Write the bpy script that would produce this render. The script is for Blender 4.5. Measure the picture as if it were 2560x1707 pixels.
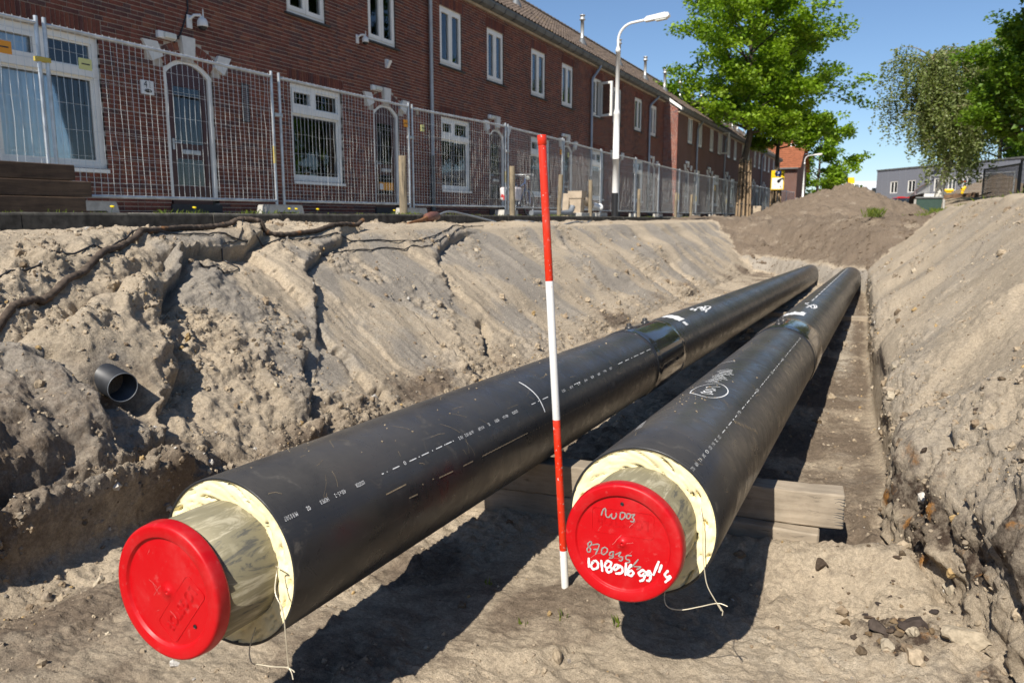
import bpy, bmesh, math, random
import numpy as np
from mathutils import Vector, Matrix
from mathutils.bvhtree import BVHTree

for _o in list(bpy.data.objects):
    bpy.data.objects.remove(_o)
SC = bpy.context.scene
COL = SC.collection
rad = math.radians

# ------------------------------------------------------------------ camera, sky, sun, exposure
cam_d = bpy.data.cameras.new('camera')
cam = bpy.data.objects.new('camera', cam_d)
COL.objects.link(cam)
SC.camera = cam
PITCH, YAW = 0.1598, 0.4464
fw = Vector((-math.sin(YAW)*math.cos(PITCH), math.cos(YAW)*math.cos(PITCH), -math.sin(PITCH)))
rt = Vector((math.cos(YAW), math.sin(YAW), 0))
up = rt.cross(fw)
cam.matrix_world = Matrix(((rt.x, up.x, -fw.x, 0), (rt.y, up.y, -fw.y, 0), (rt.z, up.z, -fw.z, 0), (0, 0, 0, 1)))
cam_d.sensor_width = 36
cam_d.lens = 36*1938.8/2560
cam_d.clip_start, cam_d.clip_end = 0.05, 4000
cam_d.dof.use_dof = True
cam_d.dof.focus_distance = 2.8
cam_d.dof.aperture_fstop = 5.6

SUN_TO = Vector((-0.06, -1.0, 1.02)).normalized()
world = bpy.data.worlds.new('World')
SC.world = world
world.use_nodes = True
wn = world.node_tree
wn.nodes.clear()
sky = wn.nodes.new('ShaderNodeTexSky')
sky.sky_type = 'NISHITA'
sky.sun_disc = False
sky.sun_elevation = math.asin(SUN_TO.z)
sky.sun_rotation = math.atan2(SUN_TO.x, SUN_TO.y)
sky.air_density = 1.0
sky.dust_density = 0.35
sky.ozone_density = 5.0
sky.altitude = 900
bg = wn.nodes.new('ShaderNodeBackground')
bg.inputs['Strength'].default_value = 0.088
wo = wn.nodes.new('ShaderNodeOutputWorld')
wn.links.new(sky.outputs[0], bg.inputs[0])
wn.links.new(bg.outputs[0], wo.inputs[0])

sun_d = bpy.data.lights.new('sun', 'SUN')
sun_d.energy = 5.0
sun_d.angle = rad(0.55)
sun_d.color = (1.0, 0.94, 0.85)
sun = bpy.data.objects.new('sun', sun_d)
COL.objects.link(sun)
sun.rotation_euler = SUN_TO.to_track_quat('Z', 'Y').to_euler()
sun.location = (0, -20, 20)

SC.view_settings.view_transform = 'Standard'
SC.view_settings.look = 'None'
SC.view_settings.exposure = 0.46
SC.view_settings.gamma = 1.0
SC.view_settings.use_curve_mapping = False
SC.render.engine = 'CYCLES'
SC.cycles.max_bounces = 6
SC.cycles.diffuse_bounces = 3
SC.cycles.glossy_bounces = 3
SC.cycles.transmission_bounces = 4
SC.cycles.transparent_max_bounces = 12
SC.cycles.caustics_reflective = False
SC.cycles.caustics_refractive = False
SC.cycles.use_denoising = True

# ------------------------------------------------------------------ helpers: materials
def nd(nt, kind, **kw):
    n = nt.nodes.new(kind)
    for k, v in kw.items():
        if k == 'op': n.operation = v
        elif k == 'blend': n.data_type = 'RGBA'; n.blend_type = v
        else: n.inputs[k.replace('_', ' ')].default_value = v
    return n

def c4(c):
    return (c[0], c[1], c[2], c[3] if len(c) > 3 else 1.0)

class Mat:
    """a principled material with small procedural additions"""
    def __init__(s, name, base=(.5, .5, .5), rough=.6, spec=.5, metal=0.0):
        s.m = bpy.data.materials.new(name)
        s.m.use_nodes = True
        s.nt = s.m.node_tree
        s.b = s.nt.nodes['Principled BSDF']
        s.out = s.nt.nodes['Material Output']
        s.b.inputs['Base Color'].default_value = c4(base)
        s.b.inputs['Roughness'].default_value = rough
        s.b.inputs['Specular IOR Level'].default_value = spec
        s.b.inputs['Metallic'].default_value = metal
        s.base = base
        s.col = None
        s.coord = s.nt.nodes.new('ShaderNodeTexCoord').outputs['Object']
        s.hgt = None
    def L(s, a, b):
        s.nt.links.new(a, b)
    def mapping(s, scale):
        n = s.nt.nodes.new('ShaderNodeMapping')
        n.inputs['Scale'].default_value = scale
        s.L(s.coord, n.inputs['Vector'])
        return n.outputs[0]
    def noise(s, scale, detail=4, rough=.6, vec=None, dist=0.0):
        n = s.nt.nodes.new('ShaderNodeTexNoise')
        n.inputs['Scale'].default_value = scale
        n.inputs['Detail'].default_value = detail
        n.inputs['Roughness'].default_value = rough
        n.inputs['Distortion'].default_value = dist
        s.L(vec if vec is not None else s.coord, n.inputs['Vector'])
        return n.outputs['Fac']
    def ramp(s, fac, lo, hi, a=0.0, b=1.0):
        n = s.nt.nodes.new('ShaderNodeMapRange')
        n.interpolation_type = 'SMOOTHSTEP'
        n.inputs['From Min'].default_value = lo
        n.inputs['From Max'].default_value = hi
        n.inputs['To Min'].default_value = a
        n.inputs['To Max'].default_value = b
        s.L(fac, n.inputs['Value'])
        return n.outputs[0]
    def math(s, op, a, b):
        n = s.nt.nodes.new('ShaderNodeMath')
        n.operation = op
        for i, v in enumerate((a, b)):
            if isinstance(v, (int, float)): n.inputs[i].default_value = v
            else: s.L(v, n.inputs[i])
        return n.outputs[0]
    def color(s):
        if s.col is None:
            n = s.nt.nodes.new('ShaderNodeRGB')
            n.outputs[0].default_value = c4(s.base)
            s.col = n.outputs[0]
        return s.col
    def setcol(s, c):
        s.col = c
        s.L(c, s.b.inputs['Base Color'])
        return s
    def attr(s, name):
        n = s.nt.nodes.new('ShaderNodeAttribute')
        n.attribute_name = name
        return n
    def mix(s, fac, c, blend='MIX'):
        """mix a colour (or socket) over the present one"""
        n = s.nt.nodes.new('ShaderNodeMix')
        n.data_type = 'RGBA'
        n.blend_type = blend
        if isinstance(fac, (int, float)): n.inputs[0].default_value = fac
        else: s.L(fac, n.inputs[0])
        s.L(s.color(), n.inputs[6])
        if isinstance(c, (tuple, list)): n.inputs[7].default_value = c4(c)
        else: s.L(c, n.inputs[7])
        return s.setcol(n.outputs[2])
    def vary(s, scale, amount, detail=4, vec=None, lo=.3, hi=.7):
        """multiply the colour by 1 -/+ amount following a noise"""
        f = s.ramp(s.noise(scale, detail, vec=vec), lo, hi, 1-amount, 1+amount)
        n = s.nt.nodes.new('ShaderNodeVectorMath')
        n.operation = 'SCALE'
        s.L(s.color(), n.inputs[0])
        s.L(f, n.inputs['Scale'])
        return s.setcol(n.outputs[0])
    def bump(s, h, strength=.3, dist=.01):
        n = s.nt.nodes.new('ShaderNodeBump')
        n.inputs['Strength'].default_value = strength
        n.inputs['Distance'].default_value = dist
        s.L(h, n.inputs['Height'])
        if s.hgt is not None: s.L(s.hgt, n.inputs['Normal'])
        s.hgt = n.outputs[0]
        s.L(s.hgt, s.b.inputs['Normal'])
        return s
    def roughvar(s, scale, lo, hi):
        s.L(s.ramp(s.noise(scale, 4), .3, .7, lo, hi), s.b.inputs['Roughness'])
        return s

M = {}
def simple(name, base, rough=.6, spec=.5, metal=0.0, var=0.12, scale=8, bump=0.0, bscale=60):
    m = Mat(name, base, rough, spec, metal)
    if var: m.vary(scale, var)
    if bump: m.bump(m.noise(bscale, 4), bump, .004)
    M[name] = m.m
    return m

# ------------------------------------------------------------------ helpers: meshes and objects
ORG = {}
def org(o):
    return ORG.get(o.name, Vector((0, 0, 0))) if o else Vector((0, 0, 0))

def tag(o, label=None, cat=None, group=None, kind=None):
    if label: o['label'] = label
    if cat: o['category'] = cat
    if group: o['group'] = group
    if kind: o['kind'] = kind
    return o

def thing(name, label, cat, loc=(0, 0, 0), group=None, rz=0.0):
    o = bpy.data.objects.new(name, None)
    COL.objects.link(o)
    o.empty_display_size = .2
    o.location = loc
    o.rotation_euler = (0, 0, rz)
    ORG[o.name] = Vector(loc)
    return tag(o, label, cat, group)

def rot_to(d):
    d = Vector(d).normalized()
    a = Vector((0, 0, 1)) if abs(d.z) < .95 else Vector((1, 0, 0))
    u = d.cross(a).normalized()
    return u, d.cross(u).normalized() * -1, d

class MB:
    def __init__(s):
        s.v, s.f, s.mi, s.c, s.sm = [], [], [], [], []
    def add(s, vs, fs, mi=0, col=None, smooth=False):
        n = len(s.v)
        s.v.extend([tuple(p) for p in vs])
        for f in fs:
            s.f.append(tuple(i+n for i in f))
            s.mi.append(mi)
            s.c.append(col)
            s.sm.append(smooth)
    def box(s, lo, hi, mi=0, col=None, skip=()):
        x0, y0, z0 = lo
        x1, y1, z1 = hi
        vs = [(x0, y0, z0), (x1, y0, z0), (x1, y1, z0), (x0, y1, z0), (x0, y0, z1), (x1, y0, z1), (x1, y1, z1), (x0, y1, z1)]
        fs = {'b': (0, 3, 2, 1), 't': (4, 5, 6, 7), 'f': (0, 1, 5, 4), 'k': (2, 3, 7, 6), 'l': (0, 4, 7, 3), 'r': (1, 2, 6, 5)}
        s.add(vs, [fs[k] for k in fs if k not in skip], mi, col)
    def obox(s, c, size, rz=0, ry=0, rx=0, mi=0, ch=0.0, col=None):
        """oriented, optionally chamfered box"""
        R = Matrix.Rotation(rz, 3, 'Z') @ Matrix.Rotation(ry, 3, 'Y') @ Matrix.Rotation(rx, 3, 'X')
        hx, hy, hz = size[0]/2, size[1]/2, size[2]/2
        c = Vector(c)
        if ch <= 0:
            vs = [c + R @ Vector((a*hx, b*hy, d*hz)) for d in (-1, 1) for a, b in ((-1, -1), (1, -1), (1, 1), (-1, 1))]
            s.add(vs, [(0, 3, 2, 1), (4, 5, 6, 7), (0, 1, 5, 4), (1, 2, 6, 5), (2, 3, 7, 6), (3, 0, 4, 7)], mi, col)
            return
        bm = bmesh.new()
        bmesh.ops.create_cube(bm, size=1)
        for v in bm.verts: v.co = Vector((v.co.x*2*hx, v.co.y*2*hy, v.co.z*2*hz))
        bmesh.ops.bevel(bm, geom=bm.edges[:], offset=ch, segments=2, affect='EDGES', profile=.5)
        bm.verts.index_update()
        s.add([c + R @ v.co for v in bm.verts], [[v.index for v in f.verts] for f in bm.faces], mi, col)
        bm.free()
    def tube(s, pts, r, n=8, mi=0, cap=True, smooth=True, col=None, closed=False):
        pts = [Vector(p) for p in pts]
        k = len(pts)
        rs = r if isinstance(r, (list, tuple)) else [r]*k
        rings, pu = [], None
        for i, p in enumerate(pts):
            if closed: d = pts[(i+1) % k]-pts[i-1]
            else: d = pts[min(i+1, k-1)]-pts[max(i-1, 0)]
            if d.length < 1e-9: d = Vector((0, 0, 1))
            d.normalize()
            if pu is None: u = rot_to(d)[0]
            else:
                u = pu-d*pu.dot(d)
                u = u.normalized() if u.length > 1e-6 else rot_to(d)[0]
            pu = u
            w = d.cross(u)
            rings.append([p+(u*math.cos(2*math.pi*j/n)+w*math.sin(2*math.pi*j/n))*rs[i] for j in range(n)])
        vs = [q for rg in rings for q in rg]
        fs = []
        for i in range(k if closed else k-1):
            a, b = i*n, ((i+1) % k)*n
            for j in range(n):
                fs.append((a+j, a+(j+1) % n, b+(j+1) % n, b+j))
        s.add(vs, fs, mi, col, smooth)
        if cap and not closed:
            s.add(rings[0], [tuple(range(n))[::-1]], mi, col)
            s.add(rings[-1], [tuple(range(n))], mi, col)
    def lathe(s, prof, o, d, n=32, mi=0, smooth=True, col=None, a0=0.0):
        """prof: list of (radius, distance along d)"""
        u, w, d = rot_to(d)
        o = Vector(o)
        vs, fs = [], []
        for r, h in prof:
            for j in range(n):
                t = 2*math.pi*j/n+a0
                vs.append(o+d*h+(u*math.cos(t)+w*math.sin(t))*r)
        for i in range(len(prof)-1):
            for j in range(n):
                fs.append((i*n+j, i*n+(j+1) % n, (i+1)*n+(j+1) % n, (i+1)*n+j))
        s.add(vs, fs, mi, col, smooth)
    def prism(s, poly, f, h0, h1, mi=0, col=None, ends=True):
        """poly: 2-D outline, f(a, b, h) -> point"""
        n = len(poly)
        vs = [f(a, b, h0) for a, b in poly]+[f(a, b, h1) for a, b in poly]
        fs = [(i, (i+1) % n, n+(i+1) % n, n+i) for i in range(n)]
        if ends: fs += [tuple(range(n))[::-1], tuple(range(n, 2*n))]
        s.add(vs, fs, mi, col)
    def build(s, name, mats, parent=None, local=False, kind=None, fixn=True):
        me = bpy.data.meshes.new(name)
        o0 = Vector((0, 0, 0)) if local else org(parent)
        me.from_pydata([(p[0]-o0.x, p[1]-o0.y, p[2]-o0.z) for p in s.v], [], s.f)
        if not isinstance(mats, (list, tuple)): mats = [mats]
        for m in mats: me.materials.append(M[m] if isinstance(m, str) else m)
        me.polygons.foreach_set('material_index', s.mi)
        me.polygons.foreach_set('use_smooth', s.sm)
        if any(c is not None for c in s.c):
            at = me.color_attributes.new('Col', 'FLOAT_COLOR', 'CORNER')
            a = np.empty((len(me.loops), 4), np.float32)
            k = 0
            for f, c in zip(s.f, s.c):
                a[k:k+len(f)] = c4(c if c is not None else (.5, .5, .5))
                k += len(f)
            at.data.foreach_set('color', a.ravel())
        if fixn and len(s.f) < 60000:
            bm = bmesh.new()
            bm.from_mesh(me)
            bmesh.ops.recalc_face_normals(bm, faces=bm.faces[:])
            bm.to_mesh(me)
            bm.free()
        me.update()
        return link(name, me, parent, None if local else o0, kind)

def link(name, me, parent=None, o0=None, kind=None):
    o = bpy.data.objects.new(name, me)
    COL.objects.link(o)
    if parent: o.parent = parent
    if kind: o['kind'] = kind
    if parent is not None: ORG[o.name] = org(parent) if o0 is not None else Vector((0, 0, 0))
    return o

def kids(o):
    return [c for c in COL.objects if c.parent == o]

def copy_tree(o, loc, rz=0.0, label=None, group=None):
    def rec(a, par):
        b = a.copy()
        COL.objects.link(b)
        b.parent = par
        for ch in CH.get(a.name, ()): rec(ch, b)
        return b
    CH = {}
    for a in COL.objects:
        if a.parent: CH.setdefault(a.parent.name, []).append(a)
    r = rec(o, None)
    r.location = loc
    r.rotation_euler = (0, 0, rz)
    if label: r['label'] = label
    if group: r['group'] = group
    ORG[r.name] = Vector(loc)
    return r

def np_mesh(name, v, f, mats, cols=None, smooth=False, mi=None):
    """fast mesh from numpy arrays: v (n,3), f (m,3|4), cols (n,4) point colours"""
    me = bpy.data.meshes.new(name)
    v = np.ascontiguousarray(v, np.float32)
    f = np.ascontiguousarray(f, np.int32)
    k = f.shape[1]
    me.vertices.add(len(v))
    me.vertices.foreach_set('co', v.ravel())
    me.loops.add(f.size)
    me.loops.foreach_set('vertex_index', f.ravel())
    me.polygons.add(len(f))
    me.polygons.foreach_set('loop_start', np.arange(0, f.size, k, dtype=np.int32))
    me.polygons.foreach_set('loop_total', np.full(len(f), k, np.int32))
    if mi is not None: me.polygons.foreach_set('material_index', np.ascontiguousarray(mi, np.int32))
    me.polygons.foreach_set('use_smooth', np.full(len(f), smooth, bool))
    for m in (mats if isinstance(mats, (list, tuple)) else [mats]): me.materials.append(M[m])
    if cols is not None:
        at = me.color_attributes.new('Col', 'FLOAT_COLOR', 'POINT')
        at.data.foreach_set('color', np.ascontiguousarray(cols, np.float32).ravel())
    me.update(calc_edges=True)
    return me

# ------------------------------------------------------------------ helpers: noise
_G = np.array([(math.cos(a), math.sin(a)) for a in np.linspace(0, 2*math.pi, 16, endpoint=False)])
def _hash(i, j, seed):
    n = (i*374761393 + j*668265263 + seed*974711) & 0x7fffffff
    n = ((n ^ (n >> 13))*1274126177) & 0x7fffffff
    return n ^ (n >> 16)
def pn(x, y, seed=0):
    xi = np.floor(x).astype(np.int64)
    yi = np.floor(y).astype(np.int64)
    fx, fy = x-xi, y-yi
    u = fx*fx*fx*(fx*(fx*6-15)+10)
    w = fy*fy*fy*(fy*(fy*6-15)+10)
    def g(a, b):
        q = _G[_hash(xi+a, yi+b, seed) & 15]
        return q[..., 0]*(fx-a)+q[..., 1]*(fy-b)
    a = g(0, 0)*(1-u)+g(1, 0)*u
    b = g(0, 1)*(1-u)+g(1, 1)*u
    return (a*(1-w)+b*w)*1.5
def fbm(x, y, sc, octv=4, seed=0, gain=.5):
    r, a, k = 0, 1.0, 1.0/sc
    for i in range(octv):
        r = r+a*pn(x*k+17.3*i, y*k-9.1*i, seed+i)
        a *= gain
        k *= 2.03
    return r
def ridg(x, y, sc, octv=3, seed=0):
    r, a, k = 0, 1.0, 1.0/sc
    for i in range(octv):
        r = r+a*(1-2*np.abs(pn(x*k+3.7*i, y*k+5.1*i, seed+i)))
        a *= .5
        k *= 2.1
    return r
def lumps(x, y, sc, seed=0, dens=.6):
    """separate rounded lumps, heights about sc*0.4"""
    x, y = x/sc, y/sc
    xi = np.floor(x).astype(np.int64)
    yi = np.floor(y).astype(np.int64)
    h = np.zeros_like(x)
    for a in (-1, 0, 1):
        for b in (-1, 0, 1):
            q = _hash(xi+a, yi+b, seed)
            px = xi+a+((q & 255)/255.0)
            py = yi+b+(((q >> 8) & 255)/255.0)
            on = ((q >> 16) & 255)/255.0
            r = .22+.42*(((q >> 20) & 63)/63.0)
            an = ((q >> 4) & 255)*.0123
            dx, dy = x-px, y-py
            ca, sa = np.cos(an), np.sin(an)
            ex, ey = np.abs(dx*ca+dy*sa), np.abs(dy*ca-dx*sa)*(.8+.5*on)
            d = (np.maximum(ex, ey)*.7+(ex+ey)*.32)/r
            tilt = 1+.5*(dx*sa-dy*ca)/r
            h = np.maximum(h, np.where(on < dens, np.clip((1-d)*2.2, 0, .85)*r*tilt, 0))
    return h*sc*.8
def sst(x, a, b):
    t = np.clip((x-a)/(b-a), 0, 1)
    return t*t*(3-2*t)

# ------------------------------------------------------------------ materials
def soil_material():
    m = Mat('soil', (.42, .345, .25), .95, .10)
    a = m.attr('Col')
    sep = m.nt.nodes.new('ShaderNodeSeparateColor')
    m.L(a.outputs['Color'], sep.inputs[0])
    n1 = m.noise(3.1, 6, .65)
    n2 = m.noise(14, 5, .7)
    n3 = m.noise(70, 3, .6)
    def mask(ch, k=.55):
        f = m.math('ADD', ch, m.math('MULTIPLY', m.math('SUBTRACT', n2, .5), k))
        return m.ramp(f, .25, .75)
    m.vary(1.1, .10)
    m.mix(mask(sep.outputs[1]), (.31, .272, .222))           # grey clay
    m.mix(mask(sep.outputs[0], .8), (.178, .137, .099))        # moist brown
    m.mix(m.math('MULTIPLY', m.ramp(n1, .56, .74), .35), (.44, .38, .295))    # dry pale patches
    m.mix(mask(a.outputs['Alpha'], .9), (.49, .43, .34))        # dry white sand
    st = m.ramp(n2, .44, .6)
    m.mix(m.math('MULTIPLY', mask(sep.outputs[2], .9), m.math('ADD', m.math('MULTIPLY', st, .45), .55)), (.07, .05, .037))   # humus
    m.mix(m.math('MULTIPLY', mask(sep.outputs[2], .6), m.ramp(m.noise(9, 4), .58, .68)), (.33, .16, .05))  # rust ochre
    m.vary(70, .16, 3)
    m.vary(330, .2, 2)
    m.bump(m.noise(38, 6, .75), .8, .02)
    m.bump(m.noise(95, 5, .75), .7, .009)
    m.bump(m.noise(420, 2, .7), .45, .002)
    M['soil'] = m.m
soil_material()

def clod_material():
    m = Mat('clod_soil', (.33, .265, .185), .95, .1)
    m.setcol(m.attr('Col').outputs['Color'])
    m.vary(60, .2)
    m.bump(m.noise(120, 4, .7), .6, .004)
    M['clod_soil'] = m.m
clod_material()

def brick_material():
    m = Mat('brick', (.13, .05, .035), .85, .25)
    m.setcol(m.attr('Col').outputs['Color'])
    m.vary(30, .22)
    m.vary(140, .12)
    m.vary(.7, .17)
    m.vary(3.2, .10)
    m.mix(m.math('MULTIPLY', m.ramp(m.noise(1.6, 6, .75, m.mapping((1, 1, .25))), .60, .78), .22), (.30, .26, .22))
    m.bump(m.noise(90, 4), .35, .003)
    M['brick'] = m.m
    simple('mortar', (.46, .41, .35), .95, .1, var=.15, scale=14, bump=.3, bscale=120)
brick_material()

def far_brick_material():
    m = Mat('far_brick', (.16, .07, .05), .9, .2)
    g = m.nt.nodes.new('ShaderNodeTexBrick')
    mp = m.nt.nodes.new('ShaderNodeMapping')
    mp.inputs['Rotation'].default_value = (rad(90), 0, rad(90))
    m.L(m.coord, mp.inputs['Vector'])
    sx = m.nt.nodes.new('ShaderNodeSeparateXYZ')
    m.L(m.coord, sx.inputs[0])
    cx = m.nt.nodes.new('ShaderNodeCombineXYZ')
    m.L(m.math('ADD', sx.outputs[1], sx.outputs[0]), cx.inputs[0])
    m.L(sx.outputs[2], cx.inputs[1])
    m.L(cx.outputs[0], g.inputs['Vector'])
    g.inputs['Color1'].default_value = (.15, .06, .042, 1)
    g.inputs['Color2'].default_value = (.115, .055, .045, 1)
    g.inputs['Mortar'].default_value = (.235, .205, .175, 1)
    g.inputs['Scale'].default_value = 1
    g.inputs['Mortar Size'].default_value = .006
    g.inputs['Brick Width'].default_value = .22
    g.inputs['Row Height'].default_value = .062
    m.setcol(g.outputs['Color'])
    m.vary(1.0, .12)
    M['far_brick'] = m.m
far_brick_material()

simple('white_paint', (.80, .785, .73), .45, .4, var=.05, scale=3)
simple('cream_stone', (.66, .65, .61), .8, .3, var=.07, scale=10, bump=.2)
simple('dark_sill', (.035, .037, .04), .6, .4, var=.1)
simple('door_red', (.055, .012, .012), .35, .5, var=.1)
simple('interior', (.22, .2, .18), .9, .2, var=.05)
simple('curtain', (.80, .82, .85), .9, .1, var=.06, scale=2)
simple('curtain_yellow', (.62, .56, .28), .9, .1, var=.2, scale=7)
simple('zinc', (.34, .36, .38), .45, .5, .35, var=.12, scale=4)
simple('gutter_grey', (.13, .135, .13), .6, .4, .1, var=.2, scale=3)
simple('gutter_dark', (.05, .055, .06), .5, .4, .1, var=.15)
simple('soffit', (.42, .34, .24), .75, .3, var=.15, scale=4)
simple('galvanised', (.50, .52, .53), .38, .5, .55, var=.22, scale=6)
simple('wire_steel', (.58, .59, .57), .42, .5, .35, var=.12, scale=3)
simple('steel_flue', (.55, .55, .53), .4, .5, .5, var=.1)
simple('lead', (.14, .15, .16), .6, .4, .3)
simple('concrete', (.40, .38, .34), .92, .2, var=.18, scale=9, bump=.35, bscale=50)
simple('white_plastic', (.74, .74, .72), .4, .5, var=.04)
simple('black_plastic', (.018, .018, .019), .4, .5, var=.1)
simple('grey_pvc', (.17, .185, .20), .45, .5, var=.12)
simple('orange', (.75, .30, .015), .5, .5, var=.05)
simple('yellow', (.50, .38, .06), .5, .5, var=.08)
simple('pale_yellow', (.62, .62, .25), .5, .5, var=.05)
simple('blue_sign', (.02, .09, .42), .4, .5, var=.04)
simple('red_gloss', (.50, .012, .012), .3, .5, var=.05)
simple('lens_white', (.62, .62, .55), .2, .5, var=.06)
simple('rusty', (.23, .11, .05), .9, .2, var=.35, scale=30, bump=.5)
simple('tape_brown', (.16, .07, .05), .5, .4, var=.2, scale=20)
simple('bag_pink', (.66, .60, .60), .6, .3, var=.15, scale=9)
simple('clay_beige', (.42, .34, .25), .85, .3, var=.15, scale=6)
simple('rubber', (.02, .02, .02), .8, .3, var=.1)
simple('grey_cladding', (.20, .21, .24), .6, .4, var=.05)
simple('pale_wall', (.55, .58, .62), .7, .3, var=.04)
simple('glass_dark', (.02, .025, .03), .08, .6, var=0)
simple('green_plastic', (.03, .06, .045), .5, .4, var=.1)
simple('brown_board', (.16, .10, .062), .85, .2, var=.25, scale=6)
simple('leaf_yellow', (.75, .55, .02), .7, .2, var=.1)
simple('asphalt', (.055, .055, .055), .95, .2, var=.2, scale=8)
simple('pavement', (.28, .265, .235), .95, .2, var=.2, scale=6, bump=.3, bscale=40)
simple('ridge_tile', (.16, .12, .085), .85, .2, var=.3, scale=5)

m = simple('kerb', (.075, .07, .06), .95, .15, var=.35, scale=11, bump=.6, bscale=70)
m.mix(m.math('MULTIPLY', m.ramp(m.noise(5, 5), .5, .72), .45), (.20, .185, .155))
m = simple('roof_tile', (.115, .088, .07), .85, .25, var=.3, scale=3.3)
m.mix(m.ramp(m.noise(1.7, 5), .62, .75), (.20, .14, .06))
m = simple('roof_red', (.30, .105, .05), .85, .25, var=.25, scale=4)

def glass_material():
    m = bpy.data.materials.new('window_glass')
    m.use_nodes = True
    nt = m.node_tree
    nt.nodes.clear()
    out = nt.nodes.new('ShaderNodeOutputMaterial')
    tr = nd(nt, 'ShaderNodeBsdfTransparent', Color=(.90, .94, .95, 1))
    gl = nd(nt, 'ShaderNodeBsdfGlossy', Color=(.95, .97, 1, 1), Roughness=.015)
    fr = nd(nt, 'ShaderNodeFresnel', IOR=1.72)
    mx = nt.nodes.new('ShaderNodeMixShader')
    ns = nd(nt, 'ShaderNodeTexNoise', Scale=1.3)
    bp = nd(nt, 'ShaderNodeBump', Strength=.05, Distance=.02)
    nt.links.new(ns.outputs['Fac'], bp.inputs['Height'])
    nt.links.new(bp.outputs[0], gl.inputs['Normal'])
    nt.links.new(fr.outputs[0], mx.inputs[0])
    nt.links.new(tr.outputs[0], mx.inputs[1])
    nt.links.new(gl.outputs[0], mx.inputs[2])
    nt.links.new(mx.outputs[0], out.inputs[0])
    M['window_glass'] = m
glass_material()

def wood_material(name, a, b, scale, rough=.85, axis='X', dark=(.03, .024, .02)):
    m = Mat(name, a, rough, .25)
    sc = {'X': (1.2, 18, 18), 'Y': (18, 1.2, 18), 'Z': (18, 18, 1.2)}[axis]
    v = m.mapping(tuple(k*scale for k in sc))
    g = m.noise(2.0, 6, .7, v, .6)
    m.mix(m.ramp(g, .35, .65), b)
    m.mix(m.math('MULTIPLY', m.ramp(m.noise(3.5, 5, .7, v), .60, .70), .7), dark)
    m.vary(5, .18)
    m.bump(g, .45, .004)
    M[name] = m.m
wood_material('timber', (.36, .30, .225), (.28, .23, .17), 1.0)
wood_material('dark_timber', (.12, .078, .05), (.07, .046, .032), .7, axis='Y')
wood_material('post_wood', (.30, .235, .15), (.20, .165, .115), 1.2, axis='Z')
wood_material('bark', (.10, .08, .06), (.05, .04, .032), .5, axis='Z')
wood_material('stake_wood', (.33, .23, .14), (.22, .16, .10), .8, axis='Z')

def birch_material():
    m = Mat('birch_bark', (.62, .60, .55), .8, .3)
    v = m.mapping((3, 3, 14))
    m.mix(m.ramp(m.noise(1.3, 5, .7, v), .56, .64), (.06, .05, .045))
    M['birch_bark'] = m.m
birch_material()

def leaf_material(name):
    m = Mat(name, (.08, .16, .02), .5, .35)
    m.setcol(m.attr('Col').outputs['Color'])
    nt = m.nt
    tl = nt.nodes.new('ShaderNodeBsdfTranslucent')
    g = nt.nodes.new('ShaderNodeVectorMath')
    g.operation = 'MULTIPLY'
    m.L(m.col, g.inputs[0])
    g.inputs[1].default_value = (1.5, 1.6, .7)
    m.L(g.outputs[0], tl.inputs[0])
    mx = nt.nodes.new('ShaderNodeMixShader')
    mx.inputs[0].default_value = .38
    m.L(m.b.outputs[0], mx.inputs[1])
    m.L(tl.outputs[0], mx.inputs[2])
    m.L(mx.outputs[0], m.out.inputs[0])
    M[name] = m.m
leaf_material('leaf')

def pipe_material(name, rough, gloss):
    """black polyethylene, dusty on what faces up, with scuffs"""
    m = Mat(name, (.0175, .0185, .0205), rough, gloss)
    v = m.mapping((26, 2.2, 26))
    n1 = m.noise(1.0, 6, .7, v, .8)
    v2 = m.mapping((7, 9, 7))
    n2 = m.noise(1.2, 6, .75, v2, 1.2)
    m.mix(m.math('MULTIPLY', m.ramp(m.noise(1.3, 5), .4, .8), .17), (.17, .148, .118))
    m.mix(m.math('MULTIPLY', m.ramp(n2, .58, .74), .20), (.24, .21, .17))
    m.mix(m.math('MULTIPLY', m.ramp(n1, .62, .70), .10), (.25, .22, .18))
    m.L(m.ramp(n2, .3, .75, rough-.09, rough+.16), m.b.inputs['Roughness'])
    g = m.nt.nodes.new('ShaderNodeNewGeometry')
    sx = m.nt.nodes.new('ShaderNodeSeparateXYZ')
    m.L(g.outputs['True Normal'], sx.inputs[0])
    m.mix(m.math('MULTIPLY', m.math('MULTIPLY', m.ramp(sx.outputs[2], .25, 1.0), m.ramp(m.noise(2.1, 6, .7), .3, .7, .35, 1.0)), .17 if gloss < .55 else .05), (.30, .265, .215))   # dust that settled on top
    m.bump(n1, .05, .002)
    M[name] = m.m
pipe_material('hdpe', .33, .5)
pipe_material('sleeve_gloss', .09, .6)

def foam_material():
    m = Mat('foam', (.86, .76, .46), .9, .15)
    m.vary(9, .10)
    m.mix(m.math('MULTIPLY', m.ramp(m.noise(26, 5, .7), .62, .72), .5), (.48, .35, .14))
    m.bump(m.noise(30, 5, .65), .3, .005)
    m.bump(m.noise(160, 3), .25, .002)
    M['foam'] = m.m
foam_material()

def steel_material():
    m = Mat('dusty_steel', (.22, .195, .12), .55, .4, .2)
    v = m.mapping((11, 2.0, 11))
    n = m.noise(1.5, 5, .7, v, 1.6)
    m.mix(m.ramp(n, .5, .62), (.40, .36, .25))
    m.mix(m.math('MULTIPLY', m.ramp(n, .36, .45, 1, 0), .8), (.075, .075, .07))
    m.mix(m.math('MULTIPLY', m.ramp(m.noise(14, 4), .58, .75), .5), (.40, .36, .24))
    m.bump(n, .1, .003)
    M['dusty_steel'] = m.m
steel_material()

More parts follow.
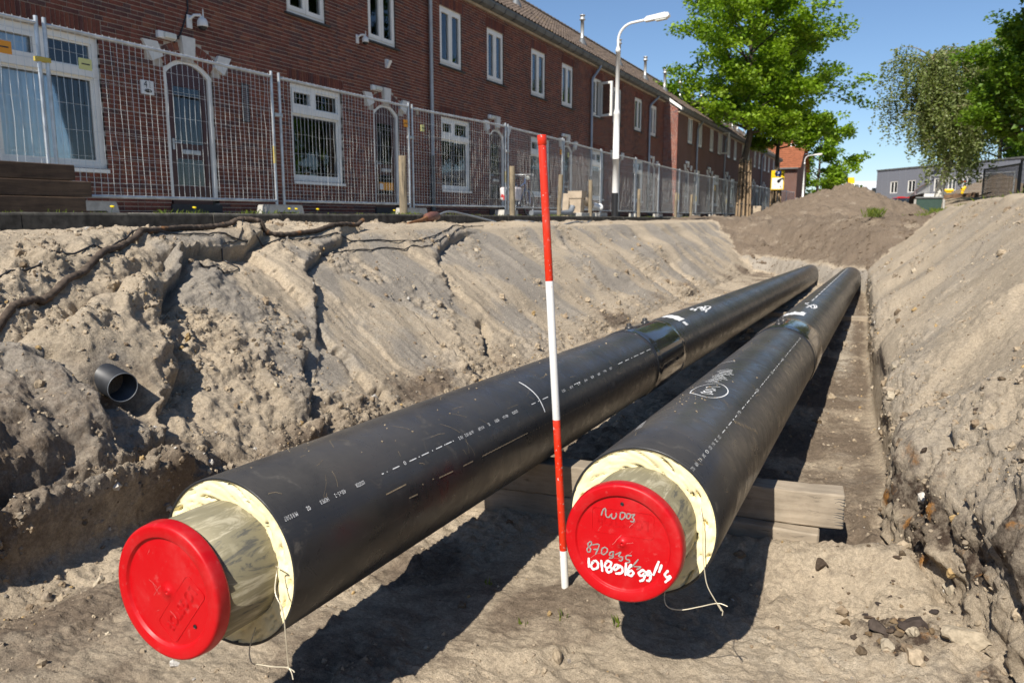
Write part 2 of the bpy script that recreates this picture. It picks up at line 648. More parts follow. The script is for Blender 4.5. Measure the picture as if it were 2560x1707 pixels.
def cap_material():
    m = Mat('red_cap', (.47, .0025, .006), .36, .32)
    m.mix(m.math('MULTIPLY', m.ramp(m.noise(7, 6, .7), .48, .75), .34), (.55, .085, .08))
    m.mix(m.math('MULTIPLY', m.ramp(m.noise(45, 4, .7), .60, .72), .14), (.58, .22, .20))
    m.roughvar(12, .30, .50)
    m.bump(m.noise(9, 3), .06, .004)
    M['red_cap'] = m.m
cap_material()

def pole_material(name, c):
    m = Mat(name, c, .33, .5)
    m.mix(m.ramp(m.noise(85, 4, .7), .63, .67), (.66, .55, .50))
    m.mix(m.math('MULTIPLY', m.ramp(m.noise(6, 4), .5, .8), .18), (.40, .33, .26))
    M[name] = m.m
pole_material('pole_red', (.66, .030, .008))
pole_material('pole_white', (.78, .77, .73))
simple('cap_scratch', (.60, .22, .20), .6, .3)
simple('mark_white', (.74, .74, .72), .6, .3, var=.14, scale=60)
simple('mark_grey', (.36, .35, .33), .35, .5, .3, var=.1, scale=60)
simple('mark_thin', (.55, .55, .53), .7, .2, var=.25, scale=60)
simple('scratch_tan', (.30, .235, .15), .8, .2, var=.3, scale=60)
simple('copper_wire', (.62, .56, .42), .35, .5, .3, var=.1)

# ------------------------------------------------------------------ the ground with the trench cut into it
def kerb_z(y):
    return float(np.interp(y, [0, 9, 18, 26, 60], [.03, .03, .0, -.04, -.05]))

def build_ground():
    ya = np.arange(-4.2, 1.0, .13)
    yb = np.concatenate([np.arange(1.0, 1.4, .03), np.exp(np.arange(math.log(1.4), math.log(8.0), .0035)), np.exp(np.arange(math.log(8.0)+.004, math.log(27.0), .0075))])
    Y1 = np.concatenate([ya, yb])
    segs = [110, 250, 75, 170, 34, 190, 42]
    t = np.concatenate([np.arange(n)/n+i for i, n in enumerate(segs)]+[[len(segs)]])
    nr, nc = len(Y1), len(t)
    one = np.ones_like(Y1)
    kz = np.array([kerb_z(y) for y in Y1])
    xr = np.interp(Y1, [-4, 2.3, 2.64, 3.2, 3.6, 4.5, 6.3, 9, 13.6, 18, 27], [.9, .60, .47, .26, .13, .10, .0, -.09, -.2, -.36, -.4])
    crest = np.interp(Y1, [-4, 16, 24, 27], [.24, .24, .10, .0])
    XS = np.stack([-6.28*one, -4.75*one, -3.0*one, -2.3*one, xr, xr+.04, xr+1.62, 3.6*one])
    ZS = np.stack([kz-.115, -.15*one, -1.40*one, -1.42*one, -1.42*one, (-1.06+.07*np.sin(Y1*2.3)+.05*np.sin(Y1*5.1)), crest, crest+.06])
    ti = np.minimum(np.floor(t).astype(int), len(segs)-1)
    tf = t-ti
    X = XS[ti].T*(1-tf)+XS[ti+1].T*tf
    Z = ZS[ti].T*(1-tf)+ZS[ti+1].T*tf
    for k in range(12):      # round the corners a little
        for A in (X, Z):
            A[:, 1:-1] = A[:, 1:-1]*.5+(A[:, :-2]+A[:, 2:])*.25
    Y = np.repeat(Y1[:, None], nc, 1)
    dx, dz = np.gradient(X, axis=1), np.gradient(Z, axis=1)
    L = np.hypot(dx, dz)
    P = np.cumsum(L, axis=1)
    nx, nz = -dz/L, dx/L
    iB, iC, iE = segs[0], segs[0]+segs[1], sum(segs[:4])
    S = P-P[:, iB:iB+1]                       # distance down the left slope
    T = P-P[:, iE:iE+1]                       # distance up the right slope
    slopeL = sst(S, -.12, .12)*(1-sst(S, 2.0, 2.3))
    road = 1-sst(S, -.25, .0)
    floor = sst(S, 2.0, 2.35)*(1-sst(T, -.12, .05))
    slopeR = sst(T, .05, .3)*(1-sst(T, 2.3, 2.7))
    top = sst(T, 2.2, 2.6)
    rows = Y < 27.5
    lowres = 1-sst(Y, 9, 20)*.6
    D = np.zeros_like(X)
    # -- big undulation
    D += fbm(P, Y, 1.5, 3, 1)*(.040*slopeL+.03*slopeR+.018*floor+.03*road+.06*top)
    D += fbm(P, Y, .42, 3, 5)*(.014*slopeL+.010*slopeR+.012*floor+.022*road+.03*top)
    # -- bucket passes on the left slope: overlapping plates with broken edges
    mess = (1-sst(Y+.35*pn(P*1.3, Y*.4, 9), 3.7, 4.5))
    wob = Y+.10*fbm(P, Y, .6, 3, 21)+.03*fbm(P, Y, .12, 2, 23)
    edges = [5.05, 5.75, 6.9, 7.6, 8.6, 9.5, 10.7, 11.6, 12.9, 14.3, 15.4, 17.2, 19, 22, 26]
    offs = [.0, .05, -.03, .045, .0, .06, .015, -.05, .03, .07, -.02, .05, .0, .04, .0, .03]
    for i, e in enumerate(edges):
        fade = sst(S, .05, .5)*(.6+.5*pn(S*1.7, np.full_like(S, i*3.3), 31))
        D += slopeL*(1-mess)*(offs[i+1]-offs[i])*sst(wob, e-.015*e/5, e+.015*e/5)*np.clip(fade, 0, 1.3)*.8
    D += slopeL*(1-mess)*.007*pn(Y*13+.8*pn(S*2, Y, 3), S*1.3, 33)
    D += slopeL*(1-mess)*.0035*pn(Y*38, S*2.2, 35)
    # -- right slope, drawn out along slanting scrapes
    q = Y-.75*T
    D += slopeR*.012*pn(q*1.3, T*.7, 41)+slopeR*.003*pn(q*11, T*1.5, 42)+slopeR*.0022*pn(q*34, T*2.5, 43)+slopeR*.012*fbm(P, Y, .22, 3, 46)*sst(pn(P*.9, Y*.7, 47), -.1, .4)
    for e, o in ((2.0, .07), (3.05, -.05), (4.4, .04), (7.4, -.035)):
        D += slopeR*o*sst(q+.12*fbm(P, Y, .5, 3, 44), e-.05, e+.05)*sst(T, .2, .6)
    # -- crumbly ground: where it is broken up, lumps of several sizes
    cr = fbm(P, Y, .8, 4, 51)*.9
    crumb = sst(cr, .12, .5)
    crumb = np.maximum(crumb*(.55*slopeL+.3*slopeR+.6*top+.45*floor+.5*road), mess*.85*sst(fbm(P, Y, .62, 3, 53)+.06, -.12, .32)*(slopeL+.25*road))
    toeL = np.exp(-((S-2.05)/.28)**2)
    toeR = np.exp(-((T-.35)/.30)**2)
    crumb = np.maximum(crumb, toeL*(.35+.8*sst(pn(Y*1.1, S*.5, 55), -.1, .4)))
    crumb = np.maximum(crumb, toeR*(.1+.6*sst(pn(Y*1.2, T*.5, 57), -.1, .35))*(1-sst(Y, 9, 12)))
    nearR = (1-sst(Y, 3.4, 4.8))*sst(T, -.5, .1)
    crumb = np.maximum(crumb, nearR*(1-sst(T, .9, 1.4))*(.35+.8*pn(P*1.3, Y*1.3, 59)))
    nl = 1-sst(Y+.12*pn(P*1.7, Y*1.7, 103), 2.45, 2.85)
    crumb = np.clip(crumb*(1-.8*nl*sst(S, .95, 1.3)*(1-sst(S, 1.75, 1.95))), 0, 1)
    big = sst(pn(P*1.1, Y*1.1, 61), -.15, .35)
    D += crumb*(lumps(P+.02*pn(P*9, Y*9, 2), Y+.02*pn(P*8, Y*8, 4), .13, 71, .30)*.6+lumps(P+.01*pn(P*21, Y*21, 2), Y, .055, 73, .5)*.8+lumps(P, Y, .030, 75, .65)*.9*lowres)
    D += crumb*(.030*ridg(P, Y, .30, 3, 77)*(.4+.6*big)+.024*fbm(P, Y, .11, 5, 79, .68))
    D += (slopeL*.5+floor+road+slopeR*.4)*(lumps(P, Y, .05, 81, .16)*.5+.0030*fbm(P, Y, .05, 3, 83))+floor*sst(pn(P*1.5, Y*1.5, 85), -.2, .4)*(lumps(P, Y, .034, 86, .5)*.8+lumps(P+.01*pn(P*30, Y*30, 88), Y, .02, 89, .6)*.8+.009*fbm(P, Y, .07, 4, 87, .65))+floor*.008*fbm(P, Y, .05, 3, 90, .6)
    # -- footprints and drag marks on the floor
    D += floor*(-.016*sst(pn(P*4.3, Y*3.1, 91), .18, .5)+.010*pn(P*2.2, Y*6.0, 93))
    D += road*(.016*ridg(P, Y, .25, 3, 95)*sst(pn(P*.8, Y*.8, 96), -.2, .4))
    # -- the caved-in part at the near left
    D += mess*slopeL*(.060*ridg(P+.15*fbm(P, Y, .7, 2, 99), Y, .95, 3, 97)+.018*ridg(P+.08*fbm(P, Y, .2, 3, 98), Y, .36, 4, 101)+.020*fbm(P, Y, .22, 5, 100, .66)-.02)
    D += nl*((.17+.06*fbm(P, Y, .5, 3, 109))*sst(S, .7, 1.7)*(1-sst(S, 1.98, 2.12))-.13*sst(S, 1.98, 2.16)*(1-sst(S, 2.25, 2.6)))
    D *= 1-.8*np.exp(-(((Y-2.68)/.24)**2+((S-1.34)/.24)**2))
    D += .16*np.exp(-(((Y-2.72)/.30)**2+((S-1.20)/.28)**2))-.10*np.exp(-(((Y-2.62)/.12)**2+((S-1.50)/.11)**2))
    D *= sst(P, .02, .5)
    D -= .03*(1-sst(P, .1, .6))
    # -- ledges, cracks and pits that can be seen one by one (y, distance down the slope)
    def stroke(pl, A, Lg, C, w, side=1):
        pl = np.array(pl, float)
        lo, hi = pl.min(0)-1.0, pl.max(0)+1.0
        rr = np.where((Y1 > lo[0]) & (Y1 < hi[0]))[0]
        r0, r1 = rr[0], rr[-1]+1
        c0, c1 = 60, iC+90
        y, s = Y[r0:r1, c0:c1], S[r0:r1, c0:c1]
        y = y+.05*fbm(y, s, .22, 3, 111)+.018*fbm(y, s, .06, 2, 113)
        s = s+.05*fbm(y, s, .25, 3, 115)
        best = np.full(y.shape, 9.0)
        sg = np.ones(y.shape)
        for a, b in zip(pl[:-1], pl[1:]):
            ab = b-a
            k = np.clip(((y-a[0])*ab[0]+(s-a[1])*ab[1])/(ab@ab+1e-9), 0, 1)
            ry, rs = y-a[0]-k*ab[0], s-a[1]-k*ab[1]
            d = np.hypot(ry, rs)
            cs = ab[0]*rs-ab[1]*ry
            u = d < best
            best = np.where(u, d, best)
            sg = np.where(u, np.sign(cs), sg)
        sm = sst(best*sg*side, -.012, .012)
        h = A*np.exp(-best/Lg)*sm-.45*A*np.exp(-best/(Lg*.6))*(1-sm)-C*np.exp(-(best/w)**2)
        D[r0:r1, c0:c1] += h
    G1 = [(4.95, .04), (4.42, .26), (4.07, .29), (3.79, .46), (3.5, .66), (3.27, .92), (3.15, 1.18), (3.07, 1.35), (2.92, 1.5)]
    stroke(G1, .12, .35, .07, .07)
    stroke([(6.38, -.09), (5.53, .29), (5.17, .44), (4.98, .66), (4.76, .91), (4.6, 1.09)], .07, .4, .05, .03)
    stroke([(4.75, .1), (4.6, .99), (4.53, 1.68), (4.5, 1.9)], -.05, .3, .02, .03)
    stroke([(6.72, 1.5), (6.45, 1.71), (6.25, 1.95)], .02, .1, .10, .05)
    stroke([(14.78, 1.3), (14.73, 1.73), (14.85, 2.0)], .05, .3, .14, .12)
    stroke([(4.05, 1.5), (3.88, 1.68), (3.7, 1.92)], .09, .25, .04, .04)
    stroke([(8.23, .17), (7.53, .34), (7.18, .55), (6.91, .82)], .05, .3, .05, .04)
    stroke([(2.41, .97), (2.75, .85), (3.01, .74), (3.27, .61), (3.56, .52), (3.9, .34)], .10, .25, .06, .06)
    stroke([(2.0, .95), (2.37, 1.14), (2.37, 1.37), (2.36, 1.6)], .13, .3, .06, .06)
    stroke([(1.5, 2.0), (1.74, 1.95), (1.95, 1.97), (2.3, 1.95), (2.6, 1.9)], .10, .3, .12, .10)
    stroke([(3.2, 1.89), (3.38, 1.99), (3.63, 1.97)], .08, .25, .05, .05)
    stroke([(11.0, .5), (10.6, 1.0), (10.4, 1.6)], .05, .4, .03, .03)
    stroke([(12.6, .9), (12.9, 1.5), (12.7, 2.0)], .05, .3, .08, .08)
    D += .06*np.exp(-(((X+.90)/.26)**2+((Y-2.56)/.28)**2))-.03*np.exp(-(((X+.2)/.5)**2+((Y-2.9)/.25)**2))
    D += .030*np.exp(-(((X-.13)/.17)**2+((Y-2.75)/.14)**2))*(.6+ridg(P+.05*fbm(P, Y, .1, 3, 108), Y, .10, 4, 107))
    D += .10*np.exp(-(((Y-3.2)/.16)**2))*sst(X, -1.1, -.75)*floor
    D += nearR*(1-sst(T, 1.2, 1.8))*(.035*ridg(P+.1*fbm(P, Y, .4, 2, 104), Y, .45, 4, 105)+.02*ridg(P, Y, .16, 3, 106))
    X2, Z2 = X+nx*D, Z+nz*D
    # -- the fill that closes the far end
    yt = np.clip(16.1-(X2+.6)*1.9, 14.9, 20.0)+.25*fbm(X2, Y, 1.0, 3, 121)
    g = Y-yt
    F = -1.56+.42*sst(g, -.1, .9)+1.06*sst(g, .1, 5.5)+.05*fbm(X2, Y, .9, 4, 123)*sst(g, .2, 1)
    F += lumps(X2, Y, .26, 125, .5)*.6*sst(g, .6, 1.6)+lumps(X2, Y, .45, 126, .4)*.4*sst(g, .0, .4)+.03*ridg(X2, Y, .4, 3, 127)
    fill = sst(F-Z2, -.02, .06)
    Z2 = np.maximum(Z2, F)
    # -- what colours the soil: R moist, G clay, B humus and rust, A dry white
    R = .06+.22*floor*sst(pn(P*1.9+5, Y*1.9, 137), .0, .3)+.35*mess*slopeL*sst(S, .9, 1.7)*sst(pn(P*1.1, Y*1.1, 136), -.3, .3)+floor*(.26+.35*fbm(P, Y, .9, 3, 131))+crumb*.12*slopeL+.18*mess*slopeL*sst(pn(P*1.2, Y*1.2, 133), -.1, .4)
    R += .45*slopeL*toeL*sst(pn(Y*.9, S, 135), .0, .5)+.2*slopeL*sst(S, 1.3, 2.1)
    R += floor*.45*sst(T, -.9, -.1)*sst(Y, 3.2, 4.0)+.3*np.exp(-((T-.1)/.15)**2)
    R = R-.25*floor*(1-sst(Y, 2.6, 3.3))*sst(X2, -.9, -.1)
    G = slopeL*(.25+.55*sst(fbm(P*.6, Y, .9, 3, 141), -.15, .3))*(1-crumb*.6)+slopeR*(.25+.22*sst(pn(q*.8, T, 143), -.3, .4))
    B = nearR*sst(pn(P*1.7, Y*1.9, 151)+.3*pn(P*5, Y*5, 153), -.12, .30)*.95*(1-sst(T, 1.2, 1.8))
    B = B*.9*(1-np.exp(-(((T-.75)/.25)**2))*.6)
    B += 1.15*np.exp(-(((X2-.13)/.13)**2+((Y-2.75)/.12)**2))+1.05*(.55+.9*pn(P*3.3, Y*3.3, 154))*np.exp(-(((T-.34)/.20)**2+((Y-3.2)/.55)**2))+.35*np.exp(-(((X2+.02)/.2)**2+((Y-3.1)/.12)**2))
    A = .35*road*sst(pn(P*1.3, Y*.6, 161), -.1, .4)+slopeR*.35*sst(pn(q*1.9+3, T*.8, 163)+.4*pn(P*4, Y*4, 164), .25, .6)+.35*slopeL*sst(pn(P*.9, Y*.7, 165), .3, .6)
    A += .5*floor*sst(Y, 6, 8)*np.exp(-((T+.22)/.14)**2)+.35*floor*(1-sst(Y, 2.5, 3.3))*sst(X2, -1.0, -.3)
    R = R*(1-fill)+fill*(.8+.3*fbm(X2, Y, .8, 3, 171))*sst(g, .6, 1.5)
    G = G*(1-fill)+fill*.9*(1-sst(g, .5, 1.4))
    A = A*(1-fill)+fill*.25*(1-sst(g, .6, 1.8))
    cols = np.stack([np.clip(k, 0, 1) for k in (R, G, B, A)], -1).reshape(-1, 4)
    V = np.stack([X2, Y, Z2], -1).reshape(-1, 3)
    i = np.arange(nr*nc).reshape(nr, nc)
    F4 = np.stack([i[:-1, :-1], i[:-1, 1:], i[1:, 1:], i[1:, :-1]], -1).reshape(-1, 4)
    me = np_mesh('ground', V, F4, 'soil', cols, True)
    o = link('ground', me)
    tag(o, kind='structure')
    return o, X2, Y, Z2, crumb, S, T, fill, P
ground, GX, GY, GZ, CRUMB, GS, GT, GFILL, GP = build_ground()
_bm = bmesh.new()
_bm.from_mesh(ground.data)
GBVH = BVHTree.FromBMesh(_bm)
_bm.free()
def gz(x, y, dflt=-1.45):
    h = GBVH.ray_cast(Vector((x, y, 3)), Vector((0, 0, -1)))
    return h[0].z if h[0] is not None else dflt

def build_clods():
    """loose crumbs and clods of soil: one mass that nobody could count"""
    rng = np.random.default_rng(5)
    nr, nc = GX.shape
    area = np.ones_like(GX)*(np.gradient(GY[:, 0])[:, None])
    w = (CRUMB**1.3+.09)*area/np.maximum(GY, 1.2)**.9
    w = np.where((GY < 1.3) | (GY > 15), 0, w)
    w += .25*GFILL*area/9*(GY < 22)
    w = (w/w.sum()).ravel()
    ico = bmesh.new()
    bmesh.ops.create_icosphere(ico, subdivisions=1, radius=1)
    v0 = np.array([v.co[:] for v in ico.verts])
    f0 = np.array([[v.index for v in f.verts] for f in ico.faces])
    ico.free()
    ic2 = bmesh.new()
    bmesh.ops.create_icosphere(ic2, subdivisions=2, radius=1)
    v2 = np.array([v.co[:] for v in ic2.verts])
    f2 = np.array([[v.index for v in f.verts] for f in ic2.faces])
    ic2.free()
    Vs, Fs, Cs, off = [], [], [], 0
    pal = np.array([(.33, .265, .185), (.30, .245, .18), (.26, .20, .135), (.40, .34, .25), (.20, .15, .10), (.36, .25, .12), (.46, .43, .38), (.24, .21, .175)])
    for (vv, ff, n, lo, hi, seed) in ((v0, f0, 22000, .0030, .011, 1), (v2, f2, 1700, .010, .032, 2)):
        idx = rng.choice(len(w), n, p=w)
        px, py, pz = GX.ravel()[idx], GY.ravel()[idx], GZ.ravel()[idx]
        r = lo*(hi/lo)**(rng.random(n)**2.0)*(.8+.06*py)
        k = len(vv)
        Q = rng.normal(size=(n, 3, 3))
        Q = np.linalg.qr(Q)[0]
        st = np.stack([.7+.6*rng.random(n), .6+.5*rng.random(n), .5+.5*rng.random(n)], -1)
        P = vv[None]*st[:, None]
        nz = 1+.30*np.sin(P[..., 0]*5+seed+idx[:, None] % 7)*np.cos(P[..., 1]*4.3+idx[:, None] % 5)+.12*rng.normal(size=(n, k))
        P = P*nz[..., None]
        P = np.einsum('nij,nkj->nki', Q, P)*r[:, None, None]
        P += np.stack([px, py, pz+r*.22], -1)[:, None]
        Vs.append(P.reshape(-1, 3))
        Fs.append((ff[None]+np.arange(n)[:, None, None]*k+off).reshape(-1, 3))
        off += n*k
        c = pal[rng.choice(len(pal), n, p=[.33, .22, .16, .11, .09, .03, .02, .04])]*(.85+.3*rng.random((n, 1)))
        gf = GFILL.ravel()[idx][:, None]
        c = c*(1-gf)+gf*np.array([.15, .115, .082])*(.8+.5*rng.random((n, 1)))
        Cs.append(np.repeat(np.concatenate([c, np.ones((n, 1))], 1), k, 0))
    me = np_mesh('loose_clods', np.concatenate(Vs), np.concatenate(Fs), 'clod_soil', np.concatenate(Cs), False)
    o = link('loose_clods', me)
    tag(o, kind='stuff')
build_clods()

def far_ground():
    mb = MB()
    E = 900
    for lo, hi, z in (((3.55, -200), (E, 27), .24), ((-6.28, 26.6), (E, 1500), -.12), ((-6.28, -200), (3.6, -4.1), .0), ((-E, -200), (-16, 1500), -.1)):
        mb.add([(lo[0], lo[1], z), (hi[0], lo[1], z), (hi[0], hi[1], z), (lo[0], hi[1], z)], [(0, 1, 2, 3)], 0, (.35, .1, .0, .0))
    mb.box((-6.3, -4.3, -1.6), (3.6, -4.15, -.02), 0, (.2, .2, 0, 0))
    tag(mb.build('far_ground', 'soil'), kind='structure')
far_ground()

# ------------------------------------------------------------------ kerb and pavement
def build_kerb():
    k = thing('kerb', None, None, (-6.3, 0, 0))
    k['kind'] = 'structure'
    rng = random.Random(3)
    lens = []
    y = -3.0
    while y < 48:
        L = 1.0
        z = kerb_z(y)+rng.uniform(-.006, .006)
        mb = MB()
        x1 = -6.3+rng.uniform(-.008, .008)
        prof = [(-.14, -.3), (0, -.3), (0, -.022), (-.006, -.008), (-.02, 0), (-.14, .0)]
        pts = [(x1+a, b) for a, b in prof]
        n = len(pts)
        vs = [(a, y+.004, z+b) for a, b in pts]+[(a, y+L-.004, kerb_z(y+L)+b+rng.uniform(-.004, .004)) for a, b in pts]
        mb.add(vs, [(i, (i+1) % n, n+(i+1) % n, n+i) for i in range(n)]+[tuple(range(n))[::-1], tuple(range(n, 2*n))])
        mb.build('kerb_stone', 'kerb', k)
        y += L
build_kerb()
def build_pavement():
    mb = MB()
    ys = [-60, 0, 9, 18, 26, 60, 300]
    vs, fs = [], []
    for y in ys:
        z = kerb_z(y)
        vs += [(-6.44, y, z-.012), (-7.6, y, z+.0), (-9.7, y, z+.02)]
    for i in range(len(ys)-1):
        for j in (0, 1): fs.append((3*i+j, 3*i+j+1, 3*i+4+j, 3*i+3+j))
    mb.add(vs, fs)
    tag(mb.build('pavement', 'pavement'), kind='structure')
build_pavement()

# ------------------------------------------------------------------ the brick houses
BR = [(.175, .060, .042), (.148, .052, .038), (.112, .048, .042), (.195, .070, .044), (.104, .056, .052), (.20, .080, .050), (.150, .060, .046)]
BRW = [30, 26, 16, 12, 8, 4, 6]
def bricks_on(plane, lo, hi, z0, z1, holes, rng, depth=.10, jit=.004):
    """list of (u0, u1, za, zb, colour, proud) for a wall u in lo..hi"""
    out = []
    H, J = .0615, .0115
    n = int((z1-z0)/H)
    for r in range(n):
        za = z0+r*H
        zb = za+H-J
        zm = (za+zb)/2
        blocked = sorted((h[0], h[1]) for h in holes if h[2]-.012 < zm < h[3]+.012)
        u, ivs = lo, []
        for a, b in blocked:
            if a > u: ivs.append((u, a))
            u = max(u, b)
        if u < hi: ivs.append((u, hi))
        for a, b in ivs:
            u = a
            if a == lo: u = a-rng.choice((0, .105, .05, .16))
            last = 0
            while u < b-.02:
                L = .21 if rng.random() < .56+(.3 if last == 1 else -.15) else .10
                last = 1 if L < .15 else 0
                e = u+L
                if b-e < .06: e = b
                a2 = max(u, a)
                e2 = min(e, b)
                if e2-a2 > .015:
                    out.append((a2, e2, za, zb, rng.choices(range(len(BR)), BRW)[0], rng.uniform(0, jit)))
                u = e+J
    return out

def arch_bricks(yc, half, zs, rise, ring, rng, gaps):
    """voussoirs of a segmental arch: list of four-point outlines in (y, z)"""
    R = (half*half+rise*rise)/(2*rise)
    zc = zs+rise-R
    a1 = math.asin(half/R)
    n = int(2*a1*R/.075)
    out = []
    for i in range(n):
        t0 = -a1+2*a1*i/n+.005/R
        t1 = -a1+2*a1*(i+1)/n-.005/R
        tm = (t0+t1)/2*half/math.sin(a1)/R*R
        ym = math.sin((t0+t1)/2)*(R+ring/2)
        if any(g0 < ym < g1 for g0, g1 in gaps): continue
        for ra, rb in ((R, R+ring*.5-.005), (R+ring*.5+.005, R+ring)):
            out.append([(yc+math.sin(t)*r, zc+math.cos(t)*r) for t, r in ((t0, ra), (t1, ra), (t1, rb), (t0, rb))])
    return out, R, zc, a1

def frame_rect(mb, X, y0, y1, z0, z1, w, d0, d1, mi=0):
    """rectangular ring in the plane x = X, from x=X+d0 to X+d1"""
    for a, b, c, e in ((y0, y1, z0, z0+w), (y0, y1, z1-w, z1), (y0, y0+w, z0+w, z1-w), (y1-w, y1, z0+w, z1-w)):
        mb.box((X+min(d0, d1), a, c), (X+max(d0, d1), b, e), mi)

def pane(parent, X, y0, y1, z0, z1):
    mb = MB()
    mb.box((X-.012, y0, z0), (X, y1, z1))
    return mb.build('pane', 'window_glass', parent)

def curtain(parent, X, y0, y1, z0, z1, mat='curtain', amp=.02, step=.012, seed=0):
    mb = MB()
    n = int((y1-y0)/step)
    vs = []
    for i in range(n+1):
        y = y0+(y1-y0)*i/n
        x = X+amp*(math.sin(y*52+seed)+.5*math.sin(y*83+seed*2))
        vs += [(x, y, z0), (x, y, z1)]
    mb.add(vs, [(2*i, 2*i+2, 2*i+3, 2*i+1) for i in range(n)], 0, None, True)
    return mb.build('curtain', mat, parent, fixn=False)

def casement(house, X, y0, z0, w, h, rng, curt=None, open_a=0.0, lights=2):
    """an upper window: outer frame with two sashes, each with its pane; sill below"""
    y1, z1 = y0+w, z0+h
    mb = MB()
    frame_rect(mb, X, y0, y1, z0, z1, .055, -.13, -.035)
    win = mb.build('window', 'white_paint', house)
    mb = MB()
    mb.obox((X-.02, (y0+y1)/2, z0-.03), (.17, w+.14, .035), 0, rad(8), ch=.004)
    mb.build('sill', 'dark_sill', win)
    ym = (y0+y1)/2
    for k, (a, b) in enumerate(((y0+.045, ym-.004), (ym+.004, y1-.045))):
        if open_a and k == 1: continue
        s = MB()
        frame_rect(s, X, a, b, z0+.05, z1-.05, .075, -.085, -.02)
        s.build('sash', 'white_paint', win)
        pane(win, X-.055, a+.07, b-.07, z0+.12, z1-.12)
    if open_a:
        s = MB()
        frame_rect(s, 0, -.5, .0, z0+.05, z1-.05, .075, -.03, .03)
        ca, sa = math.cos(open_a), math.sin(open_a)
        hy = y1-.045
        s.v = [(X-.03-p[1]*sa+p[0]*ca, hy+p[1]*ca+p[0]*sa, p[2]) for p in s.v]
        s.build('open_sash', 'white_paint', win)
        s = MB()
        s.box((-.004, -.43, z0+.12), (.004, -.07, z1-.12))
        s.v = [(X-.03-p[1]*sa+p[0]*ca, hy+p[1]*ca+p[0]*sa, p[2]) for p in s.v]
        s.build('pane', 'window_glass', win)
    if curt: curtain(win, X-.22, y0+.05, y1-.05, z0+.05, z1-.05, curt, seed=rng.random()*9)
    return win

def ground_window(house, X, y0, z0, w, h, rng, curt='curtain', curt_y=None):
    """big fixed light with a row of smaller lights over it"""
    y1, z1 = y0+w, z0+h
    zt = z0+h*.715
    ym = y0+w*.47
    mb = MB()
    frame_rect(mb, X, y0, y1, z0, z1, .075, -.14, -.045)
    mb.box((X-.14, y0+.075, zt-.02), (X-.025, y1-.075, zt+.085))
    mb.box((X-.14, ym-.05, zt+.085), (X-.045, ym+.05, z1-.075))
    win = mb.build('window', 'white_paint', house)
    s = MB()
    s.box((X-.12, y0-.0, z0-.05), (X+.03, y1, z0-.004))
    s.build('sill', 'white_paint', win)
    s = MB()
    frame_rect(s, X, y0+.075, y1-.075, z0+.075, zt-.02, .04, -.12, -.07)
    frame_rect(s, X, ym+.05, y1-.075, zt+.085, z1-.075, .025, -.12, -.07)
    s.build('glazing_bead', 'white_paint', win)
    s = MB()
    frame_rect(s, X, y0+.079, ym-.054, zt+.089, z1-.079, .055, -.11, -.035)
    s.build('sash', 'white_paint', win)
    pane(win, X-.09, y0+.11, y1-.11, z0+.11, zt-.055)
    pane(win, X-.085, y0+.13, ym-.105, zt+.14, z1-.13)
    pane(win, X-.09, ym+.07, y1-.095, zt+.105, z1-.095)
    if curt:
        a, b = curt_y or (y0+.08, y1-.08)
        curtain(win, X-.30, a, b, z0+.05, z1-.05, curt, .022, seed=rng.random()*9)
    return win

def arch_outline(yc, half, z0, zs, rise, n=14):
    R = (half*half+rise*rise)/(2*rise)
    zc = zs+rise-R
    a1 = math.asin(half/R)
    return [(yc-half, z0)]+[(yc+math.sin(-a1+2*a1*i/n)*R, zc+math.cos(-a1+2*a1*i/n)*R) for i in range(n+1)]+[(yc+half, z0)]

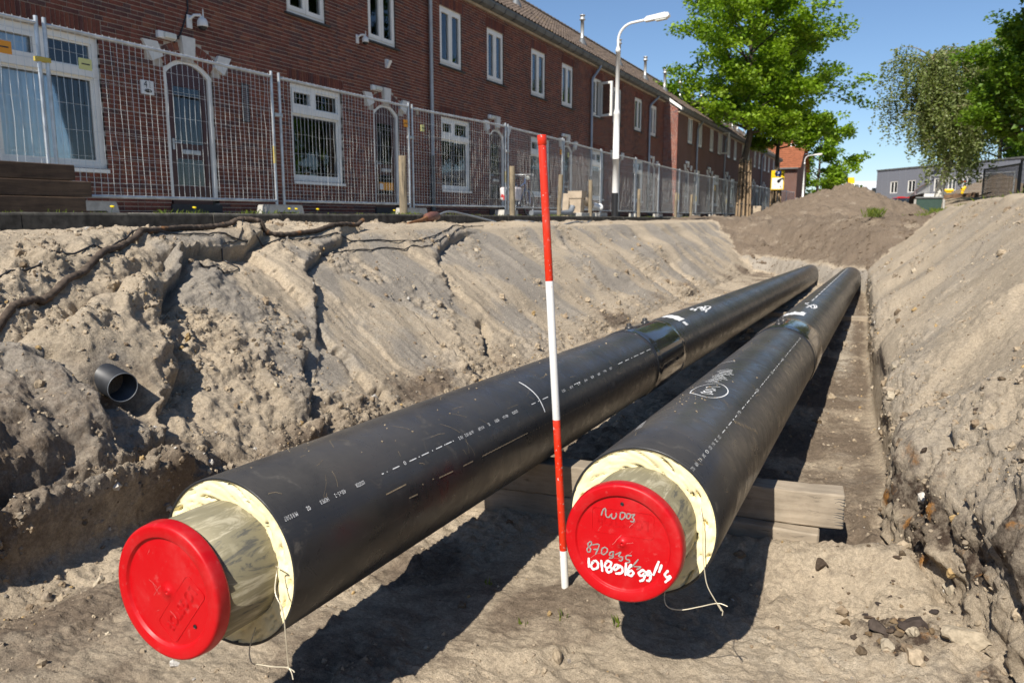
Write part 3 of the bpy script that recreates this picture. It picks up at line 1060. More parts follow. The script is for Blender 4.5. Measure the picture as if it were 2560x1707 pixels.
def front_door(house, X, y0, y1, z0, number=None, glazed=True, curt=True):
    zs, rise = 2.08, .20
    yc, half = (y0+y1)/2, (y1-y0)/2
    mb = MB()
    outer = arch_outline(yc, half, z0+.12, zs, rise)
    inner = arch_outline(yc, half-.075, z0+.12, zs-.03, rise-.03)
    n = len(outer)
    for d0, d1 in ((-.12, -.03),):
        vs = []
        for d in (d0, d1):
            vs += [(X+d, a, b) for a, b in outer]+[(X+d, a, b) for a, b in inner]
        fs = []
        for i in range(n-1):
            fs += [(i, i+1, n+i+1, n+i), (2*n+i, 2*n+i+1, 3*n+i+1, 3*n+i), (i, i+1, 2*n+i+1, 2*n+i), (n+i, n+i+1, 3*n+i+1, 3*n+i)]
        fs += [(0, n, 3*n, 2*n), (n-1, 2*n-1, 4*n-1, 3*n-1)]
        mb.add(vs, fs)
    door = mb.build('door_frame', 'white_paint', house)
    a, b = y0+.085, y1-.085
    leaf = MB()
    zz = [z0+.16, z0+.34, z0+.73, z0+.95, z0+1.77]
    D0, D1 = X-.11, X-.06
    top = arch_outline(yc, half-.085, zs-.15, zs-.035, rise-.035)
    leaf.prism([(p, q) for p, q in top], lambda p, q, h: (h, p, q), D0, D1)
    leaf.box((D0, a, z0+.06), (D1, b, zz[1]-.0))
    leaf.box((D0, a, zz[2]), (D1, b, zz[3]))
    leaf.box((D0, a, zz[4]), (D1, b, zs-.151))
    for u0, u1 in ((a, a+.11), (b-.11, b)):
        leaf.box((D0, u0, zz[1]), (D1, u1, zz[2]))
        leaf.box((D0, u0, zz[3]), (D1, u1, zz[4]))
    leaf.build('door_leaf', 'door_red', door)
    for u, w in ((zz[1], zz[2]), (zz[3], zz[4])):
        pane(door, X-.08, a+.105, b-.105, u-.005, w+.005)
    s = MB()
    s.obox((X-.045, yc, z0+.83), (.03, .34, .065), ch=.006)
    s.obox((X-.035, yc, z0+.83), (.022, .25, .03), mi=0)
    s.build('letter_slot', 'galvanised', door)
    s = MB()
    s.obox((X-.045, a+.055, z0+.93), (.02, .035, .16), ch=.004)
    s.tube([(X-.04, a+.055, z0+.95), (X-.0, a+.055, z0+.95), (X-.0, a+.16, z0+.95)], .009, 8)
    s.build('handle', 'galvanised', door)
    s = MB()
    s.box((X-.16, y0-.02, z0-.12), (X+.03, y1+.02, z0+.058))
    s.build('threshold', 'dark_sill', door)
    if curt: curtain(door, X-.22, a+.06, b-.06, z0+.35, z0+1.8, 'curtain_yellow', .018, seed=y0)
    return door

def arch_stones(house, X, yc, half):
    """the three pale blocks over a door"""
    out = []
    dz = .0
    key = [(-.105, 2.315), (.105, 2.315), (.125, 2.60), (-.125, 2.60)]
    lf = [(-.66, 2.16), (-.47, 2.25), (-.555, 2.435), (-.81, 2.43)]
    rg = [(.47, 2.25), (.66, 2.16), (.82, 2.43), (.565, 2.435)]
    for q in (key, lf, rg):
        mb = MB()
        mb.prism([(yc+a, b) for a, b in q], lambda a, b, h: (h, a, b), X-.08, X+.045)
        out.append(mb.build('arch_stone', 'cream_stone', house))
    return out

def wall_lamp(house, X, y, z):
    mb = MB()
    mb.obox((X+.035, y, z), (.07, .30, .10), ch=.012)
    l = mb.build('wall_lamp', 'white_plastic', house)
    s = MB()
    s.obox((X+.085, y+.035, z), (.05, .20, .085), ch=.015)
    s.build('lamp_lens', 'lens_white', l)
    return l

def downpipe(house, X, y, ztop, zb=.12, bend=0.0):
    mb = MB()
    x = X+.075
    if bend:
        pts = [(X+.16, y+bend, ztop+.05), (X+.16, y+bend, ztop-.06), (X+.14, y+bend*.92, ztop-.14), (x+.02, y+.06, ztop-.52), (x, y, ztop-.62), (x, y, 1.3)]
    else:
        pts = [(X+.15, y, ztop+.05), (X+.14, y, ztop-.05), (x, y, ztop-.3), (x, y, 1.35)]
    mb.tube(pts, .045, 10)
    for z in (3.8, 2.6): mb.lathe([(.053, 0), (.053, .03)], (x, y, z), (0, 0, 1), 10)
    p = mb.build('downpipe', 'zinc', house)
    s = MB()
    s.tube([(x, y, 1.36), (x, y, zb)], .052, 10)
    s.build('lower_pipe', 'gutter_grey', p)
    return p

EAVE_Z, RIDGE_X, RIDGE_Z, BACK_X = 5.25, -12.7, 7.75, -16.2
def roof_z(x):
    return EAVE_Z+(RIDGE_Z-EAVE_Z)*(-9.2-x)/(-9.2-RIDGE_X)
def build_roof(house, X, ya, yb, tiles=True):
    """pantiles on the street side, a plain slope behind"""
    xe = X+.17
    ze = roof_z(xe)
    s = math.hypot(RIDGE_X-xe, RIDGE_Z-ze)
    dx, dz = (RIDGE_X-xe)/s, (RIDGE_Z-ze)/s
    nx, nz = -dz, dx
    if nz < 0: nx, nz = -nx, -nz
    base = MB()
    th = .12
    base.add([(xe, ya, ze-.03), (xe, yb, ze-.03), (RIDGE_X, yb, RIDGE_Z-.03), (RIDGE_X, ya, RIDGE_Z-.03), (BACK_X, ya, EAVE_Z), (BACK_X, yb, EAVE_Z),
              (xe, ya, ze-.03-th), (xe, yb, ze-.03-th), (RIDGE_X, yb, RIDGE_Z-.03-th), (RIDGE_X, ya, RIDGE_Z-.03-th), (BACK_X, ya, EAVE_Z-th), (BACK_X, yb, EAVE_Z-th)],
             [(0, 1, 2, 3), (3, 2, 5, 4), (6, 9, 8, 7), (9, 10, 11, 8), (0, 6, 7, 1), (4, 5, 11, 10), (0, 3, 9, 6), (3, 4, 10, 9), (1, 7, 8, 2), (2, 8, 11, 5)])
    roof = base.build('roof', 'roof_tile', house)
    if tiles:
        rows = int(s/.30)
        step = s/rows
        per = .215
        n = int(round((yb-ya)/per))
        per = (yb-ya)/n
        sub = 6
        mb = MB()
        for r in range(rows):
            vs = []
            for e, (d, lift) in enumerate(((r*step-.02, .050), ((r+1)*step+.03, .012))):
                for i in range(n*sub+1):
                    t = i/sub
                    w = .022*math.sin(2*math.pi*(t % 1)+.5)+.012*math.sin(4*math.pi*(t % 1))
                    jit = .004*math.sin(r*12.9+math.floor(t)*7.7)
                    h = lift+w+jit
                    vs.append((xe+dx*d+nx*h, ya+t*per, ze+dz*d+nz*h))
            m_ = n*sub+1
            k0 = len(vs)
            for i in range(m_): vs.append((vs[i][0]-nx*.03, vs[i][1], vs[i][2]-nz*.03))
            mb.add(vs, [(i, i+1, m_+i+1, m_+i) for i in range(m_-1)]+[(k0+i, k0+i+1, i+1, i) for i in range(m_-1)], 0, None, False)
        tag(mb.build('roof_tiles', 'roof_tile', roof, fixn=False), kind='stuff')
    mb = MB()
    y = ya
    while y < yb-.05:
        e = min(y+.36, yb)
        mb.tube([(RIDGE_X, y+.004, RIDGE_Z+.035), (RIDGE_X, e-.004, RIDGE_Z+.05)], [.10, .11], 8)
        y = e
    mb.build('ridge_tiles', 'ridge_tile', roof)
    return roof

def build_gutter(house, X, ya, yb, lo=True):
    xe = X+.17
    ze = roof_z(xe)-.06
    mb = MB()
    prof = [(-.17, -.02), (.0, -.02), (.0, .0), (.015, .0), (.015, -.05), (-.02, -.14), (-.12, -.17), (-.17, -.17)]
    mb.prism(prof, lambda a, b, y: (xe+.06+a, y, ze+.03+b), ya, yb)
    g = mb.build('gutter', 'gutter_grey', house)
    br = MB()
    y = ya+.3
    while y < yb:
        br.prism([(.0, .008), (.022, .008), (.022, -.055), (-.018, -.15), (-.12, -.18), (-.12, -.172), (-.022, -.142), (.016, -.052), (.016, .0)], lambda a, b, h: (xe+.06+a, h, ze+.03+b), y, y+.03)
        y += .62
    br.build('gutter_bracket', 'gutter_dark', g)
    mb = MB()
    mb.box((X-.02, ya, ze-.20), (X+.07, yb, ze-.145))
    mb.build('soffit', 'soffit', house)
    return g

def flue(house, x, y, h=.85):
    z = roof_z(x)
    mb = MB()
    mb.lathe([(0, h+.1), (.10, h+.1), (.10, h+.07), (.075, h+.07), (.08, h-.03), (.105, h-.04), (.105, h-.075), (.063, h-.075), (.063, .18), (.07, .17), (.07, 0)], (x, y, z+.08), (0, 0, 1), 14)
    f = mb.build('flue_pipe', 'steel_flue', house)
    s = MB()
    s.lathe([(.075, .16), (.09, .1), (.16, -.02), (.17, -.15)], (x, y, z+.08), (0, 0, 1), 12)
    s.build('flashing', 'lead', f)

def proj_px(p):
    v = cam.matrix_world.inverted() @ Vector(p)
    if v.z > -.1: return None
    k = 1938.8/2560
    return (.5+k*v.x/-v.z, .5*682/1024-k*v.y/-v.z)

_BRICK_ME = {}
def brick_mesh(L, H, D, ci):
    key = (round(L, 2), ci)
    if key not in _BRICK_ME:
        mb = MB()
        mb.box((-D, -round(L, 2)/2, -H/2), (0, round(L, 2)/2, H/2), 0, BR[ci], skip=('l',))
        me = bpy.data.meshes.new('brick')
        me.from_pydata(mb.v, [], mb.f)
        me.materials.append(M['brick'])
        at = me.color_attributes.new('Col', 'FLOAT_COLOR', 'CORNER')
        at.data.foreach_set('color', np.tile(np.array(c4(BR[ci]), np.float32), len(me.loops)))
        _BRICK_ME[key] = me
    return _BRICK_ME[key]

def house(idx, X, ya, yb, label, G, door, single=0, end_lo=False, end_hi=False, uppers=((0, 1.04), (2.34, .97)), number=None, opens=(), tiles=True, real=True,
          curts=('curtain', 'curtain', 'curtain'), group='terraced brick houses along the pavement', ground_w=(0, 1.44), lamp=True):
    rng = random.Random(100+idx)
    h = thing('terraced_house', label, 'house', (X, ya, 0), group)
    z0, z1 = .02, roof_z(X+.05)-.1
    gw0, gw1 = G+ground_w[0], G+ground_w[0]+ground_w[1]
    dy0, dy1 = door
    yc = (dy0+dy1)/2
    half = (dy1-dy0)/2
    holes = [(gw0, gw1, .62, 2.29), (dy0, dy1, -.1, 2.09), (dy0+.01, dy1-.01, 2.09, 2.17), (dy0+.11, dy1-.11, 2.17, 2.245)]
    ups = []
    for k, (o, w) in enumerate(uppers):
        holes.append((G+o, G+o+w, 3.46, 4.74))
        ups.append((G+o, w))
    bh = list(holes)
    R = (half*half+.20**2)/(2*.20)
    # the brick field leaves out the arch ring and its stones
    for zz in np.arange(2.08, 2.62, .0615):
        zc = 2.08+.20-R
        r2 = (R+.245)**2-(zz+.03-zc)**2
        if r2 > 0:
            w = min(math.sqrt(r2), half+.17)
            if zz < 2.12: w = half
            bh.append((yc-w, yc+w, zz, zz+.05))
    bh += [(yc-.135, yc+.135, 2.3, 2.6), (yc-.76, yc-.45, 2.18, 2.43), (yc+.45, yc+.76, 2.18, 2.43)]
    for (a, b, c, d) in [(gw0, gw1, .62, 2.29)]+[(u, u+w, 3.46, 4.74) for u, w in ups]:
        bh.append((a-.06, b+.06, d-.0, d+.215))      # soldier course
    mats = ['mortar', 'interior']
    wall = MB()
    # mortar skin as cells round the openings
    us = sorted(set([ya, yb]+[v for q in holes for v in q[:2]]))
    zs = sorted(set([z0, z1]+[v for q in holes for v in q[2:] if z0 < v < z1]))
    for i in range(len(us)-1):
        for j in range(len(zs)-1):
            um, zm = (us[i]+us[i+1])/2, (zs[j]+zs[j+1])/2
            if any(q[0] < um < q[1] and q[2] < zm < q[3] for q in holes): continue
            wall.box((X-.30, us[i], zs[j]), (X-.007, us[i+1], zs[j+1]), 0)
    wall.box((X-4.1, ya+.004, 0), (X-4.0, yb-.004, 5.2), 1)
    for a, b in ((ya+.003, ya+.1), (yb-.1, yb-.003)): wall.box((X-4.0, a, 0), (X-.303, b, 5.2), 1)
    wall.box((X-4.0, ya+.101, 2.75), (X-.303, yb-.101, 2.95), 1)
    wall.box((X-4.0, ya+.101, -.05), (X-.303, yb-.101, .1), 1)
    wall.box((X-4.0, ya+.101, 5.1), (X-.303, yb-.101, 5.2), 1)
    wl = wall.build('wall', mats if real else ['far_brick', 'interior'], h)
    if real:
        fld = bricks_on('x', ya, yb, z0, z1, bh, rng)
        if single:
            sc = []
            for k, (a, b, c, d, ci, pr) in enumerate(fld):
                p, q = proj_px((X, a, c)), proj_px((X, b, d))
                s = -1
                if p and q and 0 < (p[0]+q[0])/2 < 1 and 0 < (p[1]+q[1])/2 < .666: s = abs(p[0]-q[0])*abs(d-c)/math.hypot(a, X)
                sc.append((s, k))
            sc.sort(reverse=True)
            one = set(k for s, k in sc[:single] if s > 0)
        else: one = set()
        mb = MB()
        for k, (a, b, c, d, ci, pr) in enumerate(fld):
            if k in one:
                o = link('brick', brick_mesh(b-a, d-c, .1, ci), wl, True)
                o.location = (pr, (a+b)/2-ya, (c+d)/2)
                o.scale = (1, (b-a)/round(b-a, 2), 1)
            else:
                v = .92+.16*rng.random()
                mb.box((X-.1, a, c), (X+pr, b, d), 0, tuple(q*v for q in BR[ci]), skip=('l',))
        for (a, b, d) in [(gw0, gw1, 2.29)]+[(u, u+w, 4.74) for u, w in ups]:     # soldier courses
            u = a-.055
            tz = z0+math.ceil((d+.227-z0-.02575)/.0615)*.0615-.010
            while u < b+.05:
                ci = rng.choices(range(len(BR)), BRW)[0]
                mb.box((X-.1, u, d+.006), (X+rng.uniform(0, .003), u+.052, tz), 0, BR[ci], skip=('l',))
                u += .062
        vs, R, zc, a1 = arch_bricks(yc, half, 2.08, .20, .24, rng, [(-.13, .13), (-.70, -.50), (.50, .70)])
        for q in vs:
            ci = rng.choices(range(len(BR)), BRW)[0]
            mb.prism(q, lambda a, b, hh: (hh, a, b), X-.1, X+rng.uniform(0, .004), 0, BR[ci])
        for side, flag in ((ya, end_lo), (yb, end_hi)):
            pass
        tag(mb.build('brickwork', 'brick', wl, fixn=False), kind='stuff')
    ground_window(h, X, gw0, .62, gw1-gw0, 1.67, rng, curts[0])
    front_door(h, X, dy0, dy1, .12)
    arch_stones(h, X, yc, half)
    if lamp: wall_lamp(h, X, yc-.40, 2.54)
    for k, (u, w) in enumerate(ups):
        casement(h, X, u, 3.46, w, 1.28, rng, curts[1+k % 2], open_a=(rad(75) if k in opens else 0))
    build_roof(h, X, ya, yb, tiles)
    build_gutter(h, X, ya, yb)
    return h

WX = -9.5
labels = ['brick house with the big curtained window and the door beside the 41 plate',
          'brick house whose door has an orange sticker, behind the first wooden post',
          'brick house behind the bicycle, between the straight downpipe and the red pole',
          'brick house behind the leaning wooden post and the clay gully pot',
          'brick house directly behind the tall white street lamp, upper window swung open',
          'last brick house of the nearer row, where the facade steps forward']
H = []
for k in range(6):
    G = 5.84+5.095*k
    ya = G-.46
    yb = G+5.095-.46 if k < 5 else 35.88
    cur = [('curtain', 'curtain', 'curtain'), (None, 'curtain', 'curtain'), ('curtain', 'curtain', 'curtain'), ('curtain', None, None), ('curtain', None, None), ('curtain', None, None)][k]
    H.append(house(k, WX, ya, yb, labels[k], G, (G+2.44, G+3.36), single=(300 if k < 3 else 0), curts=cur, opens=((0,) if k == 4 else ())))
# things fixed to single houses
def fix_extras():
    h = H[0]
    mb = MB()
    mb.obox((WX+.012, 7.98, 1.78), (.024, .21, .19), ch=.003)
    pl = mb.build('number_plate', 'white_plastic', h)
    cu = bpy.data.curves.new('num', 'FONT')
    cu.body = '41'
    cu.size = .135
    cu.align_x = 'CENTER'
    to = bpy.data.objects.new('num', cu)
    COL.objects.link(to)
    bpy.context.view_layer.update()
    me = to.evaluated_get(bpy.context.evaluated_depsgraph_get()).to_mesh()
    mb = MB()
    vs = [(WX+.0262, 7.98+v.co.x*1.05, 1.775+v.co.y) for v in me.vertices]
    mb.add(vs, [tuple(p.vertices) for p in me.polygons])
    mb.lathe([(.0, .0262), (.062, .0262), (.062, .0258)], (WX, 7.985, 1.735), (1, 0, 0), 16)
    mb.v = mb.v[:len(vs)]+[(p[0], p[1], 1.735+(p[2]-1.735)*.42) for p in mb.v[len(vs):]]
    mb.build('house_number', 'black_plastic', pl, fixn=False)
    bpy.data.objects.remove(to)
    bpy.data.curves.remove(cu)
    mb = MB()
    frame_rect(mb, WX, 9.78, 9.92, 1.51, 2.10, .012, .0, .03)
    v = mb.build('wall_vent', 'gutter_dark', h)
    for i in range(18):
        s = MB()
        s.obox((WX+.018, 9.85, 1.535+i*.0315), (.028, .115, .006), 0, rad(35))
        s.build('slat', 'zinc', v)
    downpipe(H[1], WX, 15.52, 5.2)
    downpipe(H[3], WX, 26.05, 5.2, bend=.6)
    downpipe(H[5], WX, 33.3, 5.2, bend=1.0)
    for hh, x, y in ((H[2], -10.75, 23.25-.5), (H[3], -10.4, 27.6), (H[4], -10.3, 33.2-1.6), (H[5], -10.3, 35.4)):
        flue(hh, x, y)
    # a small plate, a bell and a stay beside the second door
    mb = MB()
    mb.obox((WX+.012, 15.0, 2.28), (.024, .09, .16), ch=.004)
    mb.build('meter_plate', 'clay_beige', H[1])
    mb = MB()
    mb.prism([(0, 0), (.05, 0), (.13, .14), (.10, .14), (.05, .06), (.05, .17), (0, .17)], lambda a, b, y: (WX+a, y, 3.0+b), 13.82, 13.90)
    mb.build('wall_bracket', 'white_plastic', H[1])
    mb = MB()
    mb.obox((WX-.05, 13.84, .62), (.012, .5, .16), ch=.003)
    st = mb.build('sticker', 'orange', H[1])
    s = MB()
    s.obox((WX-.043, 13.65, .61), (.004, .12, .12))
    s.build('sticker_edge', 'white_plastic', st)
fix_extras()

def security_camera(name, label, y, z, s=1.0):
    t = thing(name, label, 'security camera', (WX, y, z), 'security cameras on the brick wall')
    mb = MB()
    mb.obox((WX+.012*s, y, z+.0), (.024*s, .10*s, .19*s), ch=.006*s)
    mb.build('mount_plate', 'white_plastic', t)
    mb = MB()
    mb.tube([(WX+.02*s, y, z+.03*s), (WX+.09*s, y+.03*s, z+.09*s), (WX+.13*s, y+.10*s, z+.10*s), (WX+.13*s, y+.13*s, z+.06*s)], .022*s, 8)
    mb.build('arm', 'white_plastic', t)
    mb = MB()
    mb.lathe([(0, .075), (.05, .065), (.075, .02), (.078, -.04), (.075, -.055), (0, -.055)], (WX+.13*s, y+.14*s, z+.0*s), (0, 0, 1), 16)
    mb.v = [(WX+.13*s+(p[0]-WX-.13*s)*s, y+.14*s+(p[1]-y-.14*s)*s, z+(p[2]-z)*s) for p in mb.v]
    b = mb.build('camera_body', 'white_plastic', t)
    mb = MB()
    mb.lathe([(.066*s, -.056*s), (.06*s, -.085*s), (.03*s, -.105*s), (0, -.11*s)], (WX+.13*s, y+.14*s, z), (0, 0, 1), 16)
    mb.build('lens_dome', 'black_plastic', b)
    mb = MB()
    mb.tube([(WX+.13*s, y+.16*s, z+.05*s), (WX+.13*s, y+.16*s, z+.2*s)], [.014*s, .007*s], 8)
    mb.build('antenna', 'white_plastic', t)
    return t
security_camera('security_camera', 'white dome camera with a stub antenna above the 41 door', 8.80, 2.83)
security_camera('security_camera', 'small white camera under the corner of an upper window', 12.90, 3.38, .85)
_mb = MB()
_mb.tube([(WX+.012, 8.80, 4.4), (WX+.012, 8.79, 3.0), (WX+.012, 8.70, 2.78), (WX+.02, 8.62, 2.62), (WX+.012, 8.5, 2.48)], .012, 6)
tag(_mb.build('camera_cable', 'black_plastic'), 'black cable running down the brick to the dome camera', 'cable')

# the row that stands further forward
FX = -8.86
flabels = ['first house past the step in the facade, its brick end wall in the sun',
           'brick house of the further row with a casement standing wide open',
           'third brick house of the further row, half hidden by the tree trunk',
           'brick house of the further row just right of the strapped tree trunk',
           'brick house of the further row left of the parking sign',
           'brick house of the further row directly behind the parking sign',
           'farthest brick house of the row before the red roof']
for j in range(7):
    G = 37.95+5.1*j
    ya, yb = (36.18 if j == 0 else G-.7), G+4.4
    if j == 0: ya = 35.9
    h = house(20+j, FX, ya, yb, flabels[j], G, (G-.35+.1, G+.6), real=False, uppers=((0, 1.0), (2.2, 1.0)), opens=((1,) if j == 1 else ()), curts=('curtain', None, 'curtain'), ground_w=(1.6, 1.44), lamp=True)
    H.append(h)
    if j in (0, 1, 3, 4): downpipe(h, FX, [39.7, 47.0, 0, 54.4, 61.7][j], 4.85, bend=.9)
    if j < 5:
        flue(h, -10.2, G+.5)
        flue(h, -10.2, G+3.6)
def end_wall():
    h = H[6]
    rng = random.Random(9)
    mb = MB()
    fld = bricks_on('y', 9.53-.07, 9.53+.6, .02, 5.4, [], rng)
    x_of = lambda u: -(9.53+.6)+u-9.46+.0
    bm_ = MB()
    # mortar skin under the sloping verge
    top = lambda x: roof_z(x)-.16
    bm_.add([(-9.52, 35.897, 0), (FX-.008, 35.897, 0), (FX-.008, 35.897, top(FX)), (-9.52, 35.897, top(-9.52))], [(0, 1, 2, 3)])
    w = bm_.build('end_wall', 'mortar', h)
    for (a, b, c, d, ci, pr) in fld:
        xa, xb = FX-(b-9.46), FX-(a-9.46)
        if d > top(xb)-.02: continue
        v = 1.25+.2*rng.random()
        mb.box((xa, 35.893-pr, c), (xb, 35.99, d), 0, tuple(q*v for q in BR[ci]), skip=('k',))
    tag(mb.build('brickwork', 'brick', w, fixn=False), kind='stuff')
    mb = MB()
    mb.prism([(-9.25, roof_z(-9.25)-.16), (FX+.18, roof_z(FX+.18)-.16), (FX+.18, roof_z(FX+.18)-.02), (-9.25, roof_z(-9.25)-.02)], lambda a, b, y: (a, y, b), 35.80, 35.86)
    mb.build('verge_board', 'white_paint', h)
end_wall()

# ------------------------------------------------------------------ the two insulated pipes
CAP_GREY = [[[-0.0617,0.0712],[-0.0587,0.0833],[-0.0539,0.0907],[-0.0499,0.0897],[-0.0495,0.0766],[-0.0466,0.0688],[-0.04,0.0683],[-0.0353,0.0757]],[[-0.0321,0.0796],[-0.0328,0.0712],[-0.0284,0.0664],[-0.0219,0.0698],[-0.0186,0.0786],[-0.0197,0.0833]],[[-0.0071,0.0871],[-0.0079,0.0706],[-0.0007,0.0702],[0.0062,0.0796],[0.0036,0.0883],[-0.0071,0.0871]],[[0.0118,0.087],[0.0105,0.0754],[0.017,0.0743],[0.0216,0.0822],[0.0182,0.0881],[0.0118,0.0864]],[[0.0231,0.0857],[0.0327,0.088],[0.0265,0.0782],[0.0321,0.0743],[0.0285,0.0672],[0.0221,0.0677]],[[-0.0898,-0.0105],[-0.0981,-0.0171],[-0.0979,-0.0255],[-0.091,-0.0326],[-0.0924,-0.0413],[-0.0992,-0.0426],[-0.1011,-0.0345],[-0.0945,-0.0265],[-0.0886,-0.0186],[-0.0898,-0.0105]],[[-0.0845,-0.0196],[-0.066,-0.0161],[-0.0754,-0.0447]],[[-0.0808,-0.0323],[-0.069,-0.03]],[[-0.0574,-0.0261],[-0.0587,-0.0381],[-0.0519,-0.0418],[-0.0422,-0.0315],[-0.0424,-0.0231],[-0.0500,-0.0205],[-0.0574,-0.0261]],[[-0.024,-0.028],[-0.0322,-0.0313],[-0.0353,-0.0402],[-0.027,-0.0403],[-0.024,-0.028],[-0.0252,-0.0449],[-0.0351,-0.0485]],[[-0.0172,-0.035],[-0.0027,-0.0255],[-0.0089,-0.0384],[0.0026,-0.0394],[-0.0003,-0.0499],[-0.0069,-0.0496]],[[0.0268,-0.0297],[0.0139,-0.0322],[0.0125,-0.0424],[0.0224,-0.0438],[0.0209,-0.0507],[0.0128,-0.0523]],[[0.0464,-0.0374],[0.0294,-0.0622]],[[0.0374,-0.0589],[0.0551,-0.057],[0.0441,-0.0658]]]
CAP_WHITE = [[[-0.0953,-0.0621],[-0.0947,-0.0857]],[[-0.0816,-0.0678],[-0.088,-0.081],[-0.0827,-0.0901],[-0.0693,-0.0839],[-0.068,-0.0702],[-0.0749,-0.0648],[-0.0816,-0.0678]],[[-0.0581,-0.0615],[-0.0547,-0.0894]],[[-0.043,-0.0618],[-0.0477,-0.0728],[-0.0426,-0.0785],[-0.0327,-0.0731],[-0.0297,-0.0608],[-0.0398,-0.0578],[-0.043,-0.0618]],[[-0.0426,-0.0785],[-0.0406,-0.0898],[-0.0306,-0.0878],[-0.0275,-0.0788],[-0.0327,-0.0731]],[[-0.0031,-0.0655],[-0.0131,-0.0641],[-0.0179,-0.0668],[-0.0226,-0.0778],[-0.0143,-0.0778],[-0.0031,-0.0655],[0.0037,-0.0741],[0.0007,-0.0847],[-0.014,-0.0894]],[[0.0129,-0.0556],[0.0123,-0.0873]],[[0.0276,-0.0559],[0.0184,-0.0727],[0.0187,-0.0843],[0.0286,-0.0872],[0.0348,-0.0776],[0.0281,-0.0724],[0.0202,-0.079]],[[0.0699,-0.0687],[0.0601,-0.0642],[0.0555,-0.0684],[0.0493,-0.0763],[0.0575,-0.0812],[0.0699,-0.0687],[0.0668,-0.0726],[0.0642,-0.0897],[0.0548,-0.0966]],[[0.0826,-0.0677],[0.0793,-0.0635],[0.0761,-0.0642],[0.07,-0.072],[0.0765,-0.0756],[0.0826,-0.0677],[0.083,-0.0775],[0.0802,-0.0896],[0.0739,-0.0916]],[[0.1035,-0.0325],[0.0907,-0.071]],[[0.1116,-0.0406],[0.106,-0.0596]],[[0.1307,-0.0497],[0.1233,-0.061],[0.1283,-0.068],[0.1374,-0.0629]],[[0.1391,-0.0658],[0.1257,-0.0816]]]

RP = .225
class Axis:
    """a pipe axis: surface point from distance t along the pipe and angle th (0 = street side, pi/2 = up)"""
    def __init__(s, c, dz, bend=0.0):
        s.c = Vector(c)
        s.d = Vector((0, 1, dz)).normalized()
        s.a = Vector((1, 0, 0))
        s.b = Vector((0, -dz, 1)).normalized()
    def p(s, t, th, r=RP):
        return s.c+s.d*t+(s.a*math.cos(th)+s.b*math.sin(th))*r
    def ring(s, prof, n=72, mb=None, mi=0, smooth=True, a0=0, a1=2*math.pi):
        vs, fs = [], []
        full = abs(a1-a0-2*math.pi) < 1e-6
        m = n if full else n+1
        for t, r in prof:
            for j in range(m): vs.append(s.p(t, a0+(a1-a0)*j/n, r))
        for i in range(len(prof)-1):
            for j in range(n):
                k = (j+1) % m
                fs.append((i*m+j, i*m+k, (i+1)*m+k, (i+1)*m+j))
        mb.add(vs, fs, mi, None, smooth)

def ribbon(ax, pts, w, mb, lift=.0009, r=RP):
    """a painted stroke lying on the pipe, pts = (t, th)"""
    P = [ax.p(t, th, r+lift) for t, th in pts]
    N = [(ax.a*math.cos(th)+ax.b*math.sin(th)) for t, th in pts]
    if len(P) < 2: return
    vs = []
    for i in range(len(P)):
        d = (P[min(i+1, len(P)-1)]-P[max(i-1, 0)])
        if d.length < 1e-7: d = ax.d.copy()
        u = d.normalized().cross(N[i])*w/2
        vs += [P[i]-u, P[i]+u]
    mb.add(vs, [(2*i, 2*i+1, 2*i+3, 2*i+2) for i in range(len(P)-1)])

def smooth_line(pts, k=4):
    """Catmull-Rom through the points"""
    if len(pts) < 3: 
        a, b = pts[0], pts[-1]
        return [tuple(a[j]+(b[j]-a[j])*i/k for j in range(len(a))) for i in range(k+1)]
    out = []
    for i in range(len(pts)-1):
        p0, p1, p2, p3 = pts[max(i-1, 0)], pts[i], pts[i+1], pts[min(i+2, len(pts)-1)]
        for s in range(k):
            t = s/k
            out.append(tuple(.5*(2*p1[j]+(p2[j]-p0[j])*t+(2*p0[j]-5*p1[j]+4*p2[j]-p3[j])*t*t+(3*p1[j]-p0[j]-3*p2[j]+p3[j])*t**3) for j in range(len(p1))))
    out.append(tuple(pts[-1]))
    return out

def text_mesh(body, size):
    cu = bpy.data.curves.new('lettering', 'FONT')
    cu.body = body
    cu.size = size
    o = bpy.data.objects.new('lettering', cu)
    COL.objects.link(o)
    bpy.context.view_layer.update()
    me = o.evaluated_get(bpy.context.evaluated_depsgraph_get()).to_mesh()
    v = [tuple(q.co) for q in me.vertices]
    f = [tuple(p.vertices) for p in me.polygons]
    bpy.data.objects.remove(o)
    bpy.data.curves.remove(cu)
    return v, f

def print_text(ax, mb, body, t0, t1, th, size=.020):
    """printed upside down as seen here: reads from the far end towards the near end"""
    v, f = text_mesh(body, size)
    w = max(p[0] for p in v) or 1
    vs = [ax.p(t1-p[0]/w*(t1-t0), th-(p[1]-size*.35)/RP, RP+.0008) for p in v]
    mb.add(vs, f)

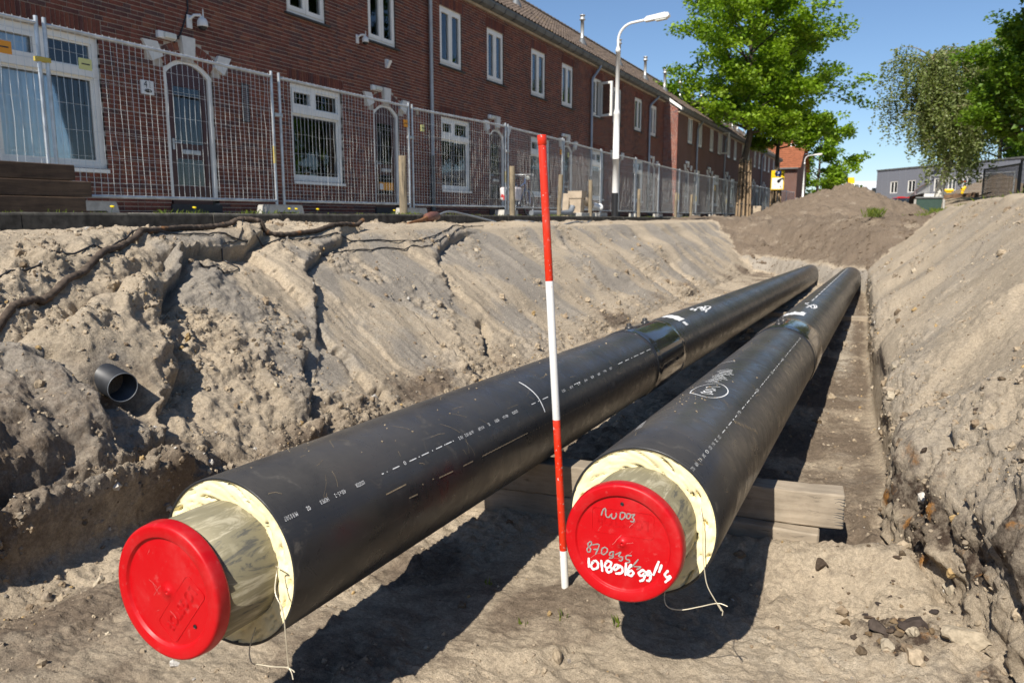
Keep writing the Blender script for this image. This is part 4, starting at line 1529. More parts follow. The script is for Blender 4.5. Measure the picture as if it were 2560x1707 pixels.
def cap_strokes(ax, e, strokes, w, name, mat, parent, lift=.001):
    mb = MB()
    for st in strokes:
        rm = sum(math.hypot(*q) for q in st)/len(st)
        o = ax.c-ax.d*(e+lift+(.0064 if rm > .134 else 0))
        P = smooth_line([tuple(q) for q in st], 4)
        vs = []
        for i, (a, b) in enumerate(P):
            x0, x1 = P[max(i-1, 0)], P[min(i+1, len(P)-1)]
            dx, dy = x1[0]-x0[0], x1[1]-x0[1]
            l = math.hypot(dx, dy) or 1
            k = w*(.5+.10*math.sin(i*1.7+len(P)))
            vs += [o+ax.a*(a-dy/l*k)+ax.b*(b+dx/l*k), o+ax.a*(a+dy/l*k)+ax.b*(b-dx/l*k)]
        mb.add(vs, [(2*i, 2*i+1, 2*i+3, 2*i+2) for i in range(len(P)-1)])
        for q in (P[0], P[-1]):
            n = 8
            mb.add([o+ax.a*(q[0]+math.cos(2*math.pi*j/n)*w*.5)+ax.b*(q[1]+math.sin(2*math.pi*j/n)*w*.5)-ax.d*.0002 for j in range(n)], [tuple(range(n))])
    return mb.build(name, mat, parent, fixn=False)

def make_pipe(label, c, dz, length, e, cap_r, sleeve, seed, hole, rect_rot, rect_c):
    ax = Axis(c, dz)
    rng = np.random.default_rng(seed)
    root = thing('insulated_pipe', label, 'pipe', c, 'insulated pipes in the trench')
    # casing: outer skin, cut edge, inside
    mb = MB()
    ts = list(np.linspace(.0, length, 40))
    prof = [(.05, RP-.0065), (.0005, RP-.0062), (.0, RP-.0052), (.0, RP-.0010), (.0012, RP)]+[(t, RP) for t in ts[1:]]
    ax.ring(prof, 96, mb)
    mb.build('casing', 'hdpe', root)
    # foam: broken face between steel and casing
    nA, nR = 150, 14
    vs, fs = [], []
    th = np.linspace(0, 2*math.pi, nA, endpoint=False)
    for i in range(nR):
        k = i/(nR-1)
        r = .160+k*(.2182-.160)
        X = np.cos(th)*4+seed*3
        Yv = np.sin(th)*4
        d = .0035*fbm(X, Yv, 1.1, 4, seed)+.0018*fbm(X*1.6+i*.35, Yv*1.6, .6, 3, seed+3)
        d += .030*sst(pn(X*1.1+i*.25, Yv*1.1, seed+7), .50, .62)
        d += .008*sst(pn(X*2.9+i*.5, Yv*2.9, seed+9), .48, .6)
        d += .006*(1-k)**2+.004*sst(np.full_like(th, k), .9, 1.0)
        d = np.clip(d, -.008, .05)+.004
        d *= np.where(k > .97, .35, 1)
        for j in range(nA): vs.append(ax.p(float(d[j]), float(th[j]), r))
    for i in range(nR-1):
        for j in range(nA):
            fs.append((i*nA+j, i*nA+(j+1) % nA, (i+1)*nA+(j+1) % nA, (i+1)*nA+j))
    mb = MB()
    mb.add(vs, fs, 0, None, True)
    mb.build('insulation', 'foam', root)
    mb = MB()
    ax.ring([(-e+.012, .155), (-e+.012, .162), (.08, .162)], 72, mb)
    mb.build('steel_pipe', 'dusty_steel', root)
    # plastic end cap
    R = cap_r
    mb = MB()
    E = -e
    prof = [(E+.036, R-.004), (E+.036, R+.0012), (E+.032, R+.002), (E+.012, R), (E+.005, R-.0012), (E+.0018, R-.0035), (E+.0004, R-.006), (E, R-.009), (E, R-.0315), (E+.0008, R-.0328), (E+.0072, R-.0348), (E+.0080, R-.0365), (E+.0076, R-.040), (E+.0072, R-.06), (E+.0066, .03), (E+.006, .012), (E+.004, .010), (E+.002, .006), (E+.002, .0028), (E+.006, .0010)]
    ax.ring(prof, 96, mb)
    cap = mb.build('end_cap', 'red_cap', root)
    mb = MB()
    hp = ax.c+ax.d*(E+.0060)+ax.a*hole[0]+ax.b*hole[1]
    mb.lathe([(0, 0), (.0042, 0), (.0048, -.0006), (.0052, .001)], hp, -ax.d, 14)
    mb.build('vent_hole', 'black_plastic', cap)
    # raised lettering in a raised frame, moulded upside down
    mb = MB()
    v, f = text_mesh('LOGSTOR', .040)
    wv = max(p[0] for p in v)
    ca, sa = math.cos(rect_rot), math.sin(rect_rot)
    O = ax.c+ax.d*(E+.0063)
    def pt(x, y, h=0.0):
        return O+ax.a*(rect_c[0]+x*ca-y*sa)+ax.b*(rect_c[1]+x*sa+y*ca)-ax.d*h
    hw, hh, rr = .088, .036, .012
    out = []
    for cx, cy, a0 in ((hw-rr, hh-rr, 0), (-hw+rr, hh-rr, 90), (-hw+rr, -hh+rr, 180), (hw-rr, -hh+rr, 270)):
        for k in range(5): out.append((cx+rr*math.cos(rad(a0+22.5*k)), cy+rr*math.sin(rad(a0+22.5*k))))
    n = len(out)
    for w in (1,):
        vs = [pt(a, b, -.001) for a, b in out]+[pt(a, b, .0003) for a, b in out]+[pt(a*.988, b*.97, .0003) for a, b in out]+[pt(a*.984, b*.96, -.001) for a, b in out]
        mb.add(vs, [(q*n+i, q*n+(i+1) % n, (q+1)*n+(i+1) % n, (q+1)*n+i) for q in range(3) for i in range(n)])
    # letters as thin raised outlines: outer edge of each letter shape
    bm = bmesh.new()
    bv = [bm.verts.new(q) for q in v]
    for q in f:
        try: bm.faces.new([bv[i] for i in q])
        except ValueError: pass
    bmesh.ops.remove_doubles(bm, verts=bm.verts, dist=1e-6)
    for ed in bm.edges:
        if len(ed.link_faces) == 1:
            a, b = ed.verts[0].co, ed.verts[1].co
            sx = .150/wv
            p0, p1 = (a.x*sx-.075, a.y-.014), (b.x*sx-.075, b.y-.014)
            mb.tube([pt(p0[0], p0[1], .0002), pt(p1[0], p1[1], .0002)], .00045 if seed == 11 else .0003, 4, cap=False)
    bm.free()
    mb.build('moulded_lettering', 'red_cap', cap, fixn=False)
    # thin scratches on the face
    mb = MB()
    rs = random.Random(seed)
    for i in range(9):
        a, r0 = rs.random()*6.283, rs.uniform(.0, .115)
        p = [(math.cos(a)*r0, math.sin(a)*r0)]
        d = rs.random()*6.283
        L = rs.uniform(.01, .05)
        for k in range(4):
            d += rs.uniform(-.35, .35)
            p.append((p[-1][0]+math.cos(d)*L/4, p[-1][1]+math.sin(d)*L/4))
        if max(math.hypot(*q) for q in p) > .122: continue
        w = rs.uniform(.0002, .00045)
        vs = []
        for k, q in enumerate(p):
            c_ = ax.c+ax.d*(E+.0058)+ax.a*q[0]+ax.b*q[1]
            vs += [c_+ax.a*w*math.sin(d)-ax.b*w*math.cos(d), c_-ax.a*w*math.sin(d)+ax.b*w*math.cos(d)]
        mb.add(vs, [(2*k, 2*k+1, 2*k+3, 2*k+2) for k in range(len(p)-1)])
    tag(mb.build('scratches', 'cap_scratch', cap, fixn=False), kind='stuff')
    # welded sleeve over the joint
    t0, t1 = sleeve
    mb = MB()
    r = RP+.0035
    rr_ = RP+.010
    ax.ring([(t0-.012, RP), (t0-.010, RP+.0055), (t0, r+.003), (t0+.03, r+.001), (t0+.05, rr_-.002), (t0+.10, rr_), (t1-.10, rr_), (t1-.05, rr_-.002), (t1-.03, r+.001), (t1, r+.003), (t1+.010, RP+.0055), (t1+.012, RP)], 96, mb)
    sl = mb.build('joint_sleeve', 'sleeve_gloss', root)
    mb = MB()
    for t in (t0-.02, t1+.02):
        ax.ring([(t-.02, RP), (t-.017, RP+.0016), (t+.017, RP+.0016), (t+.02, RP)], 96, mb)
    mb.build('edge_seal', 'hdpe', sl)
    for t in (t0+.18, t1-.18):
        mb = MB()
        th0 = 1.72
        p = ax.p(t, th0, rr_-.002)
        nrm = ax.a*math.cos(th0)+ax.b*math.sin(th0)
        mb.lathe([(.030, 0), (.028, .008), (.018, .012), (.016, .028), (.009, .032), (0, .032)], p, nrm, 14)
        mb.build('weld_plug', 'hdpe', sl)
    return root, ax, cap

PL, AL, CAPL = make_pipe('black insulated pipe nearer the houses, its red end cap free of handwriting', (-1.483, 1.39, -.885), -.0235, 17.1, .193, .168, (3.42, 4.16), 11, (.0848, -.0669), rad(233), (.042, -.034))
PR, AR, CAPR = make_pipe('black insulated pipe in the middle, its red end cap scrawled with numbers in white', (-.597, 2.13, -.89), -.0222, 14.6, .1875, .168, (3.30, 3.92), 23, (-.0036, .1121), rad(182), (-.001, .058))
cap_strokes(AR, .1812, CAP_GREY, .0036, 'grey_handwriting', 'mark_grey', CAPR)
cap_strokes(AR, .1815, CAP_WHITE, .0066, 'white_handwriting', 'mark_white', CAPR, .0012)

def pipe_markings():
    mb = MB()
    th = .668
    for body, a, b in (('MI R 0 2-0.7', .021, .069), ('02', .104, .118), ('HDPE 0', .158, .192), ('450 x 5 - 2', .219, .265), ('LOGSTOR', .312, .352)):
        print_text(AL, mb, body, a, b, th, .017)
    for a, b in ((.437, .447), (.463, .466), (.494, .530), (.586, .626), (.640, .646), (.658, .701), (.722, .727), (.747, .786), (.801, .806), (.810, .850), (.858, .864), (1.523, 1.563), (1.64, 1.70), (1.59, 1.60), (1.74, 1.78), (2.02, 2.10), (2.7, 2.78), (2.83, 2.90), (2.95, 2.965), (3.0, 3.09), (3.13, 3.22), (3.27, 3.36)):
        ribbon(AL, [(a, th-.01*a), (b, th-.01*b)], .0030, mb)
    print_text(AL, mb, '0', .556, .568, th, .018)
    for body, a, b in (('10 2', .90, .93), ('16 09 10 2', .945, 1.01), ('W X 4 247', 1.045, 1.09), ('02', 1.125, 1.137), ('HDPE 0', 1.18, 1.215), ('450 x 5-1', 1.25, 1.295), ('LOGSTOR', 1.335, 1.385)):
        print_text(AL, mb, body, a, b, .655, .017)
    for i, body in enumerate(('10 2', '16 09', '4 2', 'W 47', '02', 'HDPE', '450 x 5', 'LOGSTOR')):
        print_text(AL, mb, body, 1.86+i*.098, 1.90+i*.098, .625, .017)
    tag(mb.build('printed_marking', 'mark_white', PL, fixn=False), kind='stuff')
    mb = MB()
    arc = smooth_line([(1.603, 1.2), (1.607, 1.0), (1.612, .75), (1.606, .5), (1.604, .331), (1.614, .137)], 6)
    ribbon(AL, arc[:22], .0085, mb)
    mb.build('chalk_arc', 'mark_white', PL, fixn=False)
    mb = MB()
    for q in ([(5.30, 1.50), (5.16, 1.46), (5.30, 1.36), (5.16, 1.32)], [(5.36, 1.42), (5.55, 1.36), (5.36, 1.28), (5.58, 1.24)], [(5.62, 1.36), (5.72, 1.20), (5.52, 1.12), (5.40, 1.18), (5.60, 1.30)], [(5.30, 1.2), (5.45, 1.1), (5.34, 1.04)]):
        ribbon(AL, smooth_line(q, 6), .014, mb)
    mb.build('white_scribble', 'mark_white', PL, fixn=False)
    mb = MB()
    def patch(ax, quad, mbx):
        t0, t1, h0, h1 = quad
        n = 10
        vs = []
        for i in range(n+1):
            h = h0+(h1-h0)*i/n
            vs += [ax.p(t0+.012*math.sin(i*2.1), h, RP+.001), ax.p(t1+.012*math.cos(i*1.7), h, RP+.001)]
        mbx.add(vs, [(2*i, 2*i+1, 2*i+3, 2*i+2) for i in range(n)])
    patch(AL, (4.44, 4.62, 1.10, 1.75), mb)
    patch(AL, (4.47, 4.545, .84, 1.02), mb)
    mb.build('white_paint_patch', 'mark_white', PL, fixn=False)
    # right pipe
    mb = MB()
    th = .893
    for i, body in enumerate(('10 2', '16 09', '4 2', '247', '0', 'HDPE', '450 x 5', '2', 'LOGSTOR')):
        print_text(AR, mb, body, .010+i*.049, .036+i*.049, th, .017)
    t = .47
    k = 0
    while t < 3.2:
        L = (.05, .012, .06, .02, .035)[k % 5]
        ribbon(AR, [(t, th+.008*t), (t+L, th+.008*t)], .0032, mb)
        if k % 6 == 4: print_text(AR, mb, ('450 x 5', 'HDPE', 'LOGSTOR', '02')[(k//6) % 4], t+.06, t+.11, th+.008*t, .018); t += .09
        t += L+.028
        k += 1
    t = 5.7
    k = 0
    while t < 14.2:
        L = (.28, .36, .22)[k % 3]
        ribbon(AR, [(t, 1.56+.020*(t-5.6)), (t+L, 1.56+.020*(t+L-5.6))], .011, mb)
        t += L+.12
        k += 1
    tag(mb.build('printed_marking', 'mark_thin', PR, fixn=False), kind='stuff')
    mb = MB()
    circ = [(.89, 1.863), (.96, 1.90), (1.027, 1.853), (1.079, 1.674), (1.089, 1.488), (1.033, 1.328), (.958, 1.265), (.868, 1.299), (.808, 1.419), (.814, 1.594), (.89, 1.863)]
    ribbon(AR, smooth_line(circ, 6), .0048, mb)
    mb.build('chalk_circle', 'mark_white', PR, fixn=False)
    mb = MB()
    for q in ([(1.035, 1.46), (1.02, 1.56), (1.005, 1.67), (.985, 1.65)], [(.985, 1.57), (.975, 1.49)], [(.955, 1.66), (.965, 1.55), (.945, 1.47), (.935, 1.56), (.945, 1.64)], [(.915, 1.66), (.925, 1.55), (.905, 1.50), (.895, 1.60), (.915, 1.64)], [(.885, 1.68), (.89, 1.54), (.87, 1.45), (.865, 1.60), (.885, 1.66)],
              [(1.765, 2.161), (1.772, 1.98), (1.733, 1.719)]):
        ribbon(AR, smooth_line(q, 6), .0052, mb)
    rng = random.Random(4)
    for k in range(13):
        t = 1.12+.028*k
        c = 1.66+.05*math.sin(k*1.3)
        ribbon(AR, smooth_line([(t+.006, c+.12+.05*rng.random()), (t+.012, c), (t-.004, c-.10-.08*rng.random())], 4), .0048, mb)
    for k in range(3):
        ribbon(AR, smooth_line([(1.16+.10*k, 1.74), (1.24+.10*k, 1.60)], 4), .004, mb)
    for k in range(8):
        t = .30+.022*k
        ribbon(AR, smooth_line([(t, 2.10+.02*k), (t+.012, 2.0+.02*k)], 3), .005, mb)
    for q in ([(5.26, 1.6), (5.18, 1.45), (5.30, 1.34), (5.10, 1.25)], [(4.95, 1.50), (5.36, 1.344), (5.2, 1.2), (5.0, 1.3), (5.2, 1.45)], [(5.45, 1.72), (5.35, 1.66), (5.48, 1.60)]):
        ribbon(AR, smooth_line(q, 6), .013, mb)
    tag(mb.build('chalk_handwriting', 'mark_white', PR, fixn=False), kind='stuff')
    mb = MB()
    for k in range(9):
        a = 1.36+.085*k
        ribbon(AR, smooth_line([(4.27+.05*math.sin(k*3.1), a), (4.40, a+.02), (4.50+.05*math.sin(k*1.9), a+.01)], 4), .022, mb)
    mb.build('white_paint_patch', 'mark_white', PR, fixn=False)
    # dry scuffs and clay smears
    for ax, root, seed, n in ((AL, PL, 5, 75), (AR, PR, 8, 60)):
        rng = random.Random(seed)
        mb = MB()
        if ax is AL:
            for q in ([(.415, .40), (.521, .40)], [(.518, .21), (.565, .20)], [(.60, .30), (.606, .28)], [(.66, .29), (.67, .285)], [(.70, .262), (.79, .25)], [(.86, .245), (.93, .24)]):
                ribbon(ax, q, .004, mb)
            ribbon(ax, [(1.0+.012*i, .232-.02*i/30+.010*(i % 2)) for i in range(34)], .0035, mb)
            for i in range(40):
                t = 1.42+.03*i
                ribbon(ax, [(t, .20-.002*i), (t+.008, .205-.002*i)], .0025, mb)
        for i in range(n):
            t, th, L, a = rng.uniform(.03, 6) if rng.random() < .6 else rng.uniform(.03, 2.2), rng.uniform(.3, 2.1), rng.uniform(.012, .10), rng.uniform(-1.3, 1.3)
            ribbon(ax, smooth_line([(t, th), (t+L*math.cos(a)*.6, th+L*math.sin(a)*2.2), (t+L*math.cos(a), th+L*math.sin(a)*4+rng.uniform(-.05, .05))], 3), rng.uniform(.0005, .0014), mb)
        if ax is AR:
            for i in range(16):
                t, th = .68+.012*i+rng.uniform(-.01, .01), .88-.028*i
                ribbon(ax, [(t, th), (t-.014, th-.05)], rng.uniform(.002, .005), mb)
        tag(mb.build('scuff_marks', 'scratch_tan', root, fixn=False), kind='stuff')
        mb = MB()
        for i in range(40):
            t, th = rng.uniform(.05, 3.0), rng.uniform(1.0, 2.1)
            if ax is AR and i < 30: t, th = rng.gauss(.84, .16), rng.gauss(1.72, .16)
            r = rng.uniform(.0008, .0028)
            mb.obox(ax.p(t, th, RP+r*.5), (r*2*rng.uniform(.7, 1.5), r*2*rng.uniform(.7, 1.6), r), rng.random()*3, 0, rng.random())
        tag(mb.build('sand_grains', 'clod_soil', root), kind='stuff')
        for me in (kids(root)[-1].data,):
            if 'Col' not in me.color_attributes:
                at = me.color_attributes.new('Col', 'FLOAT_COLOR', 'POINT')
                at.data.foreach_set('color', np.tile(np.array([.38, .30, .2, 1], np.float32), len(me.vertices)))
pipe_markings()

def pipe_wires():
    for root, ax, A, B in ((PL, AL, (.10, .213), (-.93, .218)), (PR, AR, (.22, .19), (-1.05, .20))):
        s = ax.c
        def P(x, y, z): return s+Vector((x, y, z))
        if ax is AL:
            w1 = [P(.168, -.005, .025), P(.20, -.03, .04), P(.185, -.02, .02), P(.205, -.05, -.015), P(.235, -.06, -.05), P(.245, -.065, -.11), P(.243, -.06, -.17), P(.245, -.06, -.198)]
            w2 = [P(.085, .0, -.16), P(.10, -.04, -.195), P(.125, -.06, -.215), P(.16, -.07, -.205), P(.20, -.065, -.203), P(.245, -.06, -.198), P(.262, -.065, -.22)]
            w3 = [P(.24, -.06, -.195), P(.265, -.065, -.197), P(.268, -.066, -.199)]
        else:
            w1 = [P(.172, .0, .075), P(.185, -.02, .03), P(.19, -.03, -.04), P(.198, -.035, -.10), P(.21, -.045, -.138), P(.235, -.05, -.175), P(.252, -.05, -.20)]
            w2 = [P(.10, .0, -.15), P(.088, -.04, -.185), P(.10, -.06, -.215), P(.14, -.06, -.218), P(.19, -.055, -.20), P(.24, -.05, -.18), P(.268, -.05, -.183)]
            w3 = [P(.243, -.05, -.182), P(.256, -.05, -.20), P(.255, -.052, -.212)]
        for w in (w1, w2):
            mb = MB()
            mb.tube([Vector(q) for q in smooth_line([tuple(q) for q in w], 6)], .0016, 6)
            if w is w1: mb.tube(w3, .0015, 6)
            mb.build('alarm_wire', 'copper_wire', root)
pipe_wires()

# ------------------------------------------------------------------ timber beams under the pipes
def beam(label, c, size, rz, cracks=True, seed=0, rx=0.0):
    t = thing('timber_beam', label, 'beam', c, 'timber beams under the pipes')
    bm = bmesh.new()
    bmesh.ops.create_cube(bm, size=1)
    for v in bm.verts: v.co = Vector((v.co.x*size[0], v.co.y*size[1], v.co.z*size[2]))
    bmesh.ops.bevel(bm, geom=bm.edges[:], offset=.007, segments=2, affect='EDGES', profile=.5)
    bmesh.ops.subdivide_edges(bm, edges=[e for e in bm.edges if e.calc_length() > .5], cuts=46, use_grid_fill=True)
    R = Matrix.Rotation(rz, 3, 'Z') @ Matrix.Rotation(rx, 3, 'X')
    rng = random.Random(seed)
    for v in bm.verts:
        k = 1
        v.co += Vector((rng.uniform(-.002, .002), .004*math.sin(v.co.x*9+seed)+rng.uniform(-.0015, .0015), .004*math.sin(v.co.x*7.3+seed*2+v.co.y*4)+rng.uniform(-.0015, .0015)))
        v.co = R @ v.co
    bm.verts.index_update()
    mb = MB()
    mb.add([v.co+Vector(c) for v in bm.verts], [[v.index for v in f.verts] for f in bm.faces])
    bm.free()
    mb.build('beam', 'timber', t)
    if cracks:
        mb = MB()
        e = R @ Vector((1, 0, 0))
        nrm = R @ Vector((0, -1, 0))
        zz = R @ Vector((0, 0, 1))
        for i in range(9):
            z = -size[2]*.42+size[2]*.84*(i+.5*rng.random())/9
            L = rng.uniform(.02, .07)
            p = Vector(c)+e*(size[0]/2)+nrm*(size[1]/2+.0035)+zz*z
            q = [p-e*.001, p-e*L*.5+zz*rng.uniform(-.008, .008), p-e*L+zz*rng.uniform(-.01, .01)]
            mb.tube(q, [.0028, .002, .0006], 4)
        mb.build('end_cracks', 'dark_sill', t)
    return t
beam('pale upper timber beam carrying both pipes, cracked at its free end', (-1.00, 3.325, -1.217), (1.84, .125, .150), rad(7.0), True, 3)
beam('lower timber beam half sunk in the sand under the upper one', (-1.17, 3.30, -1.374), (2.0, .14, .155), rad(3.5), False, 5)
beam('timber beam under both pipes at the far end of the trench', (-1.05, 11.6, -1.40), (1.9, .16, .10), rad(-2), False, 6)

# ------------------------------------------------------------------ the red and white ranging pole
def ranging_pole():
    # foot and head of the leaning pole as measured: about 1.66 m out of the sand
    foot = Vector((-.995, 2.538, -1.356))
    head = Vector((-1.078, 2.486, .272))
    d = (head-foot)
    L = d.length
    d.normalize()
    t = thing('ranging_pole', 'red and white ranging pole leaning in the sand beside the scrawled cap', 'ranging pole', tuple(foot))
    cuts = [(-.10, .135, 'white'), (.135, .635, 'red'), (.635, 1.135, 'white'), (1.135, L-.028, 'red')]
    for a, b, c in cuts:
        mb = MB()
        mb.lathe([(.0138, a), (.014, a+.001), (.014, b-.001), (.0138, b)], foot, d, 24)
        mb.build(c+'_section', 'pole_'+c, t)
    mb = MB()
    mb.lathe([(.0140, L-.034), (.0158, L-.032), (.0162, L-.002), (.0150, L), (0, L)], foot, d, 24)
    mb.build('top_cap', 'pole_red', t)
ranging_pole()

# ------------------------------------------------------------------ cables and pipe ends in the trench side
def on_slope(y, s, lift=.02):
    x, z = -4.75+.8094*s, -.15-.5874*s
    return Vector((x, y, max(gz(x, y)+lift, z+lift*.5-.03)))

def cables():
    pts = [on_slope(y, s, .022) for y, s in smooth_line([(1.6, 1.35), (2.0, 1.07), (2.42, .83), (2.71, .73), (3.03, .58), (3.33, .41), (3.72, .21), (4.12, .03), (4.46, -.04), (4.74, -.06), (4.95, -.02), (5.17, .08), (5.63, .06), (6.1, -.02), (6.41, -.10), (6.7, -.22)], 6)]
    for _ in range(2):
        pts = [pts[0]]+[(pts[i-1]+pts[i]*2+pts[i+1])/4 for i in range(1, len(pts)-1)]+[pts[-1]]
    pts = [Vector((p.x, p.y, max(p.z, gz(p.x, p.y)+.010, gz(p.x+.02, p.y)+.004))) for p in pts]
    rng = random.Random(1)
    mb = MB()
    fine = []
    for a, b in zip(pts[:-1], pts[1:]):
        for k in range(5): fine.append(a.lerp(b, k/5))
    mb.tube([p+Vector((rng.uniform(-.002, .002), 0, rng.uniform(-.002, .002))) for p in fine], [.021+rng.uniform(-.003, .004) for p in fine], 10)
    tag(mb.build('old_cable', 'cable_soil'), 'thick old cable caked with rust and soil along the trench lip', 'cable')
    mb = MB()
    w = [on_slope(y, s, .012) for y, s in smooth_line([(2.2, .56), (2.59, .51), (3.03, .42), (3.44, .28), (3.81, .14), (4.13, .14), (4.37, .12), (4.67, .14), (5.14, .16), (6.12, .12), (7.08, .24), (7.75, .15), (8.54, -.05), (9.18, -.08)], 5)]
    mb.tube(w, .0065, 6)
    tag(mb.build('thin_cable', 'black_plastic'), 'thin black wire running along the trench lip beside the thick cable', 'cable')
    mb = MB()
    w = [on_slope(y, s, .010) for y, s in smooth_line([(4.85, -.02), (4.7, .12), (4.45, .22), (4.32, .36), (4.35, .5), (4.15, .62), (3.9, .62)], 6)]
    mb.tube(w, .0055, 6)
    tag(mb.build('thin_cable', 'black_plastic'), 'loop of thin black wire dangling down the trench side', 'cable')
    mb = MB()
    w = [on_slope(y, s, .012) for y, s in smooth_line([(8.9, -.1), (8.23, .12), (7.6, .26), (7.2, .35), (6.4, .27), (5.9, .25), (5.5, .33)], 6)]
    mb.tube(w, .006, 6)
    tag(mb.build('thin_cable', 'black_plastic'), 'thin black wire hanging out of the notch in the trench lip', 'cable')
    # the bandaged joint by the kerb
    t = thing('cable_joint', 'brown taped cable joint lying at the foot of the kerb', 'cable joint', (-5.6, 9.6, -.1))
    z = lambda x, y: gz(x, y)
    a, b, c, d = Vector((-5.55, 8.5, z(-5.55, 8.5)+.02)), Vector((-5.72, 9.1, z(-5.72, 9.1)+.05)), Vector((-5.80, 9.35, z(-5.8, 9.35)+.09)), Vector((-5.95, 9.9, z(-5.95, 9.9)+.12))
    mb = MB()
    mb.tube([c, c.lerp(d, .1), c.lerp(d, .5), c.lerp(d, .9), d], [.03, .062, .075, .065, .025], 14)
    mb.build('wrapped_sleeve', 'tape_brown', t)
    mb = MB()
    mb.tube([a, a.lerp(b, .5)+Vector((0, 0, .0)), b, c], [.015, .02, .024, .028], 10)
    mb.build('rusty_end', 'rusty', t)
    mb = MB()
    q = [d, d+Vector((.0, .35, .06)), d+Vector((.12, .8, .0)), Vector((-5.65, 11.2, z(-5.65, 11.2)+.012))]
    mb.tube([Vector(p) for p in smooth_line([tuple(p) for p in q], 6)], .016, 8)
    mb.build('grey_lead', 'grey_pvc', t)
    mb = MB()
    q = [(-5.4, 11.4), (-5.15, 12.2), (-5.1, 13.2), (-5.3, 14.4), (-5.5, 15.4)]
    mb.tube([Vector((x, y, gz(x, y)+.014)) for x, y in smooth_line(q, 6)], .014, 8)
    tag(mb.build('grey_conduit', 'grey_pvc'), 'pale grey conduit lying on the sand behind the red pole', 'cable')
m = simple('cable_soil', (.085, .065, .05), .95, .15, var=.35, scale=20, bump=.8, bscale=60)
m.mix(m.ramp(m.noise(6, 4), .56, .66), (.20, .10, .045))
cables()

def drain_end():
    t = thing('drain_pipe', 'short black plastic pipe end sticking out of the trench side', 'pipe', (-3.64, 2.78, -.9))
    e = Vector((-3.40, 2.585, -.845))
    d = Vector((.90, -.22, -.12)).normalized()
    s = e-d*.75
    mb = MB()
    mb.lathe([(.076, 0), (.076, .752), (.0710, .752), (.0710, .3), (0, .3)], s, d, 40)
    mb.build('pipe_wall', 'black_drain', t)
    mb = MB()
    mb.lathe([(.0717, .7515), (.0717, .7545), (.0753, .7545), (.0753, .7515)], s, d, 40)
    mb.build('cut_edge', 'grey_pvc', t)
simple('black_drain', (.03, .032, .036), .45, .5, var=.25, scale=15)
drain_end()

def single_rocks():
    specs = [('soil_clod', 'big pale clod with a flat top at the lower right corner', 'clod', (.33, 2.72), (.085, .065, .045), (.37, .31, .225), 3),
             ('soil_clod', 'dark brown angular clod of clay between the beam end and the right slope', 'clod', (-.138, 3.10), (.040, .034, .030), (.075, .055, .04), 5),
             ('soil_clod', 'lump of almost black clay in the dark patch at the lower right', 'clod', (.17, 2.74), (.065, .045, .03), (.06, .047, .04), 9),
             ('soil_clod', 'second lump of almost black clay, left in the same dark patch', 'clod', (.06, 2.72), (.05, .04, .026), (.07, .055, .045), 12),
             ('stone', 'white stone lying on the sand below the plain red cap', 'stone', (-1.97, 1.60), (.020, .018, .016), (.58, .55, .50), 15),
             ('stone', 'pale flat stone at the left edge of the trench side', 'stone', (-3.95, 2.55), (.05, .06, .035), (.50, .47, .42), 18),
             ('stone', 'pair of rounded pale stones low on the slope behind the first pipe', 'stone', (-3.05, 2.78), (.035, .032, .026), (.46, .43, .38), 21)]
    for name, label, cat, (x, y), (a, b, c), col, sd in specs:
        bm = bmesh.new()
        bmesh.ops.create_icosphere(bm, subdivisions=3, radius=1)
        rng = random.Random(sd)
        ks = [(Vector((rng.gauss(0, 1), rng.gauss(0, 1), rng.gauss(0, 1))).normalized(), rng.uniform(.35, .75)) for _ in range(11)]
        z = gz(x, y)
        mb = MB()
        for v in bm.verts:
            p = v.co.copy()
            for k, h in ks:
                e = p.dot(k)-h
                if e > 0: p -= k*e*.92
            p *= 1+.05*math.sin(p.x*9+sd)*math.cos(p.y*8)+rng.uniform(-.05, .05)
            v.co = Vector((x+p.x*a, y+p.y*b, z+c*.35+p.z*c))
        bm.verts.index_update()
        mb.add([v.co for v in bm.verts], [[v.index for v in f.verts] for f in bm.faces], 0, col)
        bm.free()
        tag(mb.build(name, 'clod_soil'), label, cat)
single_rocks()
def dark_clods():
    rng = random.Random(77)
    mb = MB()
    for i in range(95):
        if i < 60: x, y = rng.gauss(.13, .075), rng.gauss(2.75, .07)
        elif i < 80: x, y = rng.gauss(.12, .10), rng.gauss(3.0, .14)
        else: x, y = rng.gauss(.3, .15), rng.gauss(3.3, .2)
        r = .004+.020*rng.random()**2.6
        z = gz(x, y)
        c = rng.choice(((.06, .046, .036), (.085, .062, .045), (.12, .09, .06), (.045, .036, .032), (.17, .12, .07)))
        bm = bmesh.new()
        bmesh.ops.create_icosphere(bm, subdivisions=2, radius=1)
        ks = [(Vector((rng.gauss(0, 1), rng.gauss(0, 1), rng.gauss(0, 1))).normalized(), rng.uniform(.3, .75)) for _ in range(8)]
        s = (r*rng.uniform(.7, 1.5), r*rng.uniform(.7, 1.4), r*rng.uniform(.5, 1.0))
        for v in bm.verts:
            p = v.co.copy()
            for k, h in ks:
                e = p.dot(k)-h
                if e > 0: p -= k*e*.95
            p *= rng.uniform(.84, 1.14)
            v.co = Vector((x+p.x*s[0], y+p.y*s[1], z+s[2]*.3+p.z*s[2]))
        bm.verts.index_update()
        mb.add([v.co for v in bm.verts], [[v.index for v in f.verts] for f in bm.faces], 0, c)
        bm.free()
    tag(mb.build('dark_clods', 'clod_soil'), kind='stuff')
dark_clods()

# ------------------------------------------------------------------ the mobile site fence along the pavement
def pz(x, y):
    return kerb_z(y)+(-.012 if x > -7 else .003)

